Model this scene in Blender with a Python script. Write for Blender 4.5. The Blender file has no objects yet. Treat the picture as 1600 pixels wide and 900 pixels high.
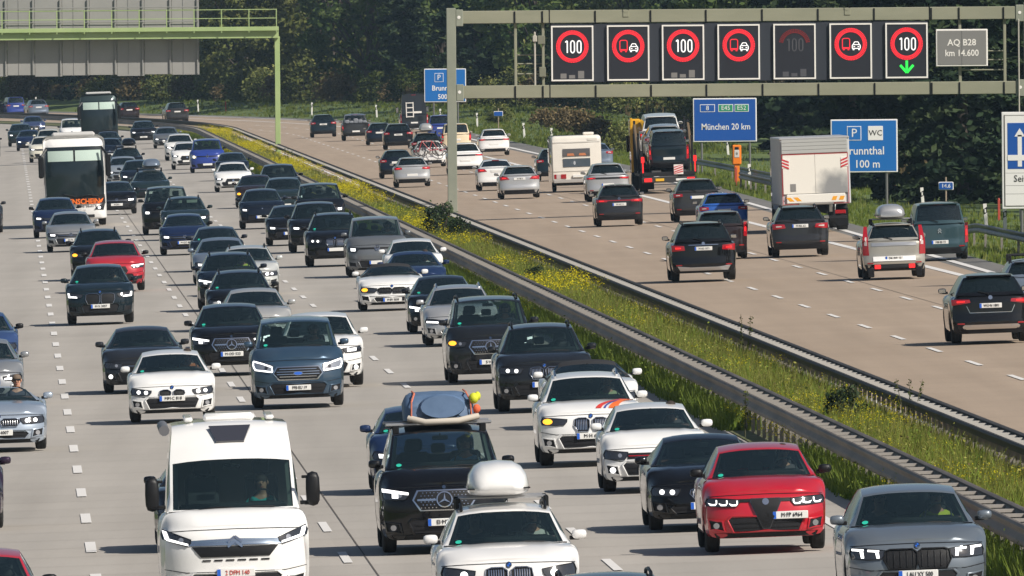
import bpy, bmesh, math, random
import numpy as np
from mathutils import Vector, Matrix
R=math.radians; rnd=random.Random(7)
SC=bpy.context.scene; COL=SC.collection
# ---------------------------------------------------------------- camera, sky, sun, exposure
CAMZ=7.65
cam=bpy.data.cameras.new('camera'); camo=bpy.data.objects.new('camera',cam); COL.objects.link(camo)
cam.sensor_width=36.0; cam.lens=36.0*30000/1600; cam.clip_start=1.0; cam.clip_end=9000
_p=math.atan(400/30000); _r=R(0.5)
_f=Vector((0,math.cos(_p),-math.sin(_p))); _u=Vector((0,math.sin(_p),math.cos(_p))); _x=Vector((1,0,0))
_right=_x*math.cos(_r)-_u*math.sin(_r); _up=_x*math.sin(_r)+_u*math.cos(_r)
M=Matrix((( _right.x,_up.x,-_f.x,0),(_right.y,_up.y,-_f.y,0),(_right.z,_up.z,-_f.z,CAMZ),(0,0,0,1)))
camo.matrix_world=M; SC.camera=camo
SUN_EL=R(41); SUN_AZ=R(134)      # azimuth from +Y towards +X: behind the camera, to its right
sd=Vector((math.sin(SUN_AZ)*math.cos(SUN_EL),math.cos(SUN_AZ)*math.cos(SUN_EL),math.sin(SUN_EL)))
w=bpy.data.worlds.new('World'); SC.world=w; w.use_nodes=True
nt=w.node_tree; nt.nodes.clear()
wo=nt.nodes.new('ShaderNodeOutputWorld'); bg=nt.nodes.new('ShaderNodeBackground'); sk=nt.nodes.new('ShaderNodeTexSky')
sk.sky_type='NISHITA'; sk.sun_disc=False; sk.sun_elevation=SUN_EL; sk.sun_rotation=SUN_AZ; sk.dust_density=1.5
bg.inputs['Strength'].default_value=0.065
nt.links.new(sk.outputs[0],bg.inputs[0]); nt.links.new(bg.outputs[0],wo.inputs[0])
sl=bpy.data.lights.new('sun','SUN'); sl.energy=4.7; sl.angle=R(0.53); sl.color=(1,.945,.86)
so=bpy.data.objects.new('sun',sl); so.rotation_mode='QUATERNION'; so.rotation_quaternion=(-sd).to_track_quat('-Z','Y'); so.location=(60,200,120); COL.objects.link(so)
SC.view_settings.view_transform='Standard'; SC.view_settings.look='None'; SC.view_settings.exposure=0.12; SC.view_settings.gamma=1.0
SC.cycles.max_bounces=6; SC.cycles.transparent_max_bounces=12; SC.cycles.caustics_reflective=False; SC.cycles.caustics_refractive=False

# ---------------------------------------------------------------- road geometry (u = metres right of the median barrier, Y = distance)
def RX(Y): return 7.08-.0264*(Y-266)-.00016*max(0,Y-1390)**2
def RT(Y): return -.0264-.00032*max(0,Y-1390)
def EDGE(Y): return min(19.0,max(16.0,16+(Y-560)*.0075))
def GZ(u,Y):
    e=EDGE(Y)
    if -20.5<=u<=e: return .028*u
    if u>0: k=-.9+1.9*min(1,max(0,(Y-1000)/500)); return .028*e+k*min(1,.12*(u-e))   # verge falls away, farther on it is a low bank
    return -.574-min(.6,.1*(-20.5-u))
def P(u,Y,h=0): return (RX(Y)+u,Y,GZ(u,Y)+h)

# ---------------------------------------------------------------- materials
MATS={}
def new_mat(name):
    m=bpy.data.materials.new(name); m.use_nodes=True
    return m,m.node_tree,m.node_tree.nodes['Principled BSDF']
def mat(name,col,rough=.6,metal=0,spec=.5,coat=0,emit=None,es=0):
    if name in MATS: return MATS[name]
    m,t,b=new_mat(name)
    b.inputs['Base Color'].default_value=(*col,1); b.inputs['Roughness'].default_value=rough; b.inputs['Metallic'].default_value=metal
    b.inputs['Specular IOR Level'].default_value=spec
    if coat: b.inputs['Coat Weight'].default_value=coat; b.inputs['Coat Roughness'].default_value=.04
    if emit: b.inputs['Emission Color'].default_value=(*emit,1); b.inputs['Emission Strength'].default_value=es
    MATS[name]=m; return m
def noisy(name,c1,c2,scale,rough=.8,stretch=(1,1,1),c3=None,bump=0,detail=4,coord='Object',metal=0):
    if name in MATS: return MATS[name]
    m,t,b=new_mat(name); N=t.nodes; L=t.links
    tc=N.new('ShaderNodeTexCoord'); mp=N.new('ShaderNodeMapping'); mp.inputs['Scale'].default_value=stretch
    nz=N.new('ShaderNodeTexNoise'); nz.inputs['Scale'].default_value=scale; nz.inputs['Detail'].default_value=detail; nz.inputs['Roughness'].default_value=.65
    cr=N.new('ShaderNodeValToRGB'); cr.color_ramp.elements[0].position=.32; cr.color_ramp.elements[1].position=.68
    cr.color_ramp.elements[0].color=(*c1,1); cr.color_ramp.elements[1].color=(*c2,1)
    if c3: e=cr.color_ramp.elements.new(.5); e.color=(*c3,1)
    L.new(tc.outputs[coord],mp.inputs[0]); L.new(mp.outputs[0],nz.inputs[0]); L.new(nz.outputs[0],cr.inputs[0]); L.new(cr.outputs[0],b.inputs['Base Color'])
    b.inputs['Roughness'].default_value=rough; b.inputs['Metallic'].default_value=metal
    if bump:
        bp=N.new('ShaderNodeBump'); bp.inputs['Strength'].default_value=bump; L.new(nz.outputs[0],bp.inputs['Height']); L.new(bp.outputs[0],b.inputs['Normal'])
    MATS[name]=m; return m
def paint(name,col,metal=.0,rough=.32,coat=1.0):
    dark=max(col)<.09
    key='paint_'+name
    if key in MATS: return MATS[key]
    m,t,b=new_mat(key); N=t.nodes; L=t.links
    tc=N.new('ShaderNodeTexCoord'); nz=N.new('ShaderNodeTexNoise'); nz.inputs['Scale'].default_value=2.2; nz.inputs['Detail'].default_value=5
    mr=N.new('ShaderNodeMapRange'); mr.inputs[1].default_value=.3; mr.inputs[2].default_value=.8; mr.inputs[3].default_value=.0; mr.inputs[4].default_value=.007 if dark else .11
    mx=N.new('ShaderNodeMixRGB'); mx.inputs[1].default_value=(*col,1); mx.inputs[2].default_value=(.20,.175,.145,1)   # road dust film
    L.new(tc.outputs['Object'],nz.inputs[0]); L.new(nz.outputs[0],mr.inputs[0]); L.new(mr.outputs[0],mx.inputs[0]); L.new(mx.outputs[0],b.inputs['Base Color'])
    b.inputs['Metallic'].default_value=metal; b.inputs['Roughness'].default_value=rough
    b.inputs['Specular IOR Level'].default_value=.05 if dark else .4
    b.inputs['Coat Weight'].default_value=coat; b.inputs['Coat Roughness'].default_value=.03
    MATS[key]=m; return m
PAINTS=dict(black=((.0045,.0046,.0055),0),blackblue=((.006,.010,.019),0),blackteal=((.008,.016,.022),0),navy=((.013,.028,.080),.1),navy2=((.010,.020,.060),.1),navyfar=((.03,.05,.13),.2),
 darkteal=((.012,.023,.026),.0),darkbrown=((.020,.012,.012),.0),graphite=((.012,.0135,.016),.0),slate=((.150,.178,.208),.35),crimson=((.50,.007,.022),.15),red=((.45,.016,.03),.1),
 white=((.80,.79,.77),0),offwhite=((.78,.765,.745),0),white2=((.82,.80,.78),0),ivory=((.72,.69,.58),0),whitevan=((.80,.79,.77),0),cream=((.75,.62,.42),0),cream2=((.78,.73,.65),0),
 silver=((.50,.50,.50),.5),silver2=((.34,.38,.42),.4),silvergrey=((.30,.31,.32),.45),silverblue=((.40,.46,.54),.45),palegrey=((.55,.56,.54),.2),lightgrey=((.42,.42,.41),.3),
 grey=((.16,.17,.18),.4),bluegrey=((.16,.20,.26),.35),darkgrey=((.018,.020,.024),.0),charcoal=((.024,.024,.026),.1),charcoal2=((.034,.033,.033),.1),steelblue=((.035,.075,.125),.4),
 royalblue=((.018,.045,.26),.1),blue=((.02,.12,.48),.2),blue3=((.03,.07,.20),.3),tealgrey=((.040,.075,.088),.25),champagne=((.42,.40,.35),.45),plum=((.03,.016,.035),.3),yellow=((.72,.36,.01),0),darkcoach=((.03,.045,.045),.2))
def PT(n): c,mt=PAINTS[n]; return paint(n,c,mt)
def glass(name,tint,rough=.02,film=.11):
    if name in MATS: return MATS[name]
    m=bpy.data.materials.new(name); m.use_nodes=True; t=m.node_tree; t.nodes.clear(); N=t.nodes; L=t.links
    o=N.new('ShaderNodeOutputMaterial'); mx=N.new('ShaderNodeMixShader'); tr_=N.new('ShaderNodeBsdfTransparent'); gl=N.new('ShaderNodeBsdfGlossy'); fr=N.new('ShaderNodeFresnel')
    df=N.new('ShaderNodeBsdfDiffuse'); df.inputs[0].default_value=(.055,.095,.105,1); ad=N.new('ShaderNodeMixShader'); ad.inputs[0].default_value=film
    tr_.inputs[0].default_value=(*tint,1); gl.inputs['Roughness'].default_value=rough; gl.inputs[0].default_value=(.85,.93,.95,1); fr.inputs[0].default_value=1.62
    L.new(tr_.outputs[0],ad.inputs[1]); L.new(df.outputs[0],ad.inputs[2])
    L.new(fr.outputs[0],mx.inputs[0]); L.new(ad.outputs[0],mx.inputs[1]); L.new(gl.outputs[0],mx.inputs[2]); L.new(mx.outputs[0],o.inputs[0])
    MATS[name]=m; return m
GLASS=glass('windscreen_glass',(.46,.58,.56)); GLASSC=glass('clear_glass',(.80,.86,.84)); GLASSD=glass('privacy_glass',(.10,.12,.12))
PLASTIC=mat('black_plastic',(.008,.008,.009),.45,spec=.3); TRIM=mat('dark_trim',(.013,.013,.015),.6,spec=.3); INT=mat('cabin_fabric',(.020,.021,.024),.85); SEAT=mat('seat_fabric',(.05,.052,.056),.9)
TYRE=noisy('tyre_rubber',(.010,.010,.010),(.024,.023,.022),9,.9); RIM=mat('wheel_rim',(.38,.38,.39),.35,.8)
CHROME=mat('chrome',(.72,.72,.73),.14,1.0); LAMPD=mat('lamp_housing',(.045,.048,.055),.08,.3,coat=1); LAMPC=mat('lamp_clear',(.50,.51,.54),.12,.6,coat=1)
LED=mat('daylight_lamp',(.9,.9,.9),.3,emit=(1,.99,.97),es=1.7); WARM=mat('halogen_lamp',(.9,.85,.6),.3,emit=(1,.86,.55),es=1.6); AMBER=mat('indicator_lamp',(.8,.3,.02),.3,emit=(1,.42,.03),es=1.7)
REDL=mat('tail_lens',(.34,.008,.014),.18,coat=1); REDLIT=mat('brake_lamp',(.5,.01,.01),.2,emit=(1,.03,.03),es=1.0); CLEARL=mat('reversing_lens',(.55,.45,.43),.2,coat=1)
PLATE=mat('plate_white',(.72,.71,.68),.5); PLATEY=mat('plate_yellow',(.75,.42,.02),.5); EU=mat('plate_blue',(.01,.10,.50),.5); INK=mat('plate_ink',(.01,.01,.012),.6); REDINK=mat('red_ink',(.55,.06,.04),.6)
STICK=mat('green_sticker',(.02,.42,.30),.5); ROADW=mat('marking_white',(.72,.69,.65),.7)
# ---------------------------------------------------------------- object helpers
def props(o,label=None,cat=None,group=None,kind=None):
    if label: o['label']=label
    if cat: o['category']=cat
    if group: o['group']=group
    if kind: o['kind']=kind
    return o
def empty(name,label,cat,loc=(0,0,0),rot=(0,0,0),group=None):
    o=bpy.data.objects.new(name,None); o.empty_display_size=.2; o.location=loc; o.rotation_euler=rot; COL.objects.link(o); return props(o,label,cat,group)
def link(name,me,parent=None,m=None,loc=None):
    o=bpy.data.objects.new(name,me); COL.objects.link(o)
    if parent is not None: o.parent=parent
    if m is not None:
        if len(me.materials)==0: me.materials.append(None)
        o.material_slots[0].link='OBJECT'; o.material_slots[0].material=m
    if loc: o.location=loc
    return o
class MB:
    def __init__(s): s.v=[]; s.f=[]
    def add(s,vs,fs):
        k=len(s.v); s.v.extend(tuple(p) for p in vs); s.f.extend(tuple(i+k for i in f) for f in fs); return s
    def box(s,x0,x1,y0,y1,z0,z1):
        return s.add([(x0,y0,z0),(x1,y0,z0),(x1,y1,z0),(x0,y1,z0),(x0,y0,z1),(x1,y0,z1),(x1,y1,z1),(x0,y1,z1)],[(0,3,2,1),(4,5,6,7),(0,1,5,4),(1,2,6,5),(2,3,7,6),(3,0,4,7)])
    def bbox(s,x0,x1,y0,y1,z0,z1,b=.02):      # box with chamfered edges
        vs=[];fs=[]
        X=[x0,x0+b,x1-b,x1];Y=[y0,y0+b,y1-b,y1];Z=[z0,z0+b,z1-b,z1]
        idx={}
        def vid(i,j,k):
            n=(i in(0,3))+(j in(0,3))+(k in(0,3))
            if n!=1: return None
            if (i,j,k) not in idx: idx[(i,j,k)]=len(vs); vs.append((X[i],Y[j],Z[k]))
            return idx[(i,j,k)]
        bm=bmesh.new()
        for i in (0,3):
            for j in (1,2):
                for k in (1,2): vid(i,j,k); vid(j,i,k); vid(j,k,i)
        for p in vs: bm.verts.new(p)
        r=bmesh.ops.convex_hull(bm,input=bm.verts); bm.verts.index_update()
        s.add([v.co[:] for v in bm.verts],[tuple(v.index for v in f.verts) for f in bm.faces]); bm.free(); return s
    def tube(s,pts,r,n=8,cap=True):
        pts=[Vector(p) for p in pts]; rs=r if isinstance(r,(list,tuple)) else [r]*len(pts); k=len(s.v)
        for i,p in enumerate(pts):
            d=(pts[min(i+1,len(pts)-1)]-pts[max(i-1,0)]).normalized()
            a=d.orthogonal().normalized() if abs(d.z)>.95 else d.cross(Vector((0,0,1))).normalized()
            b=d.cross(a)
            for j in range(n):
                t=2*math.pi*j/n; s.v.append(tuple(p+(a*math.cos(t)+b*math.sin(t))*rs[i]))
        for i in range(len(pts)-1):
            for j in range(n): s.f.append((k+i*n+j,k+i*n+(j+1)%n,k+(i+1)*n+(j+1)%n,k+(i+1)*n+j))
        if cap: s.f.append(tuple(k+j for j in range(n))[::-1]); e=k+(len(pts)-1)*n; s.f.append(tuple(e+j for j in range(n)))
        return s
    def lathe(s,prof,axis='x',n=24,c=(0,0,0)):   # prof: (offset along axis, radius)
        k=len(s.v)
        for (o,r) in prof:
            for j in range(n):
                t=2*math.pi*j/n; a,b=r*math.cos(t),r*math.sin(t)
                p={'x':(o,a,b),'y':(a,o,b),'z':(a,b,o)}[axis]; s.v.append((p[0]+c[0],p[1]+c[1],p[2]+c[2]))
        for i in range(len(prof)-1):
            for j in range(n): s.f.append((k+i*n+j,k+i*n+(j+1)%n,k+(i+1)*n+(j+1)%n,k+(i+1)*n+j))
        return s
    def prism(s,poly,y0,y1):                    # polygon in (x,z) extruded along y
        n=len(poly); k=len(s.v)
        s.v+= [(x,y0,z) for x,z in poly]+[(x,y1,z) for x,z in poly]
        s.f.append(tuple(range(k,k+n))); s.f.append(tuple(range(k+2*n-1,k+n-1,-1)))
        for i in range(n): s.f.append((k+i,k+n+i,k+n+(i+1)%n,k+(i+1)%n))
        return s
    def ball(s,c,r,n=10,m=6):
        rx,ry,rz=r if isinstance(r,(tuple,list)) else (r,r,r); prof=[]
        k=len(s.v)
        for i in range(m+1):
            t=math.pi*i/m
            for j in range(n):
                p=2*math.pi*j/n; s.v.append((c[0]+rx*math.sin(t)*math.cos(p),c[1]+ry*math.sin(t)*math.sin(p),c[2]+rz*math.cos(t)))
        for i in range(m):
            for j in range(n): s.f.append((k+i*n+j,k+(i+1)*n+j,k+(i+1)*n+(j+1)%n,k+i*n+(j+1)%n))
        return s
    def mesh(s,name,m=None,smooth=None,recalc=True):
        used=sorted({i for f in s.f for i in f}); ix={q:k for k,q in enumerate(used)}
        me=bpy.data.meshes.new(name); me.from_pydata([s.v[i] for i in used],[],[tuple(ix[i] for i in f) for f in s.f])
        if recalc:
            bm=bmesh.new(); bm.from_mesh(me); bmesh.ops.remove_doubles(bm,verts=bm.verts,dist=1e-5); bmesh.ops.recalc_face_normals(bm,faces=bm.faces); bm.to_mesh(me); bm.free()
        if smooth is not None:
            me.shade_smooth(); me.set_sharp_from_angle(angle=R(smooth))
        me.materials.append(m); return me
    def obj(s,name,m,parent=None,smooth=None,loc=None):
        o=bpy.data.objects.new(name,s.mesh(name,m,smooth)); COL.objects.link(o)
        if parent is not None: o.parent=parent
        if loc: o.location=loc
        return o
def islands(mb):
    """separate the connected pieces of a builder"""
    key={};can=[]
    for p in mb.v: k=tuple(round(c,4) for c in p); can.append(key.setdefault(k,len(key)))
    par=list(range(len(key)))
    def find(a):
        while par[a]!=a: par[a]=par[par[a]]; a=par[a]
        return a
    for f in mb.f:
        for i in f[1:]: par[find(can[i])]=find(can[f[0]])
    grp={}
    for f in mb.f: grp.setdefault(find(can[f[0]]),[]).append(f)
    out=[]
    for fs in grp.values(): q=MB(); q.v=mb.v; q.f=fs; out.append(q)
    return out
TXT={}
def text_mesh(body,size,spacing=1.0,bold=0.0,ext=.004):
    key=(body,size,spacing,bold)
    if key in TXT: return TXT[key]
    c=bpy.data.curves.new('lettering','FONT'); c.body=body; c.size=size; c.align_x='CENTER'; c.align_y='CENTER'; c.extrude=ext; c.resolution_u=2; c.space_character=spacing; c.offset=bold
    o=bpy.data.objects.new('tmp',c); me=bpy.data.meshes.new_from_object(o)
    for v in me.vertices: x,y,z=v.co; v.co=(x,-z,y)
    if len(me.materials): me.materials.clear()
    me.materials.append(None); bpy.data.objects.remove(o); TXT[key]=me; return me
def letter(name,body,size,m,parent,loc,back=False,spacing=1.0,bold=0.0,sx=1.0):
    me=text_mesh(body,size,spacing,bold); o=link(name,me,parent,m,loc)
    if back: o.rotation_euler=(0,0,math.pi)
    if sx!=1: o.scale=(sx,1,1)
    return o
def ribbon(name,u0,u1,Y0,Y1,h,m,step=20,kind='structure',zoff=None):
    mb=MB(); n=max(1,int((Y1-Y0)/step)); uv=[]
    for i in range(n+1):
        Y=Y0+(Y1-Y0)*i/n
        for u in (u0(Y) if callable(u0) else u0, u1(Y) if callable(u1) else u1): mb.v.append((RX(Y)+u,Y,.028*u+h)); uv.append(u)
    for i in range(n): mb.f.append((2*i,2*i+1,2*i+3,2*i+2))
    me=bpy.data.meshes.new(name); me.from_pydata(mb.v,[],mb.f); me.materials.append(m); a=me.attributes.new('across','FLOAT','POINT'); a.data.foreach_set('value',uv); o=bpy.data.objects.new(name,me); COL.objects.link(o)
    if kind: o['kind']=kind
    return o
TREES=[(31.2,1958,0,1.12,2.84,0,0),(29.7,1926,0,1.07,4.98,0,0),(29.4,1907,1,1.16,3.98,0,1),(31.6,1884,0,1.07,0.99,0,1),(29.2,1855,4,1.16,3.77,0,1),(30.8,1843,1,1.03,4.02,0,2),(30.4,1818,1,0.99,3.46,0,2),(32.8,1787,0,0.93,1.82,0,3),(32.5,1778,0,0.99,6.02,0,3),(32.8,1753,0,0.87,2.36,0,4),(33.1,1722,0,1.12,1.69,0,5),(33.6,1701,1,1.17,0.85,0,5),(34.6,1681,4,0.91,3.51,0,6),(37.6,1656,2,1.0,2.41,0,7),(35.2,1628,2,1.19,3.72,0,8),(36.1,1580,1,1.15,4.03,0,8),(36.3,1550,4,1.12,2.07,0,9),(36.0,1513,1,1.07,0.1,0,10),(36.4,1481,0,1.14,0.85,0,10),(36.4,1414,4,1.06,4.56,0,10),(36.8,1340,4,1.02,0.49,0,11),(34.7,1281,2,0.93,4.42,0,11),(35.4,1224,1,1.18,6.14,0,12),(35.3,1186,2,1.07,1.76,0,12),(35.4,1115,2,0.99,1.56,0,13),(28.5,961,2,0.9,2.27,0,13),(29.3,885,4,0.9,0.22,0,14),(29.4,871,2,0.86,4.0,0,14),(35.5,1978,0,1.17,4.63,1,0),(35.0,1947,1,1.17,5.47,1,1),(36.4,1919,0,1.07,2.4,1,1),(34.3,1881,4,0.89,1.62,1,2),(35.1,1864,1,1.05,2.77,1,2),(36.2,1830,0,0.96,0.55,1,3),(35.6,1814,1,1.08,3.05,1,3),(37.2,1783,1,0.92,1.07,1,4),(39.7,1748,1,0.93,2.54,1,5),(39.1,1729,1,1.17,5.53,1,6),(39.4,1692,1,0.97,5.62,1,7),(41.8,1672,4,0.91,2.83,1,7),(42.3,1648,2,1.03,4.22,1,8),(41.1,1613,0,0.95,3.82,1,9),(41.9,1561,2,1.13,0.12,1,10),(41.3,1534,0,0.94,4.89,1,10),(42.1,1474,1,1.08,5.07,1,11),(40.7,1373,4,0.94,4.49,1,12),(41.5,1285,1,0.95,2.17,1,12),(40.5,1230,1,0.91,5.33,1,13),(39.0,1167,2,1.1,0.82,1,14),(40.6,1102,4,1.04,4.1,1,14),(33.8,956,2,0.92,4.53,1,14),(33.1,880,2,1.19,6.14,1,15),(33.3,849,2,0.86,3.17,1,15),(43.5,2014,1,1.02,0.18,2,0),(43.2,1971,2,1.04,4.31,2,1),(42.5,1944,2,1.1,5.28,2,1),(43.5,1915,2,1.12,2.76,2,2),(43.4,1887,4,1.05,1.96,2,2),(43.0,1848,4,1.04,1.71,2,3),(44.4,1828,2,1.06,0.17,2,4),(45.2,1802,2,0.89,0.59,2,5),(45.6,1779,2,1.17,1.69,2,6),(46.2,1750,2,1.18,5.78,2,7),(46.7,1718,4,1.17,0.81,2,8),(47.2,1676,1,0.85,1.78,2,9),(49.6,1642,4,1.11,0.77,2,10),(50.0,1613,2,1.16,0.15,2,10),(49.9,1574,4,1.04,1.37,2,11),(50.3,1536,1,0.93,4.65,2,12),(49.8,1489,2,1.17,1.37,2,12),(49.0,1430,2,1.1,1.63,2,13),(49.8,1389,2,0.92,3.94,2,13),(48.3,1313,2,1.17,6.08,2,14),(49.0,1259,1,1.2,5.23,2,14),(47.3,1193,2,1.04,3.23,2,15),(47.2,1144,2,0.91,0.99,2,15),(46.6,1101,4,1.18,2.9,2,15),(56.2,2067,1,0.97,1.32,3,0),(57.1,2035,2,1.01,4.64,3,1),(56.6,2006,4,1.13,2.03,3,1),(56.8,1985,2,1.05,2.14,3,2),(57.4,1958,1,1.12,5.12,3,2),(57.2,1927,1,1.12,4.81,3,3),(55.2,1891,4,1.01,0.07,3,4),(55.7,1871,2,1.08,2.12,3,5),(57.1,1830,2,1.2,4.03,3,6),(59.1,1792,3,1.07,4.64,3,7),(58.6,1778,0,1.08,0.07,3,8),(60.4,1749,2,1.03,6.07,3,9),(60.6,1721,1,0.88,3.75,3,10),(61.2,1689,1,0.99,6.09,3,11),(62.6,1635,1,1.18,2.64,3,12),(62.1,1614,1,1.02,1.69,3,12),(63.4,1575,4,0.85,1.54,3,13),(62.8,1557,2,0.87,1.98,3,14),(64.3,1529,1,0.88,5.69,3,14),(62.7,1492,2,0.87,0.62,3,14),(62.2,1443,2,0.94,4.44,3,15),(62.6,1387,2,0.87,3.32,3,15),(61.4,1341,2,1.06,4.02,3,15),(71.4,2126,1,1.2,5.98,4,0),(70.5,2088,4,0.96,3.19,4,1),(70.0,2051,1,1.05,3.72,4,2),(69.6,2006,4,1.19,5.75,4,3),(70.8,1960,2,0.94,0.17,4,4),(70.5,1933,4,0.88,4.25,4,5),(70.4,1900,1,0.97,3.1,4,6),(71.3,1871,4,1.14,5.26,4,8),(70.7,1826,0,1.13,2.32,4,9),(71.6,1798,2,1.14,1.15,4,10),(73.0,1753,1,1.04,2.71,4,11),(74.2,1725,4,0.85,1.95,4,12),(74.3,1687,1,1.1,4.36,4,13),(75.3,1669,2,0.96,5.69,4,14),(76.7,1647,2,1.18,5.74,4,14),(76.6,1604,2,1.19,4.58,4,15),(76.4,1570,2,0.98,2.48,4,15),(77.5,1536,2,0.99,0.97,4,15),(87.8,2198,4,1.16,1.77,5,0),(88.6,2175,2,1.19,4.09,5,1),(88.7,2141,2,1.04,2.1,5,2),(89.3,2113,2,1.07,0.9,5,2),(88.1,2088,2,1.12,3.28,5,3),(87.9,2065,2,0.97,0.86,5,4),(89.1,2041,2,0.99,5.19,5,5),(89.2,2009,2,1.16,6.01,5,6),(89.0,1979,1,1.0,2.64,5,7),(89.5,1948,2,0.91,1.28,5,8),(88.0,1930,2,1.02,4.59,5,9),(89.3,1893,4,0.87,2.88,5,10),(87.9,1861,1,0.98,3.69,5,10),(88.9,1832,2,0.91,1.77,5,11),(89.8,1829,2,1.04,5.36,5,12),(90.9,1799,2,1.04,6.01,5,12),(90.3,1779,2,0.9,5.01,5,13),(91.9,1765,1,0.87,5.8,5,14),(92.9,1735,2,0.94,2.65,5,14),(91.6,1709,2,0.94,5.46,5,15),(93.7,1694,4,1.03,0.33,5,15),(92.7,1677,2,1.15,5.16,5,15),(33.4,433,0,1.17,4.36,5,16),(31.7,449,2,0.91,1.18,5,16),(32.7,464,2,0.96,3.41,5,16),(35.7,474,2,0.99,2.55,5,16),(36.0,500,0,1.01,4.31,5,16),(32.0,509,2,1.12,4.93,5,16),(32.1,525,2,1.11,2.98,5,16),(33.6,537,0,1.16,5.3,5,16),(37.5,563,1,0.99,2.36,5,16),(35.9,572,2,1.13,3.49,5,16),(31.8,586,2,1.12,2.07,5,16),(39.5,607,2,1.03,2.4,5,16),(31.9,623,1,1.1,4.45,5,16),(32.6,637,2,1.08,0.57,5,16),(39.0,637,2,1.06,4.84,5,16),(39.7,662,4,1.11,4.82,5,16),(42.8,677,2,1.18,3.91,5,16),(42.2,698,2,1.2,4.96,5,16),(41.8,717,2,1.02,1.19,5,16),(39.5,734,1,1.0,2.09,5,16),(39.4,750,4,1.01,3.38,5,16),(39.4,770,4,1.09,1.24,5,16),(43.6,797,4,1.09,0.17,5,16),(41.8,814,4,1.01,3.62,5,16),(42.0,828,2,1.02,5.55,5,16),(40.4,851,4,1.18,3.41,5,16)]
SHRUBS=[(26.9,1922,2,1.1,1.06,1,0),(27.5,1906,1,0.93,0.77,1,0),(26.2,1890,1,0.73,3.6,1,1),(26.0,1874,2,1.05,2.85,1,1),(27.3,1862,2,0.68,4.75,1,1),(27.7,1846,2,0.93,5.05,1,1),(26.6,1838,1,0.62,3.31,1,2),(27.1,1828,1,0.89,1.66,1,2),(27.4,1816,2,1.03,4.53,1,2),(27.9,1802,1,0.93,2.95,1,2),(28.6,1790,2,0.91,2.56,1,2),(29.6,1780,1,1.06,5.37,1,3),(29.0,1768,2,0.66,5.9,1,3),(29.6,1758,1,1.1,2.01,1,3),(30.2,1748,1,1.0,3.75,1,3),(29.8,1734,2,1.08,1.53,1,4),(30.1,1718,1,1.13,2.99,1,4),(31.7,1708,2,0.77,2.48,1,4),(30.3,1696,2,1.13,4.18,1,5),(31.5,1680,0,0.72,4.69,1,5),(32.9,1666,0,0.89,0.82,1,6),(32.8,1650,1,0.6,1.53,1,6),(32.3,1634,0,0.84,2.83,1,7),(32.0,1616,2,0.92,0.29,1,7),(33.7,1604,1,0.78,0.9,1,7),(33.6,1582,0,0.71,5.39,1,8),(32.3,1560,1,1.06,2.22,1,8),(32.5,1538,2,1.15,1.27,1,9),(32.8,1516,0,0.96,1.92,1,9),(34.4,1486,1,1.08,4.48,1,9),(33.8,1462,1,0.83,1.06,1,10),(31.8,1292,1,0.8,4.16,1,11),(31.2,1232,1,1.09,1.13,1,11),(27.8,1932,0,0.74,1.75,0,0),(28.2,1918,0,1.14,0.21,0,0),(29.1,1902,1,0.6,5.6,0,1),(27.7,1890,2,1.1,2.01,0,1),(27.8,1876,1,0.88,5.31,0,1),(28.8,1858,2,0.7,4.9,0,1),(29.1,1846,0,0.97,3.44,0,2),(29.6,1834,2,0.73,3.07,0,2),(29.6,1822,1,0.74,1.27,0,2),(29.0,1804,1,1.08,1.13,0,2),(29.5,1794,1,1.04,3.16,0,3),(31.6,1778,0,0.64,5.7,0,3),(31.3,1762,2,0.73,0.92,0,3),(30.8,1750,1,1.05,4.64,0,4),(32.7,1732,1,0.65,5.15,0,4),(32.0,1720,0,0.87,4.14,0,4),(32.9,1704,1,0.83,2.29,0,5),(34.4,1692,0,0.67,4.74,0,5),(33.1,1674,2,0.85,4.68,0,6),(33.8,1664,2,0.68,2.47,0,6),(34.4,1648,0,1.13,4.27,0,7),(35.7,1626,2,0.73,1.59,0,7),(34.3,1604,1,0.65,1.43,0,8),(35.9,1586,2,0.72,1.01,0,8),(36.2,1562,2,0.79,4.36,0,9),(35.5,1532,0,0.85,2.47,0,9),(35.2,1500,0,0.72,2.18,0,10),(35.6,1476,0,0.86,2.51,0,10),(35.1,1432,1,1.15,4.27,0,10),(22.7,1150,1,0.55,1.0,2,10),(24.6,1185,1,0.6,1.0,2,10),(25.9,1196,0,0.5,1.0,2,10),(24.1,1234,2,0.7,1.0,2,9),(24.2,1277,2,0.8,1.0,2,9),(24.3,1317,2,0.75,1.0,2,9),(24.2,1361,2,0.6,1.0,2,8),(30.1,1075,2,0.5,1.0,2,12),(31.3,1116,2,0.5,1.0,2,12),(23.1,1430,1,0.5,1.0,2,8)]
POSTS=[(21,1837),(21,1722),(21,1627),(21,1562),(20.8,1479),(20.8,1412),(20.5,1276),(20.5,1213)]
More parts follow.
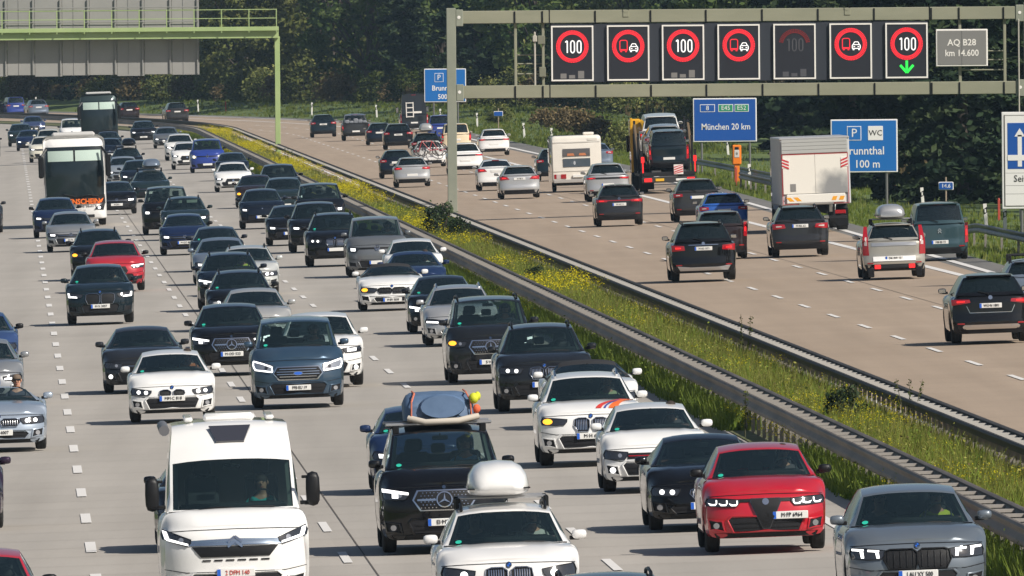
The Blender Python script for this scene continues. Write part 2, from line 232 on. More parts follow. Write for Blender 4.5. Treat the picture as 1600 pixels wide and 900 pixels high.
# ---------------------------------------------------------------- vehicle body generator (nose towards -Y, x to the side, metres)
TYPES=dict(
 hatch=dict(L=4.2,W=1.79,H=1.45,gc=.19,zn=.76,zc=1.00,zt=1.00,yc=1.05,yw=1.80,yr=3.75,yg=4.10,r=.32,wf=.85,wb=3.45,ro=.63),
 sedan=dict(L=4.7,W=1.83,H=1.44,gc=.18,zn=.74,zc=.98,zt=1.05,yc=1.25,yw=2.0,yr=3.25,yg=4.1,r=.33,wf=.90,wb=3.75,ro=.62),
 coupe=dict(L=4.5,W=1.83,H=1.38,gc=.17,zn=.72,zc=.95,zt=1.02,yc=1.3,yw=2.0,yr=3.0,yg=4.0,r=.33,wf=.90,wb=3.65,ro=.60),
 estate=dict(L=4.75,W=1.84,H=1.46,gc=.18,zn=.74,zc=.98,zt=1.02,yc=1.25,yw=2.0,yr=4.25,yg=4.65,r=.33,wf=.90,wb=3.75,ro=.63),
 crossover=dict(L=4.45,W=1.83,H=1.57,gc=.22,zn=.88,zc=1.08,zt=1.08,yc=1.08,yw=1.80,yr=3.9,yg=4.32,r=.35,wf=.88,wb=3.55,ro=.64),
 suv=dict(L=4.65,W=1.88,H=1.63,gc=.23,zn=.93,zc=1.12,zt=1.12,yc=1.15,yw=1.85,yr=4.1,yg=4.52,r=.37,wf=.90,wb=3.72,ro=.64),
 bigsuv=dict(L=4.9,W=1.97,H=1.76,gc=.25,zn=.98,zc=1.18,zt=1.17,yc=1.2,yw=1.9,yr=4.4,yg=4.8,r=.38,wf=.92,wb=3.88,ro=.64),
 van=dict(L=5.1,W=1.95,H=1.88,gc=.20,zn=1.02,zc=1.25,zt=1.18,yc=.80,yw=1.62,yr=4.92,yg=5.06,r=.34,wf=.92,wb=4.1,ro=.72,rdf=.30),
 roadster=dict(L=4.32,W=1.864,H=1.28,gc=.15,zn=.72,zc=.93,zt=.96,yc=1.55,yw=2.15,yr=2.75,yg=3.45,r=.33,wf=.85,wb=3.32,ro=.57),
 mpv=dict(L=4.4,W=1.81,H=1.81,gc=.19,zn=.90,zc=1.12,zt=1.14,yc=.85,yw=1.6,yr=4.22,yg=4.36,r=.32,wf=.88,wb=3.6,ro=.74),
 mpvs=dict(L=4.1,W=1.74,H=1.55,gc=.19,zn=.82,zc=1.04,zt=1.06,yc=.95,yw=1.65,yr=3.75,yg=4.03,r=.31,wf=.82,wb=3.36,ro=.70),
 pickup=dict(L=5.3,W=1.93,H=1.83,gc=.30,zn=1.05,zc=1.22,zt=1.18,yc=1.25,yw=1.95,yr=3.35,yg=3.55,r=.38,wf=.95,wb=4.15,ro=.68),
 minibus=dict(L=6.0,W=2.05,H=2.60,gc=.24,zn=1.18,zc=1.40,zt=1.30,yc=.60,yw=1.35,yr=5.85,yg=5.97,r=.34,wf=.95,wb=4.75,ro=.80,rdf=.34,zw=2.12,camper=1),
 boxvan=dict(L=5.6,W=2.05,H=2.55,gc=.24,zn=1.10,zc=1.35,zt=1.25,yc=.65,yw=1.4,yr=5.45,yg=5.57,r=.34,wf=.95,wb=4.3,ro=.80,rdf=.3,zw=2.1,camper=1),
 camperbox=dict(L=6.4,W=2.04,H=2.80,gc=.28,zn=1.10,zc=1.35,zt=1.30,yc=.65,yw=1.4,yr=6.25,yg=6.37,r=.36,wf=.95,wb=4.9,ro=.82,rdf=.3,zw=2.1,camper=1),
)
def ease(t): t=max(0,min(1,t)); return t*t*(3-2*t)
def pl(pts,z):
    if z<=pts[0][0]: return pts[0][1]
    for (a,b),(c,d) in zip(pts,pts[1:]):
        if z<=c: return b+(d-b)*(z-a)/(c-a)
    return pts[-1][1]
class Shape:
    def __init__(s,T):
        s.T=T; s.__dict__.update(T); s.hw=s.W/2; s.y0=-s.L/2; s.rdf=T.get('rdf',.26); s.rdr=T.get('rdr',.16)
        s.pf=T.get('pf') or [(s.gc,.07),(s.gc+.10,.01),(s.gc+.22,0),(s.zn-.32,.0),(s.zn-.18,.03),(s.zn-.07,.075),(s.zn,.17)]
        s.pr=T.get('pr') or [(s.gc,.10),(s.gc+.14,.02),(s.gc+.30,0),(s.gc+.42,.05),(s.zt-.12,.07),(s.zt,.10)]
        s.van=s.H>1.78 and s.yg>s.L-.2
    def F(s,x,z): r=min(abs(x)/(.93*s.hw),1.1); return s.rdf*(.30*r*r+.70*r**5)+pl(s.pf,z)
    def Rr(s,x,z): r=min(abs(x)/(.95*s.hw),1.1); return s.rdr*(.30*r*r+.70*r**6)+pl(s.pr,z)
    def yF(s,x,z): return s.y0+s.F(x,z)
    def yR(s,x,z): return s.y0+s.L-s.Rr(x,z)
    def top(s,y):
        if y<=s.yc: return s.zn+(s.zc-s.zn)*math.sin(math.pi/2*max(0,y/s.yc)**.8)
        if y<=s.yg: return s.zc+(s.zt-s.zc)*(y-s.yc)/(s.yg-s.yc)
        return s.zt-.05*ease((y-s.yg)/max(.1,s.L-s.yg))
    def ws(s,y): return .94+.06*ease(y/.7) if y<s.L/2 else .955+.045*ease((s.L-y)/.8)
    def bot(s,y):
        z=s.gc
        for c in (s.wf,s.wb):
            R_=s.r+.055; d=abs(y-c)
            if d<R_: z=max(z,s.r+math.sqrt(R_*R_-d*d)-.01)
        return z
    def section(s,y):
        zb,zt_,w=s.bot(y),s.top(y),s.hw*s.ws(y); h=zt_-zb; cr=.035 if y<s.yc else .01
        zs=max(zb+.02,s.gc+.04)
        g=zb-s.gc; a=min(1,g/.3)
        pts=[(0,zb),(.45*w,zb),(.80*w,zb),((.93+.05*a)*w,zb+.03*(1-a)),((.975+.015*a)*w,zb+.12*h),(.992*w,zb+.26*h),(w,zb+.45*h),(.998*w,zb+.62*h),(.985*w,zb+.76*h),(.962*w,zb+.87*h),(.925*w,zb+.945*h),(.87*w,zb+.985*h),(.76*w,zt_+cr*.10),(.60*w,zt_+cr*(.75 if y<s.yc else .3)),(.50*w,zt_+cr*(.62 if y<s.yc else .6)),(.25*w,zt_+cr*.92),(0,zt_+cr)]
        return pts
    def hood(s,x,y):
        p=s.section(y)[10:]; ax=abs(x)
        for (x1,z1),(x2,z2) in zip(p,p[1:]):
            if x2<=ax<=x1: return z2+(z1-z2)*(ax-x2)/max(1e-6,x1-x2)
        return p[0][1]
    def body(s):
        ys={0,.04,.09,.15,.22,.3,.42}
        for c in (s.wf,s.wb):
            R_=s.r+.055
            for k in range(-7,8): ys.add(round(c+R_*math.sin(math.pi/2*k/7)*1.002,4))
        y=.55
        while y<s.L-.4: ys.add(round(y,3)); y+=.22
        ys|={round(s.L-q,4) for q in (0,.04,.09,.16,.25,.36)}|{s.yc,s.yg}
        ys=sorted(q for q in ys if 0<=q<=s.L); cl=[ys[0]]
        for q in ys[1:]:
            if q-cl[-1]>.018: cl.append(q)
        cl[-1]=s.L; mb=MB(); rings=[]
        for y in cl:
            h=s.section(y); full=h+[(-x,z) for x,z in h[-2:0:-1]]
            ring=[]
            for x,z in full:
                kf=max(0,1-y/.62); kr=max(0,1-(s.L-y)/.5)
                yy=s.y0+y+kf*s.F(x,z)-kr*s.Rr(x,z)
                ring.append(len(mb.v)); mb.v.append((x,yy,z))
            rings.append(ring)
        n=len(rings[0])
        for a,b in zip(rings,rings[1:]):
            for i in range(n): mb.f.append((a[i],a[(i+1)%n],b[(i+1)%n],b[i]))
        for ring,fn,y in ((rings[0],s.yF,0),(rings[-1],s.yR,s.L)):
            zc=(s.gc+s.top(y))/2; prev=ring; base=[mb.v[i] for i in ring]
            for k in (.975,.93,.86,.76,.64,.5,.34,.17):
                cur=[]
                for (x,_,z) in base:
                    X=x*k; Z=zc+(z-zc)*k; cur.append(len(mb.v)); mb.v.append((X,fn(X,Z),Z))
                for i in range(n): mb.f.append((prev[i],prev[(i+1)%n],cur[(i+1)%n],cur[i]))
                prev=cur
            c=len(mb.v); mb.v.append((0,fn(0,zc),zc))
            for i in range(n): mb.f.append((prev[i],prev[(i+1)%n],c))
        return mb
    # ---- glasshouse: rings across the car from cowl over the roof to the tail
    def cabin(s):
        hw=s.hw; ro=s.ro*hw; zw=s.T.get('zw',s.H-.075); cam_=s.T.get('camper')
        prof=[]          # y, z, half width, transverse bow, tag
        A=(s.yc,s.top(s.yc)-.005,.845*hw); B=(s.yw,zw,ro+.02)
        def seg(a,b,fr,tag,bow,zf=None):
            for f in fr:
                z=a[1]+(b[1]-a[1])*f
                if zf: z+=zf*math.sin(math.pi*f)
                prof.append((a[0]+(b[0]-a[0])*f,z,a[2]+(b[2]-a[2])*f,bow[0]+(bow[1]-bow[0])*f,tag,f))
        seg(A,B,(0,.04,.22,.45,.7,.955),'ws',(.15,.09),.012)
        if cam_:
            C=(s.yw+.42,s.H-.10,ro-.02); D=(s.yw+.75,s.H,ro-.03); E=(s.yr,s.H-.03,ro-.03); G=(s.yg,s.zt,.88*hw)
            seg(B,C,(0,.12,.5,.9),'fore',(.09,.05),.03); seg(C,D,(0,.35,.7),'roof',(.05,.02),.02); seg(D,E,(0,.1,.3,.6,.9),'roof',(.01,0)); seg(E,G,(0,.06,.15,.5,.85,1),'rw',(-.02,-.05))
        else:
            ym=s.yw+(s.yr-s.yw)*.38
            C=(ym,s.H,ro); D=(s.yr,s.H-.05,ro-.01); G=(s.yg,s.top(s.yg)-.005,.83*hw)
            seg(B,C,(0,.1,.3,.6,.85),'roof',(.09,.02),.015); seg(C,D,(0,.06,.3,.6,.9,.97),'roof',(.0,-.03),.01); seg(D,G,(0,.07,.3,.55,.84,1),'rw',(-.05,-.10),.015)
        fr=[-1,-.955,-.72,-.45,-.2,0,.2,.45,.72,.955,1]
        v=[];rows=[]
        for (y,z,h,bow,tag,f) in prof:
            rows.append(len(v)); cr=.05 if z>s.zc+.25 else .05*(z-s.zc)/.25 if z>s.zc else 0
            for q in fr: v.append((q*h,s.y0+y+bow*q*q,z-cr*abs(q)**2.6))
        F=dict(roof=[],windscreen=[],rear_window=[],side_window=[])
        n=len(fr); last=len(prof)-1
        for i in range(last):
            tag,f=prof[i][4],prof[i][5]
            for j in range(n-1):
                q=(rows[i]+j,rows[i]+j+1,rows[i+1]+j+1,rows[i+1]+j); mid=0<j<n-2
                k='roof'
                if tag=='ws' and mid and .03<f<.9: k='windscreen'
                if tag=='rw' and mid and .05<f<.8 and not (cam_): k='rear_window'
                F[k].append(q)
        vr=[0,.05,.12,.5,.86,.95,1]; bulge=.022
        for sgn in (0,n-1):
            g=[]
            for i,(y,z,h,bow,tag,f) in enumerate(prof):
                top=Vector(v[rows[i]+sgn]); yy=y+bow
                yy=min(max(yy,s.yc+.02),s.yg-.02) if s.yg<s.L-.05 else yy
                bx=.885*hw*s.ws(yy)*(1 if sgn else -1); b=Vector((bx,top.y,min(s.top(yy)-.02,top.z)))
                col=[]
                for t in vr[:-1]:
                    p=b.lerp(top,t); p.x+=(1 if sgn else -1)*bulge*math.sin(math.pi*t); col.append(len(v)); v.append(tuple(p))
                col.append(rows[i]+sgn); g.append(col)
            for i in range(last):
                tag,f=prof[i][4],prof[i][5]; ymid=(prof[i][0]+prof[i+1][0])/2
                for t in range(len(vr)-1):
                    q=(g[i][t],g[i][t+1],g[i+1][t+1],g[i+1][t]); q=q if len(set(q))==4 else tuple(dict.fromkeys(q))
                    win=0<t<5 and ((tag=='ws' and f>.4) or (tag=='roof' and not cam_) or (tag=='rw' and f<.25 and not cam_) or (tag=='fore' and t<4 and f<.9)) and t not in (1,)
                    if tag=='roof' and abs(ymid-(s.yw+(s.yr-s.yw)*.38))<.12: win=False
                    F['side_window' if win else 'roof'].append(q)
        out={}
        for k,fs in F.items():
            if not fs: continue
            mb=MB(); mb.v=v; mb.f=fs; out[k]=mb
        s.prof=prof
        return out
    def wsp(s,q,t):           # point on the windscreen: q across (-1..1), t up (0..1)
        a,b=s.prof[0],s.prof[6]
        y=a[0]+(b[0]-a[0])*t; z=a[1]+(b[1]-a[1])*t+.012*math.sin(math.pi*t); h=a[2]+(b[2]-a[2])*t; bow=a[3]+(b[3]-a[3])*t
        cr=.05 if z>s.zc+.25 else max(0,.05*(z-s.zc)/.25)
        return Vector((q*h,s.y0+y+bow*q*q,z-cr*abs(q)**2.6))
    def rwp(s,q,t):           # point on the rear window, t from roof (0) to tail (1)
        i=[k for k,p in enumerate(s.prof) if p[4]=='rw']; a,b=s.prof[i[0]],s.prof[i[-1]]
        y=a[0]+(b[0]-a[0])*t; z=a[1]+(b[1]-a[1])*t+.015*math.sin(math.pi*t); h=a[2]+(b[2]-a[2])*t; bow=a[3]+(b[3]-a[3])*t
        cr=.05 if z>s.zc+.25 else max(0,.05*(z-s.zc)/.25)
        return Vector((q*h,s.y0+y+bow*q*q,z-cr*abs(q)**2.6))
def resamp(poly,d=.10):
    out=[]
    for (a,b),(c,e) in zip(poly,poly[1:]+poly[:1]):
        n=max(1,int(math.ceil(math.hypot(c-a,e-b)/d)))
        for i in range(n): out.append((a+(c-a)*i/n,b+(e-b)*i/n))
    return out
def patch(mb,poly,fn,off=.012,depth=.03,sg=-1):
    """polygon in (x,z) laid on the surface y=fn(x,z), standing off it and with its own thickness"""
    P_=resamp(poly); n=len(P_); cx=sum(p[0] for p in P_)/n; cz=sum(p[1] for p in P_)/n; k0=len(mb.v)
    loops=[]
    loops.append([(x,fn(x,z)-sg*depth,z) for x,z in P_]); loops.append([(x,fn(x,z)+sg*off,z) for x,z in P_])
    for k in (.7,.4):
        loops.append([(cx+(x-cx)*k,fn(cx+(x-cx)*k,cz+(z-cz)*k)+sg*off,cz+(z-cz)*k) for x,z in P_])
    for l in loops: mb.v.extend(l)
    c=len(mb.v); mb.v.append((cx,fn(cx,cz)+sg*off,cz))
    for a in range(len(loops)-1):
        for i in range(n): mb.f.append((k0+a*n+i,k0+a*n+(i+1)%n,k0+(a+1)*n+(i+1)%n,k0+(a+1)*n+i))
    e=k0+(len(loops)-1)*n
    for i in range(n): mb.f.append((e+i,e+(i+1)%n,c))
    return mb
def ring(mb,poly,fn,k=.86,h=.028,w=.03,sg=-1):
    """raised surround: rises from the panel, rounds over and drops to an inner edge, leaving the middle recessed"""
    P_=resamp(poly); n=len(P_); cx=sum(p[0] for p in P_)/n; cz=sum(p[1] for p in P_)/n; k0=len(mb.v)
    for s_,o in ((1.0,-.006),(.985,h*.8),(.96,h),(.93,h),(.91,h*.8),(.90,-.004)):
        for x,z in P_:
            d=math.hypot(x-cx,z-cz) or 1; e=(1-s_)*w/.1; X=x-(x-cx)/d*e; Z=z-(z-cz)/d*e; mb.v.append((X,fn(X,Z)+sg*o,Z))
    for a in range(5):
        for i in range(n): mb.f.append((k0+a*n+i,k0+a*n+(i+1)%n,k0+(a+1)*n+(i+1)%n,k0+(a+1)*n+i))
    return mb
def mir(p): return [(-x,z) for x,z in p][::-1]
def rect(x0,x1,z0,z1): return [(x0,z0),(x1,z0),(x1,z1),(x0,z1)]
def circ(x,z,r,n=14,rz=None): return [(x+r*math.cos(2*math.pi*i/n),z+(rz or r)*math.sin(2*math.pi*i/n)) for i in range(n)]
def strip(pts,w):        # polyline (x,z) to a list of quads
    out=[]
    for (a,b),(c,d) in zip(pts,pts[1:]):
        l=math.hypot(c-a,d-b) or 1; nx,nz=-(d-b)/l*w/2,(c-a)/l*w/2
        out.append([(a+nx,b+nz),(c+nx,d+nz),(c-nx,d-nz),(a-nx,b-nz)])
    return out
# recipe entries: [name, mesh, material or 'PAINT', parent index or None, loc]
def add_badge(add,fn,kind,x,z,r,sg=-1,parent=None):
    mb=MB()
    if kind=='star':
        for i in range(16):
            a,b=2*math.pi*i/16,2*math.pi*(i+1)/16
            patch(mb,[(x+r*math.cos(a),z+r*math.sin(a)),(x+r*math.cos(b),z+r*math.sin(b)),(x+r*.84*math.cos(b),z+r*.84*math.sin(b)),(x+r*.84*math.cos(a),z+r*.84*math.sin(a))],fn,.03,.01,sg)
        for a in (90,210,330):
            a=R(a); d=(math.cos(a),math.sin(a)); n=(-d[1],d[0])
            patch(mb,[(x+n[0]*r*.14,z+n[1]*r*.14),(x-n[0]*r*.14,z-n[1]*r*.14),(x+d[0]*r*.88,z+d[1]*r*.88)],fn,.032,.01,sg)
        add('badge',mb,CHROME)
    elif kind=='vw':
        for i in range(14):
            a,b=2*math.pi*i/14,2*math.pi*(i+1)/14
            patch(mb,[(x+r*math.cos(a),z+r*math.sin(a)),(x+r*math.cos(b),z+r*math.sin(b)),(x+r*.84*math.cos(b),z+r*.84*math.sin(b)),(x+r*.84*math.cos(a),z+r*.84*math.sin(a))],fn,.024,.01,sg)
        for pts in ([(-.34,.80),(0,.10),(.34,.80)],[(-.78,.30),(-.36,-.72),(0,-.02),(.36,-.72),(.78,.30)]):
            for q in strip([(x+a*r,z+b*r) for a,b in pts],r*.17): patch(mb,q,fn,.026,.01,sg)
        add('badge',mb,CHROME)
    elif kind=='rings':
        for k in (-1.5,-.5,.5,1.5):
            cx=x+k*r*1.35
            for i in range(10):
                a,b=2*math.pi*i/10,2*math.pi*(i+1)/10
                patch(mb,[(cx+r*math.cos(a),z+r*math.sin(a)),(cx+r*math.cos(b),z+r*math.sin(b)),(cx+r*.76*math.cos(b),z+r*.76*math.sin(b)),(cx+r*.76*math.cos(a),z+r*.76*math.sin(a))],fn,.026,.01,sg)
        add('badge',mb,CHROME)
    elif kind=='roundel':
        patch(mb,circ(x,z,r,12),fn,.014,.02,sg); k=add('badge',mb,CHROME)
        m2=MB(); patch(m2,[(x,z),(x+r*.6,z),(x+r*.45,z+r*.45),(x,z+r*.6)],fn,.018,.005,sg); patch(m2,[(x,z),(x-r*.6,z),(x-r*.45,z-r*.45),(x,z-r*.6)],fn,.018,.005,sg); add('badge_quarter',m2,EU,k)
    elif kind=='oval':
        patch(mb,circ(x,z,r*1.7,14,r*.7),fn,.024,.01,sg); k=add('badge',mb,CHROME); m2=MB(); patch(m2,circ(x,z,r*1.5,14,r*.55),fn,.028,.01,sg); add('badge_field',m2,EU,k)
    elif kind=='chevrons':
        for dz in (-.035,.035):
            for q in strip([(x-r,z-.045+dz),(x,z+.03+dz),(x+r,z-.045+dz)],.03): patch(mb,q,fn,.03,.01,sg)
        add('badge',mb,CHROME)
    elif kind=='diamond':
        for q in strip([(x,z+r*1.2),(x+r*.7,z),(x,z-r*1.2),(x-r*.7,z),(x,z+r*1.2)],r*.3): patch(mb,q,fn,.02,.01,sg)
        add('badge',mb,CHROME)
    elif kind=='disc':
        patch(mb,circ(x,z,r,12),fn,.016,.02,sg); add('badge',mb,CHROME)
def hexa(x0,x1,z0,z1,c=.3):
    w=(x1-x0); h=z1-z0; return [(x0+w*c*.5,z0),(x1-w*c*.5,z0),(x1,z0+h*.5),(x1-w*c*.35,z1),(x0+w*c*.35,z1),(x0,z0+h*.5)]
FACE=dict(   # headlight: inner x, outer x, then lower/upper height below the nose edge at the inner and the outer end; lamp kind; mouth; badge
 generic=dict(hl=(.50,.95,-.19,-.09,-.17,-.05),drl='spot',gr='bar',badge='disc'),
 kidney=dict(hl=(.44,.95,-.20,-.09,-.19,-.055),drl='twin',gr='kidney',badge='roundel'),
 kidney1=dict(hl=(.46,.95,-.20,-.10,-.18,-.045),drl='twin',gr='kidney1',badge='roundel'),
 kidney_x1=dict(hl=(.46,.95,-.23,-.11,-.22,-.05),drl='one',gr='kidney_bars',badge='roundel'),
 kidney_wide=dict(hl=(.44,.95,-.22,-.10,-.21,-.055),drl='twobars',gr='kidney_dark',badge='roundel'),
 kidney_big=dict(hl=(.50,.97,-.20,-.10,-.20,-.045),drl='L',gr='kidney_big',badge='roundel'),
 shield=dict(hl=(.40,.97,-.20,-.09,-.18,-.06),drl='triple',gr='shield',badge='disc'),
 merc=dict(hl=(.54,.97,-.21,-.10,-.20,-.03),drl='top',gr='merc',badge='star'),
 vw=dict(hl=(.50,.96,-.19,-.09,-.17,-.05),drl='spot',gr='bar',badge='vw'),
 vwdark=dict(hl=(.50,.96,-.20,-.08,-.18,-.05),drl='none',gr='bar',badge='vw',fog='white'),
 vwvan=dict(hl=(.60,.96,-.24,-.10,-.23,-.07),drl='spot',gr='slim',badge='vw'),
 gti=dict(hl=(.50,.97,-.21,-.08,-.19,-.05),drl='none',gr='gti',badge='vw',fog='white'),
 audi=dict(hl=(.50,.96,-.20,-.11,-.18,-.06),drl='row',gr='audi',badge='rings'),
 ford=dict(hl=(.53,.98,-.28,-.12,-.22,.0),drl='outline',gr='ford',badge='oval'),
 camper=dict(hl=(.58,.99,-.25,-.15,-.14,.0),drl='L',gr='camper',badge='chevrons'),
 blueva=dict(hl=(.60,.97,-.26,-.10,-.20,.0),drl='warm',gr='slim',badge='diamond'),
 lion=dict(hl=(.54,.96,-.18,-.09,-.15,-.05),drl='spot',gr='big',badge='disc'),
 smooth=dict(hl=(.56,.96,-.20,-.10,-.17,-.05),drl='spot',gr='none',badge='disc'),
 hyb=dict(hl=(.52,.96,-.17,-.08,-.15,-.04),drl='top',gr='big',badge='disc',low='black'),
 whitevanf=dict(hl=(.60,.97,-.26,-.10,-.20,.0),drl='none',gr='slim',badge='disc'),
)
def front_parts(S,style,opt,add,lod):
    D=FACE[style]; hw,zn,gc=S.hw,S.zn,S.gc; fn=S.yF
    xi,xo,a0,a1,b0,b1=D['hl']; xi*=hw; xo*=hw
    drl=D['drl']; g=D['gr']
    # lower trim and intake
    mb=MB(); patch(mb,[(-.80*hw,gc+.005),(.80*hw,gc+.005),(.84*hw,gc+.075),(-.84*hw,gc+.075)],fn,.008,.02); add('bumper_lip',mb,PLASTIC)
    iw=.62*hw if g not in('kidney_dark','kidney_big','audi','merc') else .56*hw
    zi1=min(gc+.30,zn-.36 if g in('kidney','kidney_bars','kidney_big','kidney_dark','merc','audi') else zn-.26)
    mb=MB(); patch(mb,[(-iw*.86,gc+.10),(iw*.86,gc+.10),(iw,zi1-.03),(iw*.9,zi1),(-iw*.9,zi1),(-iw,zi1-.03)],fn,.010,.02); ki=add('lower_intake',mb,TRIM)
    if lod>0: q=[(-iw*.9,gc+.075),(iw*.9,gc+.075),(iw*1.05,zi1-.03),(iw*.94,zi1+.03),(-iw*.94,zi1+.03),(-iw*1.05,zi1-.03)]; mb=MB(); ring(mb,q,fn,h=.03,w=.045); add('intake_surround',mb,'PAINT')
    if lod>1:
        mb=MB(); 
        for k in range(2): patch(mb,rect(-iw*.84,iw*.84,gc+.14+k*.07,gc+.152+k*.07),fn,.016,.01)
        add('intake_slat',mb,PLASTIC,ki)
    for sx in (1,-1):
        f=(lambda p:p) if sx>0 else mir
        mb=MB(); patch(mb,f([(.68*hw,gc+.11),(.90*hw,gc+.14),(.92*hw,gc+.27),(.72*hw,gc+.24)]),fn,.010,.02); kf=add('side_intake',mb,TRIM)
        if lod>0: mb=MB(); ring(mb,f([(.655*hw,gc+.095),(.915*hw,gc+.125),(.94*hw,gc+.295),(.69*hw,gc+.265)]),fn,h=.026,w=.035); add('intake_surround',mb,'PAINT')
        lit=D.get('fog')=='white' and sx<0 or opt.get('fog')
        if lod>1 or lit:
            mb=MB(); patch(mb,circ(sx*.80*hw,gc+.19,.045 if not lit else .05,10),fn,.020,.01); add('fog_lamp',mb,LED if lit else LAMPC,kf)
        poly=[(xi+.06,zn+a0),((xi+xo)/2,zn+(a0+b0)/2-.012),(xo-.02,zn+b0),(xo,zn+(b0+b1)/2),(xo-.03,zn+b1),((xi+xo)/2,zn+(a1+b1)/2+.008),(xi,zn+a1),(xi+.01,zn+(a0+a1)/2)]
        mb=MB(); patch(mb,f(poly),fn,.014,.03); kh=add('headlight',mb,LAMPC if drl in('none','warm','outline') and style not in('gti','vwdark') else LAMPD)
        if lod>0: mb=MB(); ring(mb,f(poly),fn,h=.024,w=.012); add('lamp_bezel',mb,PLASTIC,kh)
        def pt(u,v): # in lamp coordinates
            zl=zn+a0+(b0-a0)*u; zh=zn+a1+(b1-a1)*u; return (xi+(xo-xi)*u,zl+(zh-zl)*v)
        amber=opt.get('amber') and sx<0 or opt.get('amberside') and sx>0
        Q=[];mt=LED
        if amber: c=pt(.74,.5); Q=[circ(c[0],c[1],.085,12,.052)]; mt=AMBER
        elif drl=='spot': Q=[[pt(.30,.2),pt(.70,.2),pt(.72,.8),pt(.28,.8)]]
        elif drl=='one': Q=[circ(*pt(.34,.45),.05,10)]
        elif drl=='twin':
            for u in (.28,.62):
                c=pt(u,.48); Q.append(circ(c[0],c[1],.040,10))
        elif drl=='twobars':
            for u in (.18,.60): Q+=[[pt(u,.12),pt(u+.08,.10),pt(u+.11,.70),pt(u+.02,.78)],[pt(u+.02,.72),pt(u+.32,.74),pt(u+.32,.92),pt(u,.94)]]
        elif drl=='L': Q=[[pt(.70,.1),pt(.86,.1),pt(.95,.95),pt(.80,.95)],[pt(.10,.02),pt(.80,.02),pt(.86,.30),pt(.12,.28)]] if style=='camper' else [[pt(.78,.1),pt(.92,.15),pt(.95,.95),pt(.84,.95)],[pt(.35,.0),pt(.9,.1),pt(.9,.4),pt(.4,.35)]]
        elif drl=='triple':
            for k in range(3):
                u=.08+.29*k; Q.append([pt(u,.40),pt(u+.05,.12),pt(u+.19,.10),pt(u+.25,.42),pt(u+.19,.27),pt(u+.07,.28)])
                Q.append([pt(u,.82),pt(u+.0,.45),pt(u+.03,.36),pt(u+.035,.82)])
        elif drl=='top': Q=[[pt(.02,.62),pt(.96,.66),pt(.97,.98),pt(.02,.96)],[pt(.40,.15),pt(.62,.15),pt(.62,.6),pt(.40,.6)]]
        elif drl=='row': Q=[[pt(.08,.12),pt(.92,.12),pt(.92,.5),pt(.08,.5)]]
        elif drl=='outline':
            pp=[pt(.06,.12),pt(.86,.10),pt(.96,.5),pt(.93,.92),pt(.5,.9),pt(.06,.75),pt(.06,.12)]; Q=strip(pp,.03)
        elif drl=='warm': Q=[circ(*pt(.45,.5),.075,10)]; mt=WARM
        if opt.get('amber') and sx>0 and drl in('top','spot') and not Q: pass
        if style=='audi' and S.H>1.5: Q=[circ(*pt(.3,.5),.05,10)]
        if Q:
            for qs in ([[q] for q in Q] if drl=='twin' else [Q]):
                mb=MB()
                for q in qs: patch(mb,f(q),fn,.022,.012)
                add('indicator' if amber else 'light_element',mb,mt,kh)
        if lod>1 and drl in('none','outline','warm','top','L','spot'):
            c=pt(.34,.5); mb=MB(); patch(mb,circ(c[0]*sx,c[1],.035,10),fn,.02,.01); add('projector_lens',mb,LAMPD if drl in('none','outline') and style not in('gti','vwdark') else LAMPC,kh)
    z0=zn
    if g.startswith('kidney'):
        dims=dict(kidney=(.035,.30,-.31,-.085),kidney1=(.03,.25,-.225,-.09),kidney_bars=(.03,.31,-.30,-.085),kidney_dark=(.012,.44,-.345,-.10),kidney_big=(.03,.40,-.37,-.095))[g]
        if S.zn<.8: dims=(dims[0],.40 if S.T['yc']>1.5 else .26,-.235,-.10)
        x0,x1,l,h=dims
        for sx in (1,-1):
            f=(lambda p:p) if sx>0 else mir
            def kp(e): return [(x0+.03-e,z0+l-e),(x1-.06+e*.5,z0+l-e),(x1+e,z0+l+(h-l)*.45),(x1-.02+e,z0+h-.02+e*.6),(x1-.08,z0+h+e),(x0+.05,z0+h+e),(x0-e,z0+h-.03),(x0-e,z0+l+.06)]
            kf=None
            mb=MB(); ring(mb,f(kp(.018)),fn,h=.034,w=.022); kf=add('grille_frame',mb,CHROME if g!='kidney_dark' else PLASTIC)
            mb=MB(); patch(mb,f(kp(0)),fn,.008,.03); kg=add('grille',mb,PLASTIC)
            if lod>0 and g!='kidney_big':
                mb=MB(); n=7 if g!='kidney_dark' else 5
                for k in range(n):
                    x=x0+.045+(x1-x0-.09)*k/(n-1); patch(mb,f(rect(x-.007,x+.007,z0+l+.02,z0+h-.02)),fn,.020,.006)
                add('grille_bars',mb,CHROME if g in('kidney_bars','kidney') else PLASTIC,kg)
        add_badge(add,fn,'roundel',0,z0-.045,.04)
    elif g=='merc':
        G=[(-.36*hw,z0-.37),(.36*hw,z0-.37),(.47*hw,z0-.22),(.40*hw,z0-.09),(-.40*hw,z0-.09),(-.47*hw,z0-.22)]
        fr=[(x*1.06,z0-.23+(z-z0+.23)*1.13) for x,z in G]
        mb=MB(); patch(mb,fr,fn,.010,.03); add('grille_frame',mb,CHROME)
        mb=MB(); patch(mb,G,fn,.018,.03); kg=add('grille',mb,PLASTIC)
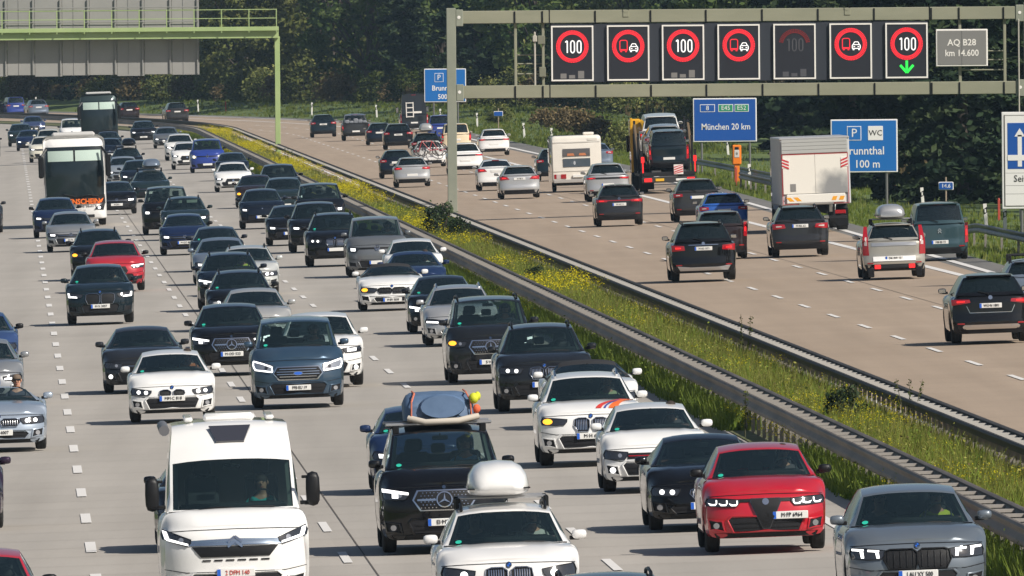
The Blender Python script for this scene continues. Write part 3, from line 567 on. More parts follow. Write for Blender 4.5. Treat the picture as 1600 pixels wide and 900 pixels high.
        if lod>0:
            mb=MB()
            for r_ in range(6):
                for c in range(13):
                    x=-.36*hw+.72*hw*(c+.5*(r_%2))/12.5; z=z0-.34+r_*.045
                    if abs(x)<.40*hw and (x*x+(z-z0+.22)**2)>.02: patch(mb,[(x-.012,z),(x,z-.01),(x+.012,z),(x,z+.01)],fn,.024,.004)
            add('grille_pins',mb,CHROME,kg)
            mb=MB(); patch(mb,rect(.13,.42*hw,z0-.235,z0-.205),fn,.024,.01); patch(mb,rect(-.42*hw,-.13,z0-.235,z0-.205),fn,.024,.01); add('grille_bar',mb,CHROME,kg)
        add_badge(add,fn,'star',0,z0-.22,.125); add_badge(add,fn,'disc',0,z0-.035,.028)
    elif g in('bar','slim','gti'):
        h=.10 if g!='slim' else .055
        mb=MB(); patch(mb,[(-xi-.02,z0-.10-h),(xi+.02,z0-.10-h),(xi+.01,z0-.10),(-xi-.01,z0-.10)],fn,.011,.02); kg=add('grille',mb,PLASTIC)
        mb=MB(); patch(mb,rect(-xi,xi,z0-.105-h*.5,z0-.09-h*.5),fn,.018,.01); add('grille_bar',mb,REDL if g=='gti' else CHROME if g=='bar' else TRIM,kg)
        add_badge(add,fn,D['badge'],0,z0-.12,.062 if g!='slim' else .085)
    elif g=='audi':
        G=[(-.30*hw,z0-.46),(.30*hw,z0-.46),(.42*hw,z0-.26),(.40*hw,z0-.10),(-.40*hw,z0-.10),(-.42*hw,z0-.26)]
        mb=MB(); patch(mb,[(x*1.06,z0-.28+(z-z0+.28)*1.09) for x,z in G],fn,.009,.03); add('grille_frame',mb,CHROME)
        mb=MB(); patch(mb,G,fn,.018,.03); add('grille',mb,PLASTIC); add_badge(add,fn,'rings',0,z0-.165,.05)
    elif g=='shield':
        G=[(-.05,z0-.52),(.05,z0-.52),(.12,z0-.36),(.215,z0-.14),(.20,z0-.09),(-.20,z0-.09),(-.215,z0-.14),(-.12,z0-.36)]
        mb=MB(); patch(mb,[(x*1.08,z0-.28+(z-z0+.28)*1.06) for x,z in G],fn,.032,.05); add('grille_frame',mb,LAMPD)
        mb=MB(); patch(mb,G,fn,.040,.05); kg=add('grille',mb,PLASTIC)
        mb=MB(); patch(mb,rect(-.42*hw,.42*hw,z0-.135,z0-.085),fn,.012,.02); add('grille_bar',mb,PLASTIC)
        add_badge(add,lambda x,z:fn(x,z)-.03,'disc',0,z0-.13,.05)
    elif g=='ford':
        G=hexa(-.52*hw,.52*hw,z0-.42,z0-.17,.22); mb=MB(); patch(mb,[(x*1.05,z0-.295+(z-z0+.295)*1.16) for x,z in G],fn,.010,.03); add('grille_frame',mb,CHROME)
        mb=MB(); patch(mb,G,fn,.018,.03); kg=add('grille',mb,PLASTIC); mb=MB()
        for k in range(4): z=z0-.375+k*.052; e=.40*hw if k in(0,3) else .46*hw; patch(mb,rect(-e,e,z,z+.016),fn,.026,.01)
        add('grille_slats',mb,CHROME,kg); add_badge(add,fn,'oval',0,z0-.30,.058)
    elif g=='camper':
        mb=MB(); patch(mb,[(-.62*hw,z0-.24),(.62*hw,z0-.24),(.66*hw,z0-.17),(.40*hw,z0-.16),(0,z0-.15),(-.40*hw,z0-.16),(-.66*hw,z0-.17)],fn,.014,.03); add('chrome_band',mb,mat('blue_chrome',(.40,.47,.56),.25,.9))
        G=[(-.46*hw,z0-.40),(.46*hw,z0-.40),(.58*hw,z0-.255),(-.58*hw,z0-.255)]; mb=MB(); patch(mb,G,fn,.014,.03); kg=add('grille',mb,PLASTIC)
        mb=MB()
        for k in range(6): patch(mb,rect(-.44*hw+k*.157*hw,-.33*hw+k*.157*hw,z0-.455,z0-.435),fn,.012,.01)
        add('grille_slots',mb,PLASTIC); add_badge(add,fn,'chevrons',0,z0-.185,.10)
    elif g=='big':
        G=hexa(-.42*hw,.42*hw,z0-.40,z0-.11,.3); mb=MB(); patch(mb,G,fn,.014,.03); add('grille',mb,PLASTIC); add_badge(add,fn,'disc',0,z0-.2,.055)
    else: add_badge(add,fn,'disc',0,z0-.08,.03)
    if D.get('low')=='black':
        mb=MB(); patch(mb,[(-.9*hw,gc+.01),(.9*hw,gc+.01),(.93*hw,gc+.2),(-.93*hw,gc+.2)],fn,.013,.02); add('bumper_lower',mb,TRIM)
    # shut line of the bonnet and crease of the bumper
    if lod>0:
        mb=MB()
        for q in strip([(-.93*hw,zn-.045),(-.6*hw,zn-.03),(0,zn-.022),(.6*hw,zn-.03),(.93*hw,zn-.045)],.011): patch(mb,q,fn,.003,.01)
        add('bonnet_seam',mb,PLASTIC)
        mb=MB(); zz=zi1+.035
        if g not in('shield','merc','audi'):
            for q in strip([(-.95*hw,zz+.05),(-.66*hw,zz),(.66*hw,zz),(.95*hw,zz+.05)],.010): patch(mb,q,fn,.003,.01)
            add('bumper_crease',mb,TRIM)
    # number plate
    pz={'kidney_bars':zi1-.06,'kidney_dark':z0-.43,'camper':gc+.32,'ford':gc+.22,'merc':gc+.26,'shield':z0-.34}.get(g,(zi1+.0) if g.startswith('kidney') else gc+.24)
    if g=='kidney_big': pz=z0-.44
    px=.36 if g=='shield' else 0
    return px,pz
def plate_parts(S,add,fn,sg,px,pz,text,lod,yellow=False):
    yy=fn(px,pz); yb=yy+sg*(.050 if sg<0 else .022)
    mb=MB(); mb.bbox(px-.26,px+.26,min(yb,yb-sg*.055),max(yb,yb-sg*.055),pz-.056,pz+.056,.006); k=add('number_plate',mb,PLATEY if yellow else PLATE)
    if lod>0 and not yellow:
        ex=px-(.235 if sg<0 else -.235); y2=yb+sg*.003
        mb=MB(); mb.box(ex-.024,ex+.024,min(yb-sg*.01,y2),max(yb-sg*.01,y2),pz-.052,pz+.052); add('country_strip',mb,EU,k)
    return k,(px,yb+sg*.004,pz)
# ---------------------------------------------------------------- terrain and carriageways
def terrain():
    mb=MB(); us=[-3500,-1200,-500,-200,-90,-45,-30,-26,-23,-20.5,-10,0,8,15.5,17,18.5,20,22,24,26,30,40,60,110,250,600,1500,3500]
    Ys=[-200,0,120]+list(range(180,2500,40))+[2700,3200,4200,6000]
    for Y in Ys:
        for u in us: mb.v.append((RX(min(Y,2400))+u,Y,GZ(u,min(Y,2400))-.12 if -20.5<=u<=EDGE(Y)+.3 else GZ(u,min(Y,2400))-.03+.10*math.sin(u*1.3+Y*.11)*(1 if u>EDGE(Y)+2 else 0)))
    n=len(us)
    for i in range(len(Ys)-1):
        for j in range(n-1): a=i*n+j; mb.f.append((a,a+1,a+n+1,a+n))
    m=noisy('grass_ground',(.050,.085,.016),(.135,.165,.035),.35,.95,c3=(.085,.125,.024),detail=8)
    o=mb.obj('ground',m,None,60); o['kind']='structure'
terrain()
def roadmat(name,c1,c2,lane0):
    m,t,b=new_mat(name); N=t.nodes; L=t.links
    tc=N.new('ShaderNodeTexCoord'); 
    def nz(sc,st,d=5):
        mp=N.new('ShaderNodeMapping'); mp.inputs['Scale'].default_value=st; n=N.new('ShaderNodeTexNoise'); n.inputs['Scale'].default_value=sc; n.inputs['Detail'].default_value=d; n.inputs['Roughness'].default_value=.6
        L.new(tc.outputs['Object'],mp.inputs[0]); L.new(mp.outputs[0],n.inputs[0]); return n.outputs[0]
    mx=N.new('ShaderNodeMixRGB'); mx.inputs[1].default_value=(*c1,1); mx.inputs[2].default_value=(*c2,1)
    a=nz(.9,(1,.012,1),6); bb=nz(.22,(1,.25,1),4); c=nz(14,(1,1,1),3)
    s1=N.new('ShaderNodeMath'); s1.operation='ADD'; s2=N.new('ShaderNodeMath'); s2.operation='ADD'; mr=N.new('ShaderNodeMapRange'); mr.inputs[1].default_value=1.15; mr.inputs[2].default_value=1.85
    L.new(a,s1.inputs[0]); L.new(bb,s1.inputs[1]); L.new(s1.outputs[0],s2.inputs[0]); L.new(c,s2.inputs[1]); L.new(s2.outputs[0],mr.inputs[0]); L.new(mr.outputs[0],mx.inputs[0])
    # wheel-polished tracks in every lane, slab to slab difference in tone, oil drips
    def mth(op,a,b_=None,c_=None):
        n=N.new('ShaderNodeMath'); n.operation=op
        for k,q in enumerate((a,b_,c_)):
            if q is None: continue
            if isinstance(q,(int,float)): n.inputs[k].default_value=q
            else: L.new(q,n.inputs[k])
        return n.outputs[0]
    at=N.new('ShaderNodeAttribute'); at.attribute_name='across'; lw=3.75 if lane0<0 else 3.35
    t_=mth('FRACT',mth('DIVIDE',mth('SUBTRACT',at.outputs['Fac'],lane0),lw)); trk=mth('POWER',mth('ABSOLUTE',mth('SINE',mth('MULTIPLY',t_,2*math.pi))),3.0); mid=mth('POWER',mth('SINE',mth('MULTIPLY',t_,math.pi)),16.0)
    sx=N.new('ShaderNodeSeparateXYZ'); L.new(tc.outputs['Object'],sx.inputs[0]); cx=N.new('ShaderNodeCombineXYZ'); L.new(mth('FLOOR',mth('DIVIDE',mth('SUBTRACT',at.outputs['Fac'],lane0),lw)),cx.inputs[0]); L.new(mth('FLOOR',mth('DIVIDE',sx.outputs[1],5.0)),cx.inputs[1])
    wn=N.new('ShaderNodeTexWhiteNoise'); L.new(cx.outputs[0],wn.inputs[0])
    f_=mth('MULTIPLY',mth('SUBTRACT',1.0,mth('MULTIPLY',trk,.07)),mth('SUBTRACT',1.0,mth('MULTIPLY',mid,mth('MULTIPLY',bb,.12)))); f_=mth('MULTIPLY',f_,mth('ADD',.965,mth('MULTIPLY',wn.outputs[0],.06)))
    vmx=N.new('ShaderNodeVectorMath'); vmx.operation='SCALE'; L.new(mx.outputs[0],vmx.inputs[0]); L.new(f_,vmx.inputs['Scale']); L.new(vmx.outputs[0],b.inputs['Base Color']); b.inputs['Roughness'].default_value=.85; b.inputs['Specular IOR Level'].default_value=.25
    return m
RL=roadmat('concrete_left',(.358,.327,.287),(.435,.398,.352),-20.3); RRm=roadmat('concrete_right',(.345,.266,.196),(.415,.322,.240),.63); ASP=noisy('asphalt_grey',(.13,.125,.115),(.18,.17,.155),1.2,.9,stretch=(1,.05,1))
ribbon('carriageway_left',-20.5,-.32,100,2400,0,RL); ribbon('carriageway_right',3.02,lambda Y:EDGE(Y)-(1.4 if Y<1000 else 2.2),100,2400,0,RRm); ribbon('hard_shoulder_right',lambda Y:EDGE(Y)-(1.4 if Y<1000 else 2.2),EDGE,100,2400,-.004,ASP)
ribbon('median_ground',-.32,3.02,100,2400,.015,noisy('median_soil',(.10,.085,.05),(.20,.165,.105),2.5,.95,c3=(.10,.12,.035)))
ribbon('edge_line',-1.38,-1.20,100,1600,.012,ROADW); ribbon('edge_line',3.42,3.56,100,1700,.012,ROADW); ribbon('edge_line',13.82,14.10,430,1700,.012,ROADW)
ribbon('edge_line',lambda Y:EDGE(Y)-(1.15 if Y<1000 else 1.9),lambda Y:EDGE(Y)-(.90 if Y<1000 else 1.6),100,1700,.012,ROADW)
JT=mat('joint_sealant',(.11,.095,.08),.9)
for u in (-8.72,10.75): ribbon('joint_line',u,u+(.022),100,1300,.008,JT)
jm=MB()                                     # sealed joints across the slabs
for i in range(150):
    Y=225+i*5.0
    for u0,u1 in ((-20.4,-.36),(3.05,EDGE(Y)-1.5)):
        k=len(jm.v)
        for yy in (Y,Y+.035):
            for q in range(3): u=u0+(u1-u0)*q/2; jm.v.append((RX(yy)+u,yy,.028*u+.008))
        jm.f+= [(k,k+1,k+4,k+3),(k+1,k+2,k+5,k+4)]
o=jm.obj('slab_joints',mat('joint_faint',(.20,.175,.145),.9)); o['kind']='stuff'
dash_me=None
def dashes(u,w_,y0,y1,ph):
    global dash_me
    Y=y0+ph
    while Y<y1:
        mb=MB()
        for yy in (Y,Y+6.0):
            for x in (u-w_/2,u+w_/2): mb.v.append((RX(yy)+x-RX(Y)-u,yy-Y,.028*(x-u)))
        mb.f=[(0,1,3,2)]; o=mb.obj('lane_dash',ROADW,None,loc=(RX(Y)+u,Y,.028*u+.014)); o['kind']='structure'; Y+=18
dashes(-12.80,.165,204,1420,3.2); dashes(-9.02,.135,204,1420,10.2); dashes(-5.28,.135,204,1420,1.2); dashes(7.38,.135,400,1560,5.0); dashes(10.45,.135,400,1560,12.0)
# ---------------------------------------------------------------- crash barriers in the median
GALV=noisy('weathered_steel',(.075,.061,.050),(.170,.142,.118),1.1,.6,stretch=(1,.15,1),metal=.25); GALVD=noisy('weathered_steel_shaded',(.024,.021,.019),(.055,.048,.043),1.1,.7,stretch=(1,.2,1)); SPC=noisy('spacer_steel',(.25,.225,.20),(.36,.33,.295),1.5,.6); SPCL=noisy('spacer_pale',(.40,.375,.34),(.52,.49,.45),1.5,.6); POSTM=noisy('post_steel',(.16,.14,.125),(.27,.245,.215),2,.6)  # GALVD: steel darkened to paint in the shaded side of the right barrier's rails
def beam(name,u,sg,Y0,Y1,parent,m,zt=.78,zb=.46,rnd_=.06):
    """W-profile rail along the road; sg = side its face looks to"""
    prof=[(0,zt-.02),(.03,zt),(.075,zt),(.10,zt-.035),(.085,zt-.075),(.03,zt-.13),(.03,zt-.16),(.085,zt-.21),(.10,zt-.26),(.07,zb+.01),(.0,zb)]
    if zb>.5: prof=prof[:7]+[(.0,zt-.18)]
    mb=MB(); n=int((Y1-Y0)/8)
    for i in range(n+1):
        Y=Y0+(Y1-Y0)*i/n
        for a,z in prof: uu=u+sg*a; mb.v.append((RX(Y)+uu,Y,.028*uu+z))
    k=len(prof)
    for i in range(n):
        for j in range(k-1): a=i*k+j; mb.f.append((a,a+1,a+k+1,a+k))
    return mb.obj(name,m,parent,50)
def barrier(name,label,u0,u1,pitch,Y0,Y1,sm,postz,near0):
    root=empty(name,label,'crash barrier',P((u0+u1)/2,Y0),(0,0,0),None); off=root.location
    def fix(o): o.matrix_parent_inverse=Matrix.Translation(-Vector(off)); return o
    fix(beam('rail',u0+.10,-1,Y0,Y1,root,GALV if pitch>2.5 else GALVD,zb=.46 if pitch>2.5 else .60)); fix(beam('rail',u1-.10,1,Y0,Y1,root,GALV if pitch>2.5 else GALVD))
    lowm=GALVD
    mb=MB(); mb.box(-(u1-u0)/2+.10,(u1-u0)/2-.10,-.09,.09,-.028,.02) if pitch>2.5 else mb.box(-(u1-u0)/2+.10,(u1-u0)/2-.10,-.10,.10,-.02,.018); sme=mb.mesh('spacer',sm); mb=MB(); mb.box(-.035,.035,-.05,.05,-.36,.36); pme=mb.mesh('post',POSTM)
    rest=MB(); nsp=0; i=0; Y=near0
    um=(u0+u1)/2
    while Y<Y1:
        z=.028*um+.722
        if nsp<300:
            o=link('spacer',sme,root,None,(RX(Y)+um-off[0],Y-off[1],z-off[2])); nsp+=1
            for uu in ((u0+.14),(u1-.14)):
                if nsp<150 or uu<um: link('post',pme,root,None,(RX(Y)+uu-off[0],Y+.15-off[1],.028*uu+.36-off[2]))
        else: x=RX(Y)+um-off[0]; rest.box(x-(u1-u0)/2+.1,x+(u1-u0)/2-.1,Y-.13-off[1],Y+.13-off[1],z-.018-off[2],z+.018-off[2])
        Y+=pitch
    if rest.v: o=rest.obj('spacers_far',sm,root); o['kind']='stuff'
    # dark inner floor strip of the trough, seen between the spacers
    return root
barrier('crash_barrier','double weathered steel crash barrier with ladder of spacers beside the oncoming lanes',-.10,.46,2.67,150,1700,SPC,.4,222.0)
barrier('crash_barrier','double steel crash barrier with pale spacers beside the lanes driving away',2.40,2.95,2.0,150,1750,SPCL,.4,300.0)
def side_rail(label,pts,turn):
    """single guardrail on posts; pts = (u, Y) list, one end turned down"""
    root=empty('guardrail',label,'guardrail',P(*pts[0]),(0,0,0),'guardrails on the right verge'); off=Vector(root.location)
    prof=[(-.04,.75),(0,.76),(.045,.72),(.04,.66),(-.01,.61),(.045,.55),(.04,.48),(-.04,.44)]
    q=[]
    for (u,Y),(u2,Y2) in zip(pts,pts[1:]):
        for i in range(6): q.append((u+(u2-u)*i/6,Y+(Y2-Y)*i/6))
    q.append(pts[-1]); mb=MB(); k=len(prof)
    for i,(u,Y) in enumerate(q):
        dz=-.5*max(0,1-i/5)**1.5 if turn else 0
        for a,z in prof: x,y,zz=P(u-a,Y,z+dz); mb.v.append((x-off.x,y-off.y,zz-off.z))
    for i in range(len(q)-1):
        for j in range(k-1): a=i*k+j; mb.f.append((a,a+1,a+k+1,a+k))
    mb.obj('rail',noisy('galvanised_rail',(.13,.135,.14),(.23,.235,.24),1.5,.5,metal=.4),root,50)
    mb=MB(); mb.box(-.04,.04,-.05,.05,0,.66); pm=mb.mesh('post',POSTM)
    for i in range(2,len(q),2): x,y,z=P(*q[i]); link('post',pm,root,None,(x-off.x+.06,y-off.y,z-off.z-.05))
side_rail('guardrail rising from the ground beside the teal grey compact van',[(19.0,672),(19.3,655),(19.4,625),(19.6,560),(19.8,480),(20,400)],True)
side_rail('guardrail end curving down below the orange emergency phone',[(20.2,790),(19.9,806),(19.6,830),(19.5,860),(19.6,880)],True)
side_rail('long guardrail behind the orange emergency phone under the blue direction sign',[(22.3,850),(22.2,880),(22.0,930),(22.0,1000),(22.2,1080)],True)
# ---------------------------------------------------------------- gantries
GG=noisy('olive_grey_paint',(.235,.235,.165),(.285,.28,.20),1.2,.55,stretch=(.3,1,1)); GGP=noisy('post_green_grey',(.22,.235,.185),(.27,.28,.22),.8,.55); PANEL=mat('sign_black',(.018,.019,.026),.45); WFR=mat('sign_frame_white',(.80,.77,.72),.5)
LR=mat('led_red',(.3,.01,.01),.5,emit=(1,.025,.045),es=1.0); LRD=mat('led_red_dim',(.16,.012,.015),.6,emit=(1,.05,.05),es=.05); LW=mat('led_white',(.6,.6,.6),.5,emit=(1,.95,.92),es=.72); LWD=mat('led_grey',(.075,.075,.085),.6); LG=mat('led_green',(.01,.3,.02),.5,emit=(.03,1,.10),es=.95)
GX,GY=10.0,763.0
g=empty('sign_gantry','olive grey steel gantry with two beams over the right carriageway','gantry',(GX,GY,.05))
def gb(name,m,*b,par=None,bev=.02): mb=MB(); mb.bbox(b[0]-GX,b[1]-GX,b[2],b[3],b[4]-.05,b[5]-.05,bev); return mb.obj(name,m,par or g)
gb('post',GGP,-2.52,-2.14,-.19,.19,.0,8.62); gb('post',GGP,20.42,20.86,-.19,.19,-.6,8.66)
for z0,z1 in ((7.99,8.50),(5.02,5.53)):
    gb('beam',GG,-1.99,20.1,-.16,.16,z0,z1); gb('end_plate',GGP,-2.14,-1.85,-.20,.20,z0-.10,z1+.06); gb('end_plate',GGP,20.1,20.42,-.20,.20,z0-.10,z1+.06)
    for x in (-2.02,20.26):
        mb=MB(); mb.lathe([(-.215,.001),(-.215,.06),(-.19,.075)],'y',10,(x-GX,0,(z0+z1)/2-.05)); mb.obj('bolt',WFR,g)
    for i,x in enumerate((.2,1.30,3.40,5.60,7.80,10.03,12.25,14.48,16.75,17.85,19.62)):
        mb=MB(); mb.bbox(x-GX-.03,x-GX+.03,-.20,-.155,z0+.0-.05,z1-.03-.05,.008); mb.add([(x-GX-.10,-.19,z0+.06-.05),(x-GX+.03,-.19,z0+.14-.05),(x-GX+.10,-.19,z0+.20-.05),(x-GX-.03,-.19,z0+.10-.05)],[(0,1,2,3)]); mb.obj('bracket',PLASTIC,g)
for x in (1.58,16.68):
    gb('seam',PLASTIC,x-.02,x+.02,-.175,.175,7.97,8.53,bev=.004); gb('seam',PLASTIC,x-.02,x+.02,-.175,.175,5.0,5.56,bev=.004)
for x in (4.62,13.42): mb=MB(); mb.lathe([(-.20,.12),(-.14,.12)],'y',12,(x-GX,0,8.45)); mb.bbox(x-GX-.12,x-GX+.12,-.19,-.15,8.16,8.44,.01); mb.obj('lifting_lug',GG,g)
for x in (.22,1.32,17.88,19.66): gb('upright',GG,x-.06,x+.06,.02,.14,5.5,8.02)
gb('pipe',mat('pipe_pale',(.45,.42,.36),.5),20.18,20.24,-.28,-.22,.0,8.0); gb('antenna_pole',mat('pipe_pale',(.45,.42,.36),.5),.95,1.03,-.02,.06,5.5,7.65); gb('camera_head',mat('pipe_pale',(.45,.42,.36),.5),.90,1.08,-.10,.08,7.25,7.50)
for z in (5.95,6.35,6.70): gb('walkway_rail',GG,.28,1.5,.4,.45,z,z+.06); gb('walkway_rail',GG,17.9,19.7,.4,.45,z,z+.06)
gb('control_box',mat('box_olive',(.18,.18,.13),.6),1.15,1.42,-.1,.12,5.85,6.25); gb('control_box',mat('box_olive',(.18,.18,.13),.6),1.10,1.40,-.1,.12,7.15,7.5)
gb('sign_housing',mat('housing_dark',(.022,.026,.036),.6),1.62,16.62,-.10,.35,5.62,7.96)
def ledring(m,cx,cz,r,y,parent,rows=(.0,.5,1.0),n=62):
    mb=MB()
    for k,t in enumerate(rows):
        rr=r-.115*t
        for i in range(n):
            a=2*math.pi*(i+.5*(k%2))/n; x,z=cx+rr*math.cos(a),cz+rr*math.sin(a); mb.prism([(x+.030*math.cos(b),z+.030*math.sin(b)) for b in (.5,1.55,2.6,3.65,4.7,5.75)],y-.012,y)
    return mb.obj('led_ring',m,parent)
def ledlines(name,lines,m,y,parent,w_=.035):
    mb=MB()
    for pts in lines:
        for q in strip(pts,w_): mb.prism(q,y-.012,y)
    return mb.obj(name,m,parent)
def arc(cx,cz,rx,rz,a0,a1,n=8): return [(cx+rx*math.cos(R(a0+(a1-a0)*i/n)),cz+rz*math.sin(R(a0+(a1-a0)*i/n))) for i in range(n+1)]
def digits100(m,x,z,y,parent):
    L_=[[(x-.30,z+.17),(x-.22,z+.23),(x-.22,z-.25)]]
    for cx in (x-.01,x+.25): L_.append(arc(cx,z+.12,.075,.11,0,180)+arc(cx,z-.14,.075,.11,180,360)+[(cx+.075,z+.12)])
    ledlines('speed_figures',L_,m,y,parent,.05)
PX=[1.64,3.86,6.04,8.25,10.47,12.70,14.92]; KIND=['100','truck','100','truck','off','truck','100g']
SGN={'100':'sign showing 100 in a red ring','truck':'red lorry and white car sign','off':'switched off sign with faint grey 100','100g':'sign showing 100 above a green arrow'}
WHERE=['leftmost on the gantry','second from the left on the gantry','third from the left on the gantry','fourth from the left on the gantry','fifth on the gantry','beside the switched off one','rightmost on the gantry']
for i,(x0,k) in enumerate(zip(PX,KIND)):
    cx=x0+.84; s=empty('electronic_sign',SGN[k]+', '+WHERE[i],'electronic sign',(cx,GY-.10,6.78),(0,0,0),'electronic signs on the gantry')
    mb=MB(); mb.bbox(-.80,.80,-.10,-.005,-1.06,1.06,.02); mb.obj('panel',PANEL,s)
    mb=MB()
    for q in (rect(-.84,.84,1.04,1.10),rect(-.84,.84,-1.10,-1.04),rect(-.84,-.78,-1.04,1.04),rect(.78,.84,-1.04,1.04)): mb.prism(q,-.125,-.02)
    mb.obj('frame',WFR,s); y=-.102
    dim=k=='off'
    if dim:
        mb=MB()
        for t in (0,.5,1):
            for j in range(24): a=R(12+156*j/23); rr=.60-.115*t; xx,zz=rr*math.cos(a),.27+rr*math.sin(a); mb.prism([(xx+.028*math.cos(b),zz+.028*math.sin(b)) for b in (.5,1.55,2.6,3.65,4.7,5.75)],y-.012,y)
        mb.obj('led_ring',LRD,s); digits100(LWD,.0,.27,y,s)
    else:
        ledring(LR,0,.27,.62,y,s)
        if k.startswith('100'): digits100(LW,.02,.27,y,s)
        else:
            ledlines('lorry_symbol',[[(-.33,.10),(-.33,.46),(-.28,.50),(-.09,.50),(-.04,.46),(-.04,.10),(-.33,.10)],[(-.31,.13),(-.06,.13)]],LR,y,s,.035); mb=MB(); [mb.prism(rect(a-.035,a+.035,.03,.10),y-.012,y) for a in (-.28,-.09)]; mb.obj('lorry_wheels',LR,s)
            ledlines('car_symbol',[[(.06,.10),(.06,.22),(.10,.26),(.15,.36),(.29,.36),(.34,.26),(.38,.22),(.38,.10),(.06,.10)],[(.08,.25),(.36,.25)],[(.10,.17),(.17,.17)],[(.27,.17),(.34,.17)]],LW,y,s,.035); mb=MB(); [mb.prism(rect(a-.035,a+.035,.03,.10),y-.012,y) for a in (.11,.33)]; mb.obj('car_wheels',LW,s)
    if k=='100g':
        ledlines('arrow_symbol',[[(.0,-.40),(.0,-.86)],[(-.26,-.58),(.0,-.88),(.26,-.58)]],LG,y,s,.10)
    if k in('100','off'):
        mb=MB()
        for a,h in ((-.36,.20),(-.02,.14),(.34,.30)): mb.prism(rect(a-.12,a+.12,-1.0,-1.0+h),y-.006,y)
        mb.obj('worn_letters',mat('worn_white',(.19,.18,.17),.7) if k=='100' else LWD,s)
s=empty('kilometre_board','grey board reading AQ B28 km 14.600 at the right end of the gantry','sign',(17.95,GY-.25,6.87))
mb=MB(); mb.bbox(-1.03,1.03,-.04,.04,-.74,.74,.02); mb.obj('rim',WFR,s); mb=MB(); mb.bbox(-.97,.97,-.055,-.03,-.68,.68,.01); k=mb.obj('face',mat('board_grey',(.20,.195,.185),.6),s)
letter('lettering','AQ B28',.36,WFR,s,(-.0,-.062,.20),sx=.95,bold=.006); letter('lettering','km 14.600',.36,WFR,s,(.0,-.062,-.22),sx=.88,bold=.006)
mb=MB(); mb.bbox(-.012,.012,-.062,-.05,-.68,.68,.004); mb.obj('panel_seam',mat('board_seam',(.12,.12,.115),.7),s)
# green gantry over the oncoming lanes (seen from behind)
GRN=noisy('pale_green_paint',(.30,.40,.16),(.36,.45,.20),.8,.55); BACK=noisy('board_back',(.255,.25,.235),(.31,.30,.28),.8,.6,stretch=(.4,1,.4)); BACK2=noisy('board_back_low',(.34,.32,.29),(.42,.385,.345),.7,.6)
LX,LY=-24.0,1190.0; g2=empty('sign_gantry','pale green gantry over the oncoming lanes carrying grey sign backs','gantry',(LX,LY,0))
def lb(name,m,*b,bev=.015,par=None): mb=MB(); mb.bbox(b[0]-LX,b[1]-LX,b[2],b[3],b[4],b[5],bev); return mb.obj(name,m,par or g2)
lb('post',GRN,-14.58,-14.26,-.16,.16,-.2,7.5); lb('beam',GRN,-46,-14.33,-.45,.45,7.40,7.98); lb('walkway_edge',GRN,-46,-14.31,-.75,-.45,7.86,8.12); lb('post',GRN,-46.2,-45.8,-.16,.16,-1,7.5)
for i in range(19): x=-14.45-1.70*i; lb('railing_post',GRN,x-.03,x+.03,-.74,-.68,7.75,9.22,bev=.008)
for z in (8.62,9.16): lb('railing_bar',GRN,-46,-14.42,-.735,-.685,z,z+.05,bev=.006)
mb=MB()
for z in (8.05,8.45,9.35): mb.bbox(-38-LX,-19.3-LX,.55,.585,z,z+.06,.01)
s2=mb.obj('sign_back',mat('seam_grey',(.25,.245,.235),.6),g2,None,(0,0,0))
for i in range(11):
    x1=-19.27-1.70*i; mb=MB(); mb.bbox(x1-1.68-LX,x1-LX,.72,.78,5.18+.05*math.sin(i*2.3),9.95,.008); mb.obj('panel',BACK,s2)
    mb=MB(); mb.bbox(x1-.05-.10-LX,x1+.03-.10-LX,.59,.715,5.25,9.9,.012); mb.obj('stiffener',mat('stiffener_grey',(.27,.265,.25),.5,.3),s2)
    if i%2==0: mb=MB(); mb.bbox(x1-1.0-LX,x1-.97-LX,.69,.715,5.25,9.9,.006); mb.obj('seam',mat('seam_grey',(.25,.245,.235),.6),s2)
# ---------------------------------------------------------------- road signs and small street furniture
BLUE=mat('sign_blue',(.006,.075,.33),.45); BLUE2=mat('sign_blue_light',(.006,.13,.42),.45); SWH=mat('sign_white',(.72,.71,.69),.5); SGR=mat('sign_green',(.02,.25,.13),.5); POLE=mat('pole_grey',(.17,.17,.165),.5,.4)
def board(name,label,cx,Y,x0,x1,z0,z1,zg,posts,face=BLUE,rimw=.06):
    s=empty(name,label,'road sign',(cx,Y,zg)); w_,h=(x1-x0)/2,(z1-z0)/2; zc=(z0+z1)/2-zg
    mb=MB(); mb.bbox(-w_,w_,-.02,.04,zc-h,zc+h,.02); mb.obj('rim',SWH,s); mb=MB(); mb.bbox(-w_+rimw,w_-rimw,-.032,-.01,zc-h+rimw,zc+h-rimw,.008); mb.obj('face',face,s)
    for p in posts: mb=MB(); mb.tube([(p-cx,.09,-.3),(p-cx,.09,zc+h*.9)],.06,8); mb.obj('post',POLE,s)
    return s,zc
s,zc=board('direction_sign','blue direction sign reading München 20 km on two posts',11.16,1000,9.50,12.82,1.83,4.11,GZ(21.0+2.6,1000),(9.95,12.45))
letter('lettering','München 20 km',.46,SWH,s,(.05,-.038,zc-.36),sx=.86,bold=.004)
def tag_box(s,x,z,w_,h,txt,m,size,lm=SWH):
    mb=MB(); mb.bbox(x-w_/2,x+w_/2,-.045,-.03,z-h/2,z+h/2,.006); k=mb.obj('number_field',SWH,s); mb=MB(); mb.bbox(x-w_/2+.03,x+w_/2-.03,-.052,-.04,z-h/2+.03,z+h/2-.03,.006); mb.obj('number_field_face',m,k); letter('lettering',txt,size,lm,s,(x,-.058,z))
tag_box(s,-.90,zc+.62,.78,.40,'8',BLUE,.34); tag_box(s,.05,zc+.62,.78,.40,'E45',SGR,.32); tag_box(s,.88,zc+.62,.74,.40,'E52',SGR,.32)
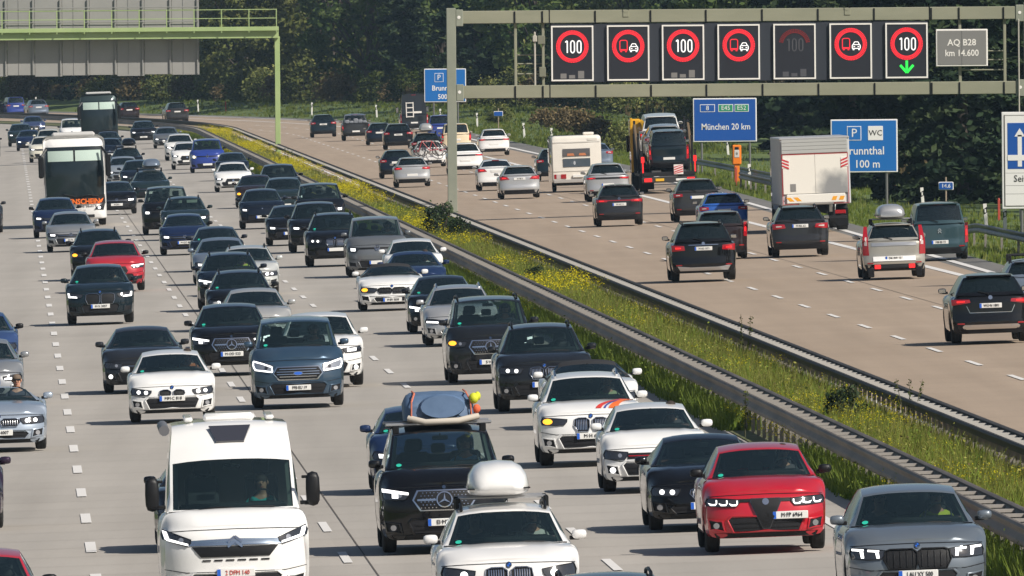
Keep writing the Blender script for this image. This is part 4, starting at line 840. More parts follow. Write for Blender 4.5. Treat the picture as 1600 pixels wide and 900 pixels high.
s,zc=board('parking_sign','blue parking and WC sign standing behind the white lorry',15.33,833,13.87,16.78,1.42,3.73,GZ(26,833),(14.25,16.30),face=BLUE2)
tag_box(s,-.43,zc+.55,.62,.62,'P',BLUE2,.52); mb=MB(); mb.bbox(.17,.82,-.045,-.03,zc+.24,zc+.86,.01); mb.obj('wc_field',SWH,s); letter('lettering','WC',.34,INK,s,(.5,-.052,zc+.55))
letter('lettering','Brunnthal',.50,SWH,s,(-.02,-.038,zc-.22),sx=.92,bold=.004); letter('lettering','100 m',.48,SWH,s,(.13,-.038,zc-.80),sx=.92,bold=.004)
s,zc=board('parking_sign','blue parking sign half hidden behind the gantry post',-4.54,1338,-6.0,-3.08,2.80,5.14,GZ(22,1338),(-5.34,-3.65),face=BLUE2)
tag_box(s,-.42,zc+.55,.62,.62,'P',BLUE2,.52); letter('lettering','Brunnthal',.50,SWH,s,(-.02,-.038,zc-.20),sx=.92,bold=.008); letter('lettering','500 m',.48,SWH,s,(.05,-.038,zc-.80),sx=.92,bold=.008)
s,zc=board('lane_sign','tall white edged sign with a blue upward arrow at the right edge',18.95,690,17.64,20.26,1.13,4.62,GZ(30,690),(18.35,19.6),face=SWH,rimw=.10)
mb=MB(); 
for q in (rect(-1.22,1.22,zc+1.62,zc+1.64),rect(-1.22,1.22,zc-1.64,zc-1.62),rect(-1.22,-1.19,zc-1.62,zc+1.62),rect(1.19,1.22,zc-1.62,zc+1.62)): mb.prism(q,-.04,-.02)
mb.obj('inner_border',mat('border_dark',(.07,.06,.055),.6),s)
mb=MB(); mb.bbox(-1.10,1.10,-.042,-.03,zc-.30,zc+1.35,.01); kf=mb.obj('blue_field',BLUE,s)
for k,(x,) in enumerate(((-.66,),(.05,),(.72,))):
    mb=MB(); mb.prism(rect(x-.075,x+.075,zc-.22 if k else zc-.22,zc+.92),-.052,-.04); mb.prism([(x-.19,zc+.86),(x+.19,zc+.86),(x,zc+1.16)],-.052,-.04); mb.obj('arrow',SWH,kf)
mb=MB(); mb.prism(rect(-1.10,1.10,zc+.00,zc+.20),-.056,-.044); mb.obj('cross_bar',SWH,kf)
letter('lettering','Seitenstreifen',.34,INK,s,(-.02,-.04,zc-.66),sx=.93)
for z in (-.45,-.9,-1.2): mb=MB(); mb.bbox(-1.18,1.18,-.036,-.03,zc+z-.008,zc+z+.008,.003); mb.obj('panel_seam',mat('seam_grey',(.25,.245,.235),.6),s)
def marker(label,u,Y,txt,grp=None):
    x,y,z=P(u,Y); s=empty('kilometre_plate',label,'road sign',(x,y,z)); mb=MB(); mb.tube([(0,.03,-.2),(0,.03,1.55)],.035,6); mb.obj('post',mat('post_beige',(.34,.27,.20),.7),s)
    mb=MB(); mb.bbox(-.33,.33,-.02,.02,.98,1.34,.03); mb.obj('rim',SWH,s); mb=MB(); mb.bbox(-.30,.30,-.03,-.01,1.01,1.31,.03); mb.obj('face',BLUE,s)
    if txt: letter('lettering',txt,.24,SWH,s,(0,-.036,1.16),bold=.004)
marker('small blue kilometre plate reading 14.6 behind the teal grey van',27.0,838,'14.6'); marker('small blue plate on a post at the far right verge above the lone white crossover',21.2,1370,None)
DM=None
def delineator(u,Y,label):
    x,y,z=P(u,Y); s=empty('delineator_post',label,'marker post',(x,y,z),(0,R(rnd.uniform(-4,4)),0),'white marker posts along the right verge')
    mb=MB(); mb.bbox(-.07,.07,-.05,.05,-.1,.62,.015); mb.obj('shaft',mat('post_white',(.74,.72,.67),.6),s); mb=MB(); mb.add([(-.071,-.052,.62),(.071,-.052,.70),(.071,.052,.70),(-.071,.052,.62),(-.071,-.052,.84),(.071,-.052,.92),(.071,.052,.92),(-.071,.052,.84)],[(0,1,5,4),(1,2,6,5),(2,3,7,6),(3,0,4,7)]); mb.obj('black_band',PLASTIC,s)
    mb=MB(); mb.add([(-.07,-.05,.60),(.07,-.05,.60),(.07,.05,.60),(-.07,.05,.60),(-.07,-.05,1.05),(.07,-.05,1.05),(.07,.05,1.0),(-.07,.05,1.0)],[(0,1,5,4),(1,2,6,5),(2,3,7,6),(3,0,4,7),(4,5,6,7)]); mb.obj('cap',mat('post_white',(.74,.72,.67),.6),s)
    mb=MB(); mb.bbox(-.03,.03,-.062,-.05,.70,.84,.004); mb.obj('reflector',mat('reflector_pale',(.7,.7,.66),.3),s)
PL=['farthest white marker post at the left, above the blue saloon','white marker post above the dark grey SUV in the bend','white marker post left of the far pickup truck','white marker post right of the far pickup truck','white marker post by the half hidden parking sign','white marker post above the cream people carrier','white marker post above the lone white crossover','white marker post left of the caravan roof']
for (u,Y),l in zip(POSTS,PL): delineator(u,Y,l)
for u,Y,l in ((28.9,1140,'white marker post between the direction sign and the orange phone'),(21.3,912,'white marker post right of the orange phone by the guardrail end'),(26.1,840,'white marker post behind the silver roof box'),(24.1,747,'left one of two marker posts above the right guardrail'),(24.2,735,'right one of two marker posts above the right guardrail')): delineator(u,Y,l)
def redpost(u,Y,label):
    x,y,z=P(u,Y); s=empty('red_marker_post',label,'marker post',(x,y,z),(0,0,0),'red posts on the verge'); mb=MB(); mb.bbox(-.05,.05,-.05,.05,-.1,.78,.01); mb.obj('shaft',mat('post_red',(.42,.06,.035),.6),s); mb=MB(); mb.lathe([(.76,.05),(.80,.055),(.86,.04),(.88,.001)],'z',8); mb.obj('cap',mat('post_red',(.42,.06,.035),.6),s)
for u,Y,l in ((21.5,1705,'red post beside the bend at the far left'),(29.7,943,'red post under the parking and WC sign'),(27.8,809,'red post left of the tall arrow sign'),(20.4,905,'red post left of the orange phone')): redpost(u,Y,l)
x,y,z=P(21.2,925); s=empty('emergency_phone','orange emergency phone pillar behind the guardrail end','emergency phone',(x,y,z)); ORP=mat('phone_orange',(.80,.20,.012),.45)
mb=MB(); mb.bbox(-.13,.13,-.10,.10,-.1,.95,.03); mb.obj('pillar',ORP,s); mb=MB(); mb.bbox(-.22,.22,-.17,.17,.90,1.86,.05); k=mb.obj('call_box',ORP,s,30); mb=MB(); mb.bbox(-.12,.12,-.19,-.16,1.25,1.62,.02); mb.obj('notice',mat('notice_pale',(.55,.53,.50),.6),k); mb=MB(); mb.bbox(-.10,.10,-.19,-.16,1.62,1.76,.02); mb.obj('speaker_recess',PLASTIC,k); mb=MB(); mb.ball((0,-.19,1.44),(.055,.01,.07),10,6); mb.obj('phone_symbol',mat('board_grey',(.20,.195,.185),.6),k)
# ---------------------------------------------------------------- vegetation
def leafmat(name,c1,c2,c3,trans=.25):
    m=bpy.data.materials.new(name); m.use_nodes=True; t=m.node_tree; N=t.nodes; L=t.links; N.clear()
    o=N.new('ShaderNodeOutputMaterial'); at=N.new('ShaderNodeAttribute'); at.attribute_name='tint'; cr=N.new('ShaderNodeValToRGB'); e=cr.color_ramp.elements; e[0].color=(*c1,1); e[1].color=(*c3,1); q=e.new(.5); q.color=(*c2,1)
    oi=N.new('ShaderNodeObjectInfo'); hs=N.new('ShaderNodeHueSaturation'); mr=N.new('ShaderNodeMapRange'); mr.inputs[3].default_value=.75; mr.inputs[4].default_value=1.2; L.new(oi.outputs['Random'],mr.inputs[0]); L.new(mr.outputs[0],hs.inputs['Value'])
    d=N.new('ShaderNodeBsdfDiffuse'); tr=N.new('ShaderNodeBsdfTranslucent'); mx=N.new('ShaderNodeMixShader'); mx.inputs[0].default_value=trans
    L.new(at.outputs['Fac'],cr.inputs[0]); L.new(cr.outputs[0],hs.inputs['Color']); L.new(hs.outputs[0],d.inputs[0]); L.new(hs.outputs[0],tr.inputs[0]); L.new(d.outputs[0],mx.inputs[1]); L.new(tr.outputs[0],mx.inputs[2]); L.new(mx.outputs[0],o.inputs[0]); return m
def np_mesh(name,V,k,m,tint=None):
    """V: (n*k,3) array of separate k-gons"""
    n=len(V)//k; me=bpy.data.meshes.new(name); me.vertices.add(len(V)); me.vertices.foreach_set('co',np.asarray(V,dtype=np.float32).ravel()); me.loops.add(len(V)); me.loops.foreach_set('vertex_index',np.arange(len(V),dtype=np.int32)); me.polygons.add(n); me.polygons.foreach_set('loop_start',np.arange(0,len(V),k,dtype=np.int32))
    try: me.polygons.foreach_set('loop_total',np.full(n,k,dtype=np.int32))
    except Exception: pass
    if tint is not None: a=me.attributes.new('tint','FLOAT','FACE'); a.data.foreach_set('value',np.asarray(tint,dtype=np.float32))
    me.update(calc_edges=True); me.materials.append(m); return me
def leaf_quads(g,C,size,flat=0.35):
    """random small leaf faces around the centres C (n,3)"""
    n=len(C); a=g.normal(size=(n,3)); a[:,2]*=flat+.4; a/=np.linalg.norm(a,axis=1)[:,None]; b=np.cross(a,g.normal(size=(n,3))); b/=np.linalg.norm(b,axis=1)[:,None]
    s=(size*g.uniform(.6,1.4,n))[:,None]; V=np.empty((n,4,3)); V[:,0]=C-a*s; V[:,1]=C-b*s*.55; V[:,2]=C+a*s; V[:,3]=C+b*s*.55; return V.reshape(-1,3)
BARK=noisy('bark',(.045,.036,.027),(.10,.080,.060),3,.95,stretch=(1,1,.2)); BIRCH=noisy('birch_bark',(.16,.145,.125),(.34,.32,.29),2.5,.9,stretch=(1,1,.5))
LEAF=leafmat('leaf_olive',(.068,.088,.028),(.155,.175,.052),(.26,.255,.090)); LEAFG=leafmat('leaf_green',(.040,.072,.024),(.095,.138,.042),(.18,.21,.072)); NEED=leafmat('needle_dark',(.016,.029,.018),(.036,.056,.028),(.070,.092,.042),.1); LEAFB=leafmat('leaf_birch',(.042,.066,.020),(.090,.122,.036),(.150,.170,.055)); SHRUBM=leafmat('leaf_shrub',(.032,.052,.012),(.068,.092,.020),(.120,.130,.032)); DRY=leafmat('leaf_dry',(.085,.065,.034),(.16,.12,.06),(.25,.19,.10))
def broadleaf(seed,h,rad,leafm,bark,nc,nl,ls,low):
    g=np.random.default_rng(seed); mb=MB(); pts=[]; x=y=0
    for i in range(8): t=i/7; pts.append((x,y,h*.86*t)); x+=g.normal()*.16; y+=g.normal()*.16
    mb.tube(pts,[.30*(1-.85*i/7)*h/16 for i in range(8)],9)
    C=[];T=[]
    for i in range(nc):
        t=g.uniform(low,1); zz=h*t; prof=math.sin(math.pi*min(1,(t-low+.16)/(1.12-low)))**.65; a=g.uniform(0,2*math.pi); r=rad*prof*math.sqrt(g.uniform(.25,1.0)); c=np.array([r*math.cos(a),r*math.sin(a),zz+g.normal()*.3]); cs=g.uniform(.55,1.15)*rad*.24
        n=int(nl*g.uniform(.6,1.3)); d=g.normal(size=(n,3)); d/=np.linalg.norm(d,axis=1)[:,None]; d*= (g.uniform(.35,1,n)**.5)[:,None]*cs; d[:,2]*=.72; C.append(c+d); T.append(np.clip(g.uniform(.15,.85)+g.normal(size=n)*.16,0,1))
        if i%4==0:
            k=min(7,max(1,int(t*7*.86)-1)); p0=Vector(pts[k]); p1=Vector(c); mid=p0.lerp(p1,.5)+Vector((0,0,.35)); mb.tube([p0,mid,p1],[.09*h/16,.055*h/16,.02],5)
    C=np.concatenate(C); T=np.concatenate(T); return mb.mesh('trunk',bark,60), np_mesh('crown',leaf_quads(g,C,ls),4,leafm,T)
def conifer(seed,h,rad,nb,nl,ls,low):
    g=np.random.default_rng(seed); mb=MB(); mb.tube([(0,0,0),(.05,.03,h*.5),(0,0,h)],[.26*h/18,.16*h/18,.02],9); C=[];T=[]
    for i in range(nb):
        t=low+(1-low)*(i/nb)**.9; z=h*t; l=rad*(1-t)**.75/(1-low)**.75*g.uniform(.65,1.1)+.25; a=g.uniform(0,2*math.pi); n=max(8,int(nl*(l/rad+.2))); s=g.uniform(.08,1,n)
        px=np.cos(a)*l*s; py=np.sin(a)*l*s; pz=z-l*.28*s+.10*l*s**3; w_=.30*l*(1-s)+.10; C.append(np.stack([px+g.normal(size=n)*w_*.5,py+g.normal(size=n)*w_*.5,pz+g.normal(size=n)*.10-.10*g.uniform(0,1,n)],1)); T.append(np.clip(g.uniform(.1,.8)+.25*(s-.5)*0+g.normal(size=n)*.15,0,1))
        if i%3==0: mb.tube([(0,0,z),(math.cos(a)*l*.55,math.sin(a)*l*.55,z-l*.15)],[.035,.015],4)
    return mb.mesh('trunk',BARK,60),np_mesh('crown',leaf_quads(g,np.concatenate(C),ls,.1),4,NEED,np.concatenate(T))
KINDS=[broadleaf(1,17,5.2,LEAF,BARK,150,80,.24,.10),broadleaf(2,19,5.6,LEAFG,BARK,165,80,.25,.14),conifer(3,23,4.2,170,100,.28,.02),broadleaf(4,16,4.6,LEAFB,BIRCH,120,70,.20,.34),conifer(5,20,3.7,150,95,.26,.05)]
ROWS=['in the front row','in the second row','in the third row','in the fourth row','deep in the forest','deepest in the forest','standing alone']
ROWS[5]='at the back'; SROWS=['at the forest foot','closer to the road','on the grass bank']
PLACE=['beyond the left end of the green gantry','behind the left half of the grey sign backs','behind the right half of the grey sign backs','behind the open railing end of the green gantry','just right of the green gantry post','above the far pickup truck','above the dark grey camper van','at the half hidden parking sign','above the lone white crossover','behind the two leftmost electronic signs','above the car transporter','behind the direction sign to München','behind the white box lorry','behind the parking and WC sign','behind the grey kilometre board','at the right behind the tall arrow sign','on the right verge, nearer than the signs']
TLAB=['olive green tree','deep green tree','dark spruce','pale trunked birch','slim spruce']
TGRP=['olive broadleaf trees','deep green broadleaf trees','dark spruces','birches','slim spruces']
for (u,Y,k,s,r,ro_,pl_) in TREES:
    x,y,z=P(u,min(Y,2390)); y=Y
    t=empty('pine_tree' if k in(2,4) else 'birch_tree' if k==3 else 'broadleaf_tree',TLAB[k]+' '+(ROWS[ro_]+' ' if pl_<16 else '')+PLACE[pl_],'tree',(x,y,z-.1),(0,0,r),TGRP[k]); t.scale=(s,s,s)
    link('trunk',KINDS[k][0],t); link('crown',KINDS[k][1],t)
def shrub(seed,h,rad,m,nc=34,nl=46,ls=.13):
    g=np.random.default_rng(seed); mb=MB(); C=[];T=[]
    for i in range(7): a=g.uniform(0,6.28); r=rad*g.uniform(.2,.6); mb.tube([(0.1*math.cos(a),.1*math.sin(a),0),(r*.5*math.cos(a),r*.5*math.sin(a),h*.5),(r*math.cos(a),r*math.sin(a),h*.85)],[.04,.025,.01],5)
    for i in range(nc):
        t=g.uniform(.08,1); a=g.uniform(0,6.28); r=rad*math.sin(math.pi*min(1,t*.75+.2))**.7*math.sqrt(g.uniform(.1,1)); n=int(nl*g.uniform(.6,1.3)); d=g.normal(size=(n,3))*rad*.17; C.append(np.array([r*math.cos(a),r*math.sin(a),h*t])+d); T.append(np.clip(g.uniform(.15,.85)+g.normal(size=n)*.16,0,1))
    return mb.mesh('stems',BARK),np_mesh('foliage',leaf_quads(g,np.concatenate(C),ls),4,m,np.concatenate(T))
SH=[shrub(11,3.2,1.9,SHRUBM,44,55,.17),shrub(12,2.6,2.1,LEAF,40,50,.16),shrub(13,2.2,1.6,DRY,30,50,.15)]
SLAB=['leafy green shrub','olive shrub','straw coloured bush']
for (u,Y,k,s,r,ro_,pl_) in SHRUBS:
    x,y,z=P(u,min(Y,2390)); t=empty('shrub',SLAB[k]+' '+SROWS[ro_]+' '+PLACE[pl_],'shrub',(x,Y,z-.05),(0,0,r),['green edge shrubs','olive edge shrubs','dry edge bushes'][k]); t.scale=(s,s,s); link('stems',SH[k][0],t); link('foliage',SH[k][1],t)
# dark bush at the foot of the gantry post, and single tall weeds
pb=shrub(21,1.15,.62,leafmat('leaf_median_bush',(.020,.040,.018),(.048,.075,.034),(.10,.125,.065)),40,46,.060)
for u,Y,s,l in ((1.45,684,1.2,'dark green bush at the foot of the gantry post in the median'),(1.95,676,.85,'smaller grey green bush just right of the gantry post foot'),(1.35,560,.62,'bright green weed bush growing through the pale spacers'),(1.5,357,.75,'dark leafy bush under the right crash barrier')):
    t=empty('median_bush',l,'bush',P(u,Y),(0,0,u*3)); t.scale=(s,s,s); link('stems',pb[0],t); link('foliage',pb[1],t)
def weed(u,Y,h,label,n=2):
    g=np.random.default_rng(int(Y)); t=empty('tall_weed',label,'plant',P(u,Y)); mb=MB(); C=[];T=[]
    for i in range(n):
        a=(i-(n-1)/2)*.12; top=(a*1.8+g.normal()*.03,g.normal()*.05,h*g.uniform(.9,1.05)); mb.tube([(a*.3,0,0),(a,0,h*.5),top],[.012,.009,.004],5)
        for k in range(46): q=g.uniform(.45,1); C.append([a+(top[0]-a)*q+g.normal()*.022,top[1]*q+g.normal()*.02,h*q]); T.append(g.uniform(0,1))
    mb.obj('stems',mat('weed_stem',(.09,.085,.04),.8),t); o=link('leaves',np_mesh('leaves',leaf_quads(g,np.array(C),.030),4,SHRUBM,T),t)
weed(2.35,427,1.25,'pair of tall dark weed stalks standing against the right carriageway'); weed(2.45,352,1.15,'thin dry weed stalks beside the right barrier near the right edge',3); weed(-.25,360,.9,'thin stalk at the pavement edge beside the white cars',1); weed(1.6,1060,1.3,'dark twiggy weed beside the pale green gantry post',3)
# grass, flowers and verge growth: uncountable, one object each
def blades(name,m,N,fy,fu,hmin,hmax,w_,seed,lean=.35,per=5,zof=None,tint=(.5,.25)):
    g=np.random.default_rng(seed); Y=fy(g,N); U=fu(g,N,Y); n=N*per; Yb=np.repeat(Y,per)+g.normal(size=n)*.10; Ub=np.repeat(U,per)+g.normal(size=n)*.055; hh=np.repeat(g.uniform(hmin,hmax,N),per)*g.uniform(.55,1.1,n); tt=np.clip(np.repeat(tint[0]+tint[1]*g.normal(size=N),per)+g.normal(size=n)*.10,0,1)
    X=np.array([RX(q) for q in Y]); Xb=np.repeat(X,per)+Ub; Z=zof(Ub,Yb) if zof else .028*Ub+.01
    a=g.uniform(0,2*math.pi,n); dx,dy=np.cos(a),np.sin(a)*.5; ln=g.uniform(0,lean,n)*hh; b=g.uniform(0,6.28,n); ws=w_*g.uniform(.6,1.4,n)
    V=np.empty((n,3,3)); V[:,0]=np.stack([Xb-dx*ws,Yb-dy*ws,Z],1); V[:,1]=np.stack([Xb+dx*ws,Yb+dy*ws,Z],1); V[:,2]=np.stack([Xb+np.cos(b)*ln,Yb+np.sin(b)*ln,Z+hh],1)
    o=bpy.data.objects.new(name,np_mesh(name,V.reshape(-1,3),3,m,tt)); COL.objects.link(o); o['kind']='stuff'; return (X+U,Y,U)
GRA=leafmat('grass_blade',(.135,.150,.030),(.235,.250,.050),(.39,.365,.115),.35); GRB=leafmat('grass_blade_fresh',(.095,.150,.022),(.175,.245,.040),(.29,.335,.075),.35); GRV=leafmat('grass_verge',(.085,.120,.020),(.150,.195,.036),(.26,.265,.080),.35)
def ydist(a,b,p=1.0): return lambda g,N: a+(b-a)*g.uniform(0,1,N)**p
blades('median_grass',GRA,30000,ydist(225,760,1.25),lambda g,N,Y:g.uniform(.42,2.45,N),.28,.74,.016,1,lean=.6)
blades('median_weeds',GRB,9000,ydist(225,800,1.2),lambda g,N,Y:g.uniform(.45,2.4,N),.30,.72,.024,9,lean=.8)
blades('median_grass_far',GRA,9000,ydist(740,1500),lambda g,N,Y:g.uniform(.45,2.4,N),.25,.60,.03,2)
blades('barrier_foot_grass',GRB,24000,ydist(225,800,1.2),lambda g,N,Y:np.where(((Y>336)&(Y<366)),.9,g.uniform(-.40,.30,N)),.24,.56,.017,3,lean=.6)
blades('barrier_foot_grass_far',GRB,4500,ydist(780,1450),lambda g,N,Y:g.uniform(-.34,.5,N),.2,.42,.03,4)
vz=lambda U,Y: np.array([GZ(a,b) for a,b in zip(U,Y)])-.02
blades('verge_grass',GRV,9000,ydist(560,1200,1.0),lambda g,N,Y:np.array([EDGE(y) for y in Y])+.15+g.uniform(0,1,N)**1.3*11,.08,.34,.022,5,zof=vz)
blades('verge_grass_far',GRV,7000,ydist(1150,1800),lambda g,N,Y:np.array([EDGE(y) for y in Y])+.1+g.uniform(0,1,N)*13,.10,.36,.04,6,zof=vz)
blades('dry_reeds',DRY,420,ydist(1330,1520),lambda g,N,Y:g.uniform(33,45,N),.7,1.7,.06,7,zof=vz,per=6); blades('dry_reeds',DRY,110,ydist(1010,1080),lambda g,N,Y:g.uniform(33,38,N),.7,1.5,.05,8,zof=vz,per=6)
def weeds(name,m,N,fy,seed,u0,u1,hm,size,k=26,spread=.13):
    g=np.random.default_rng(seed); Y=fy(g,N); U=g.uniform(u0,u1,N); X=np.array([RX(q) for q in Y])+U; h=hm*g.uniform(.35,1,N)
    C=np.repeat(np.stack([X,Y,.028*U+h*.55],1),k,0)+g.normal(size=(N*k,3))*np.stack([np.full(N*k,spread),np.full(N*k,spread*1.6),np.repeat(h*.26,k)],1); C[:,2]=np.maximum(C[:,2],.03); T=np.clip(np.repeat(g.uniform(.1,.9,N),k)+g.normal(size=N*k)*.14,0,1)
    o=bpy.data.objects.new(name,np_mesh(name,leaf_quads(g,C,size,.2),4,m,T)); COL.objects.link(o); o['kind']='stuff'
weeds('median_weed_leaves',GRA,3600,ydist(228,800,1.2),41,.50,2.35,.62,.030); weeds('dry_weed_leaves',DRY,420,ydist(228,1300,1.1),45,.5,2.4,.75,.030,18,.07); weeds('median_weed_leaves',GRB,1500,ydist(228,800,1.2),42,.5,2.4,.55,.034); weeds('median_weed_leaves',GRA,1500,ydist(780,1450),43,.5,2.35,.6,.05,20); weeds('barrier_foot_weeds',GRB,1500,lambda g,N:np.where(g.uniform(0,1,N)<.2,g.uniform(228,336,N),g.uniform(366,800,N)),44,-.36,.25,.5,.030)
# ragwort: yellow heads over green stems in drifts
def flowers(name,N,fy,seed,size,u0,u1,hm):
    g=np.random.default_rng(seed); Y=fy(g,N*4); keep=(np.sin(Y*.11)+np.sin(Y*.037+1)+np.sin(Y*.31+2)*.6+g.normal(size=len(Y))*.5)>.75; Y=Y[keep][:N]; n=len(Y); U=g.uniform(u0,u1,n); X=np.array([RX(q) for q in Y])+U; h=g.uniform(hm*.65,hm,n)
    m=12; C=np.repeat(np.stack([X,Y,.028*U+h],1),m,0)+g.normal(size=(n*m,3))*np.array([.075,.09,.055]); T=np.clip(np.repeat(g.uniform(.2,.9,n),m)+g.normal(size=n*m)*.12,0,1)
    o=bpy.data.objects.new(name,np_mesh(name,leaf_quads(g,C,size,.2),4,YEL,T)); COL.objects.link(o); o['kind']='stuff'
YEL=leafmat('ragwort_yellow',(.46,.42,.03),(.70,.60,.02),(.85,.70,.03),.3)
flowers('yellow_flowers',2600,ydist(520,1450,.9),31,.023,  .5,2.3,.85); flowers('yellow_flowers',420,ydist(235,500),32,.014,.6,2.3,.74); flowers('yellow_flowers',260,ydist(235,480),33,.014,-.3,.3,.52); flowers('yellow_flowers',800,ydist(500,1300),34,.022,-.32,.2,.40)

# thin summer haze round the camera and the whole scene
hz=MB(); hz.box(-3700,3700,-320,6200,-40,34)
hm=bpy.data.materials.new('haze_air'); hm.use_nodes=True; t=hm.node_tree; t.nodes.clear(); o_=t.nodes.new('ShaderNodeOutputMaterial'); pv=t.nodes.new('ShaderNodeVolumePrincipled'); pv.inputs['Color'].default_value=(.55,.78,1,1); pv.inputs['Density'].default_value=3.8e-5; t.links.new(pv.outputs[0],o_.inputs['Volume'])
ho=hz.obj('haze',hm); ho['kind']='stuff'
REAR=dict(   # lamp polygon on the right side: points (x as share of half width, z relative to zt), plate z, extras
 r_gen=dict(l=[(.58,-.16),(.96,-.20),(.97,-.05),(.60,-.06)],pz=-.20),
 r_gen2=dict(l=[(.56,-.17),(.96,-.19),(.97,-.10),(.56,-.09)],pz=-.42,bar=1),
 r_vw=dict(l=[(.50,-.17),(.95,-.19),(.96,-.07),(.50,-.09)],pz=-.27,band=1,badge='vw'),
 r_merc=dict(l=[(.50,-.16),(.96,-.22),(.97,-.08),(.52,-.09)],pz=-.24,chrome=1,badge='disc'),
 r_ml=dict(l=[(.56,-.24),(.95,-.27),(.96,-.08),(.58,-.11)],pz=-.20,silver=1,badge='disc'),
 r_xc=dict(l=[(.78,-.42),(.97,-.42),(.98,-.05),(.90,.42),(.80,.42),(.80,-.05)],pz=-.52,white=1),
 r_berl=dict(l=[(.86,-.62),(.98,-.60),(.985,.02),(.88,.0)],pz=-.58,badge='chevrons'),
 r_tall=dict(l=[(.84,-.34),(.97,-.36),(.975,.12),(.86,.10)],pz=-.40),
 r_jeep=dict(l=[(.50,-.20),(.94,-.24),(.95,-.06),(.54,-.08)],pz=-.14,badge=None),
 r_bmw=dict(l=[(.48,-.17),(.95,-.20),(.96,-.03),(.60,-.05)],pz=-.15,badge='roundel'),
 r_golf=dict(l=[(.54,-.14),(.96,-.17),(.97,-.04),(.56,-.05)],pz=-.42,badge='vw'),
 r_taxi=dict(l=[(.84,-.40),(.98,-.40),(.985,.06),(.86,.04)],pz=-.34),
 r_pick=dict(l=[(.86,-.46),(.985,-.46),(.985,-.10),(.88,-.10)],pz=-.56),
 r_van=dict(l=[(.88,-.70),(.985,-.70),(.985,.02),(.90,.02)],pz=-.62),
)
def rear_parts(S,style,opt,add,lod):
    D=REAR[style]; hw,zt,gc=S.hw,S.zt,S.gc; fn=S.yR
    # glass-height lamps sit on the cabin back: use a surface that follows the tail glass above the belt
    def fn2(x,z):
        if z<=zt: return fn(x,z)
        t=(z-zt)/max(.1,S.H-.08-zt); return S.y0+S.yg+(S.yr-S.yg)*t+.02-.10*(x/hw)**2
    mb=MB(); patch(mb,[(-.86*hw,gc+.01),(.86*hw,gc+.01),(.93*hw,gc+.20),(-.93*hw,gc+.20)],fn,.012,.02,1); kb=add('bumper_lower',mb,TRIM)
    for sx in (1,-1):
        f=(lambda p:p) if sx>0 else mir
        pl_=[(x*hw,zt+z) for x,z in D['l']]; mb=MB(); patch(mb,f(pl_),fn2,.014,.04,1); kl=add('tail_light',mb,REDL)
        cx=sum(p[0] for p in pl_)/len(pl_); cz=sum(p[1] for p in pl_)/len(pl_)
        q=[(cx+(x-cx)*.45,cz+(z-cz)*.30) for x,z in pl_]; mb=MB(); patch(mb,f(q),fn2,.020,.01,1); add('lens_insert',mb,CLEARL if style in('r_jeep','r_xc','r_van','r_gen') else REDLIT,kl)
        if lod>0:
            mb=MB(); patch(mb,f(rect(.66*hw,.84*hw,gc+.22,gc+.255)),fn,.014,.02,1); add('reflector',mb,REDL)
    if D.get('band'): mb=MB(); patch(mb,rect(-.52*hw,.52*hw,zt-.135,zt-.105),fn,.012,.02,1); add('light_band',mb,REDL)
    if D.get('bar'): mb=MB(); patch(mb,rect(-.56*hw,.56*hw,zt-.18,zt-.10),fn,.010,.02,1); add('tailgate_bar',mb,TRIM)
    if D.get('chrome'):
        mb=MB(); patch(mb,[(-.62*hw,gc+.10),(.62*hw,gc+.10),(.72*hw,gc+.17),(.66*hw,gc+.21),(-.66*hw,gc+.21),(-.72*hw,gc+.17)],fn,.024,.02,1); add('bumper_chrome',mb,CHROME)
        for sx in (1,-1): mb=MB(); patch(mb,hexa(sx*.60*hw-.11,sx*.60*hw+.11,gc+.115,gc+.185),fn,.032,.02,1); add('exhaust_trim',mb,CHROME)
        mb=MB()
        for q in strip([(-.60*hw,zt-.24),(-.52*hw,zt-.40),(.52*hw,zt-.40),(.60*hw,zt-.24)],.014): patch(mb,q,fn,.012,.01,1)
        add('tailgate_crease',mb,CHROME)
    if D.get('silver'):
        mb=MB(); patch(mb,[(-.72*hw,gc+.07),(.72*hw,gc+.07),(.80*hw,gc+.21),(.60*hw,gc+.17),(-.60*hw,gc+.17),(-.80*hw,gc+.21)],fn,.022,.03,1); add('bumper_skid_plate',mb,mat('satin_silver',(.5,.5,.51),.3,.7))
        mb=MB(); patch(mb,rect(-.45*hw,.45*hw,zt-.10,zt-.08),fn,.018,.01,1); add('tailgate_handle_strip',mb,CHROME)
    if D.get('white'):
        mb=MB(); patch(mb,rect(-.70*hw,.70*hw,zt-.16,zt-.06),fn,.014,.02,1); add('tailgate_strip',mb,mat('satin_silver',(.5,.5,.51),.3,.7))
        for sx in (1,-1): mb=MB(); mb.bbox(sx*.74*hw-.09,sx*.74*hw+.09,S.y0+S.L-.02,S.y0+S.L+.05,.06,.34,.02); add('mud_flap',mb,PLASTIC)
        mb=MB(); patch(mb,rect(-.66*hw,.66*hw,zt-.60,zt-.46),fn,.016,.02,1); add('tailgate_board',mb,PAINTS and PT('white'))
        mb=MB(); mb.bbox(-.6,.6,S.y0+S.L-.03,S.y0+S.L+.02,.30,.40,.02); kk=add('tow_frame',mb,TRIM)
        for sx in (1,-1): mb=MB(); mb.bbox(sx*.50-.09,sx*.50+.09,S.y0+S.L+.02,S.y0+S.L+.05,.30,.42,.01); add('trailer_lamp',mb,REDLIT,kk)
    if D.get('badge') and lod>0: add_badge(add,fn,D['badge'],0,zt-.05 if style!='r_berl' else zt-.22,.05,1)
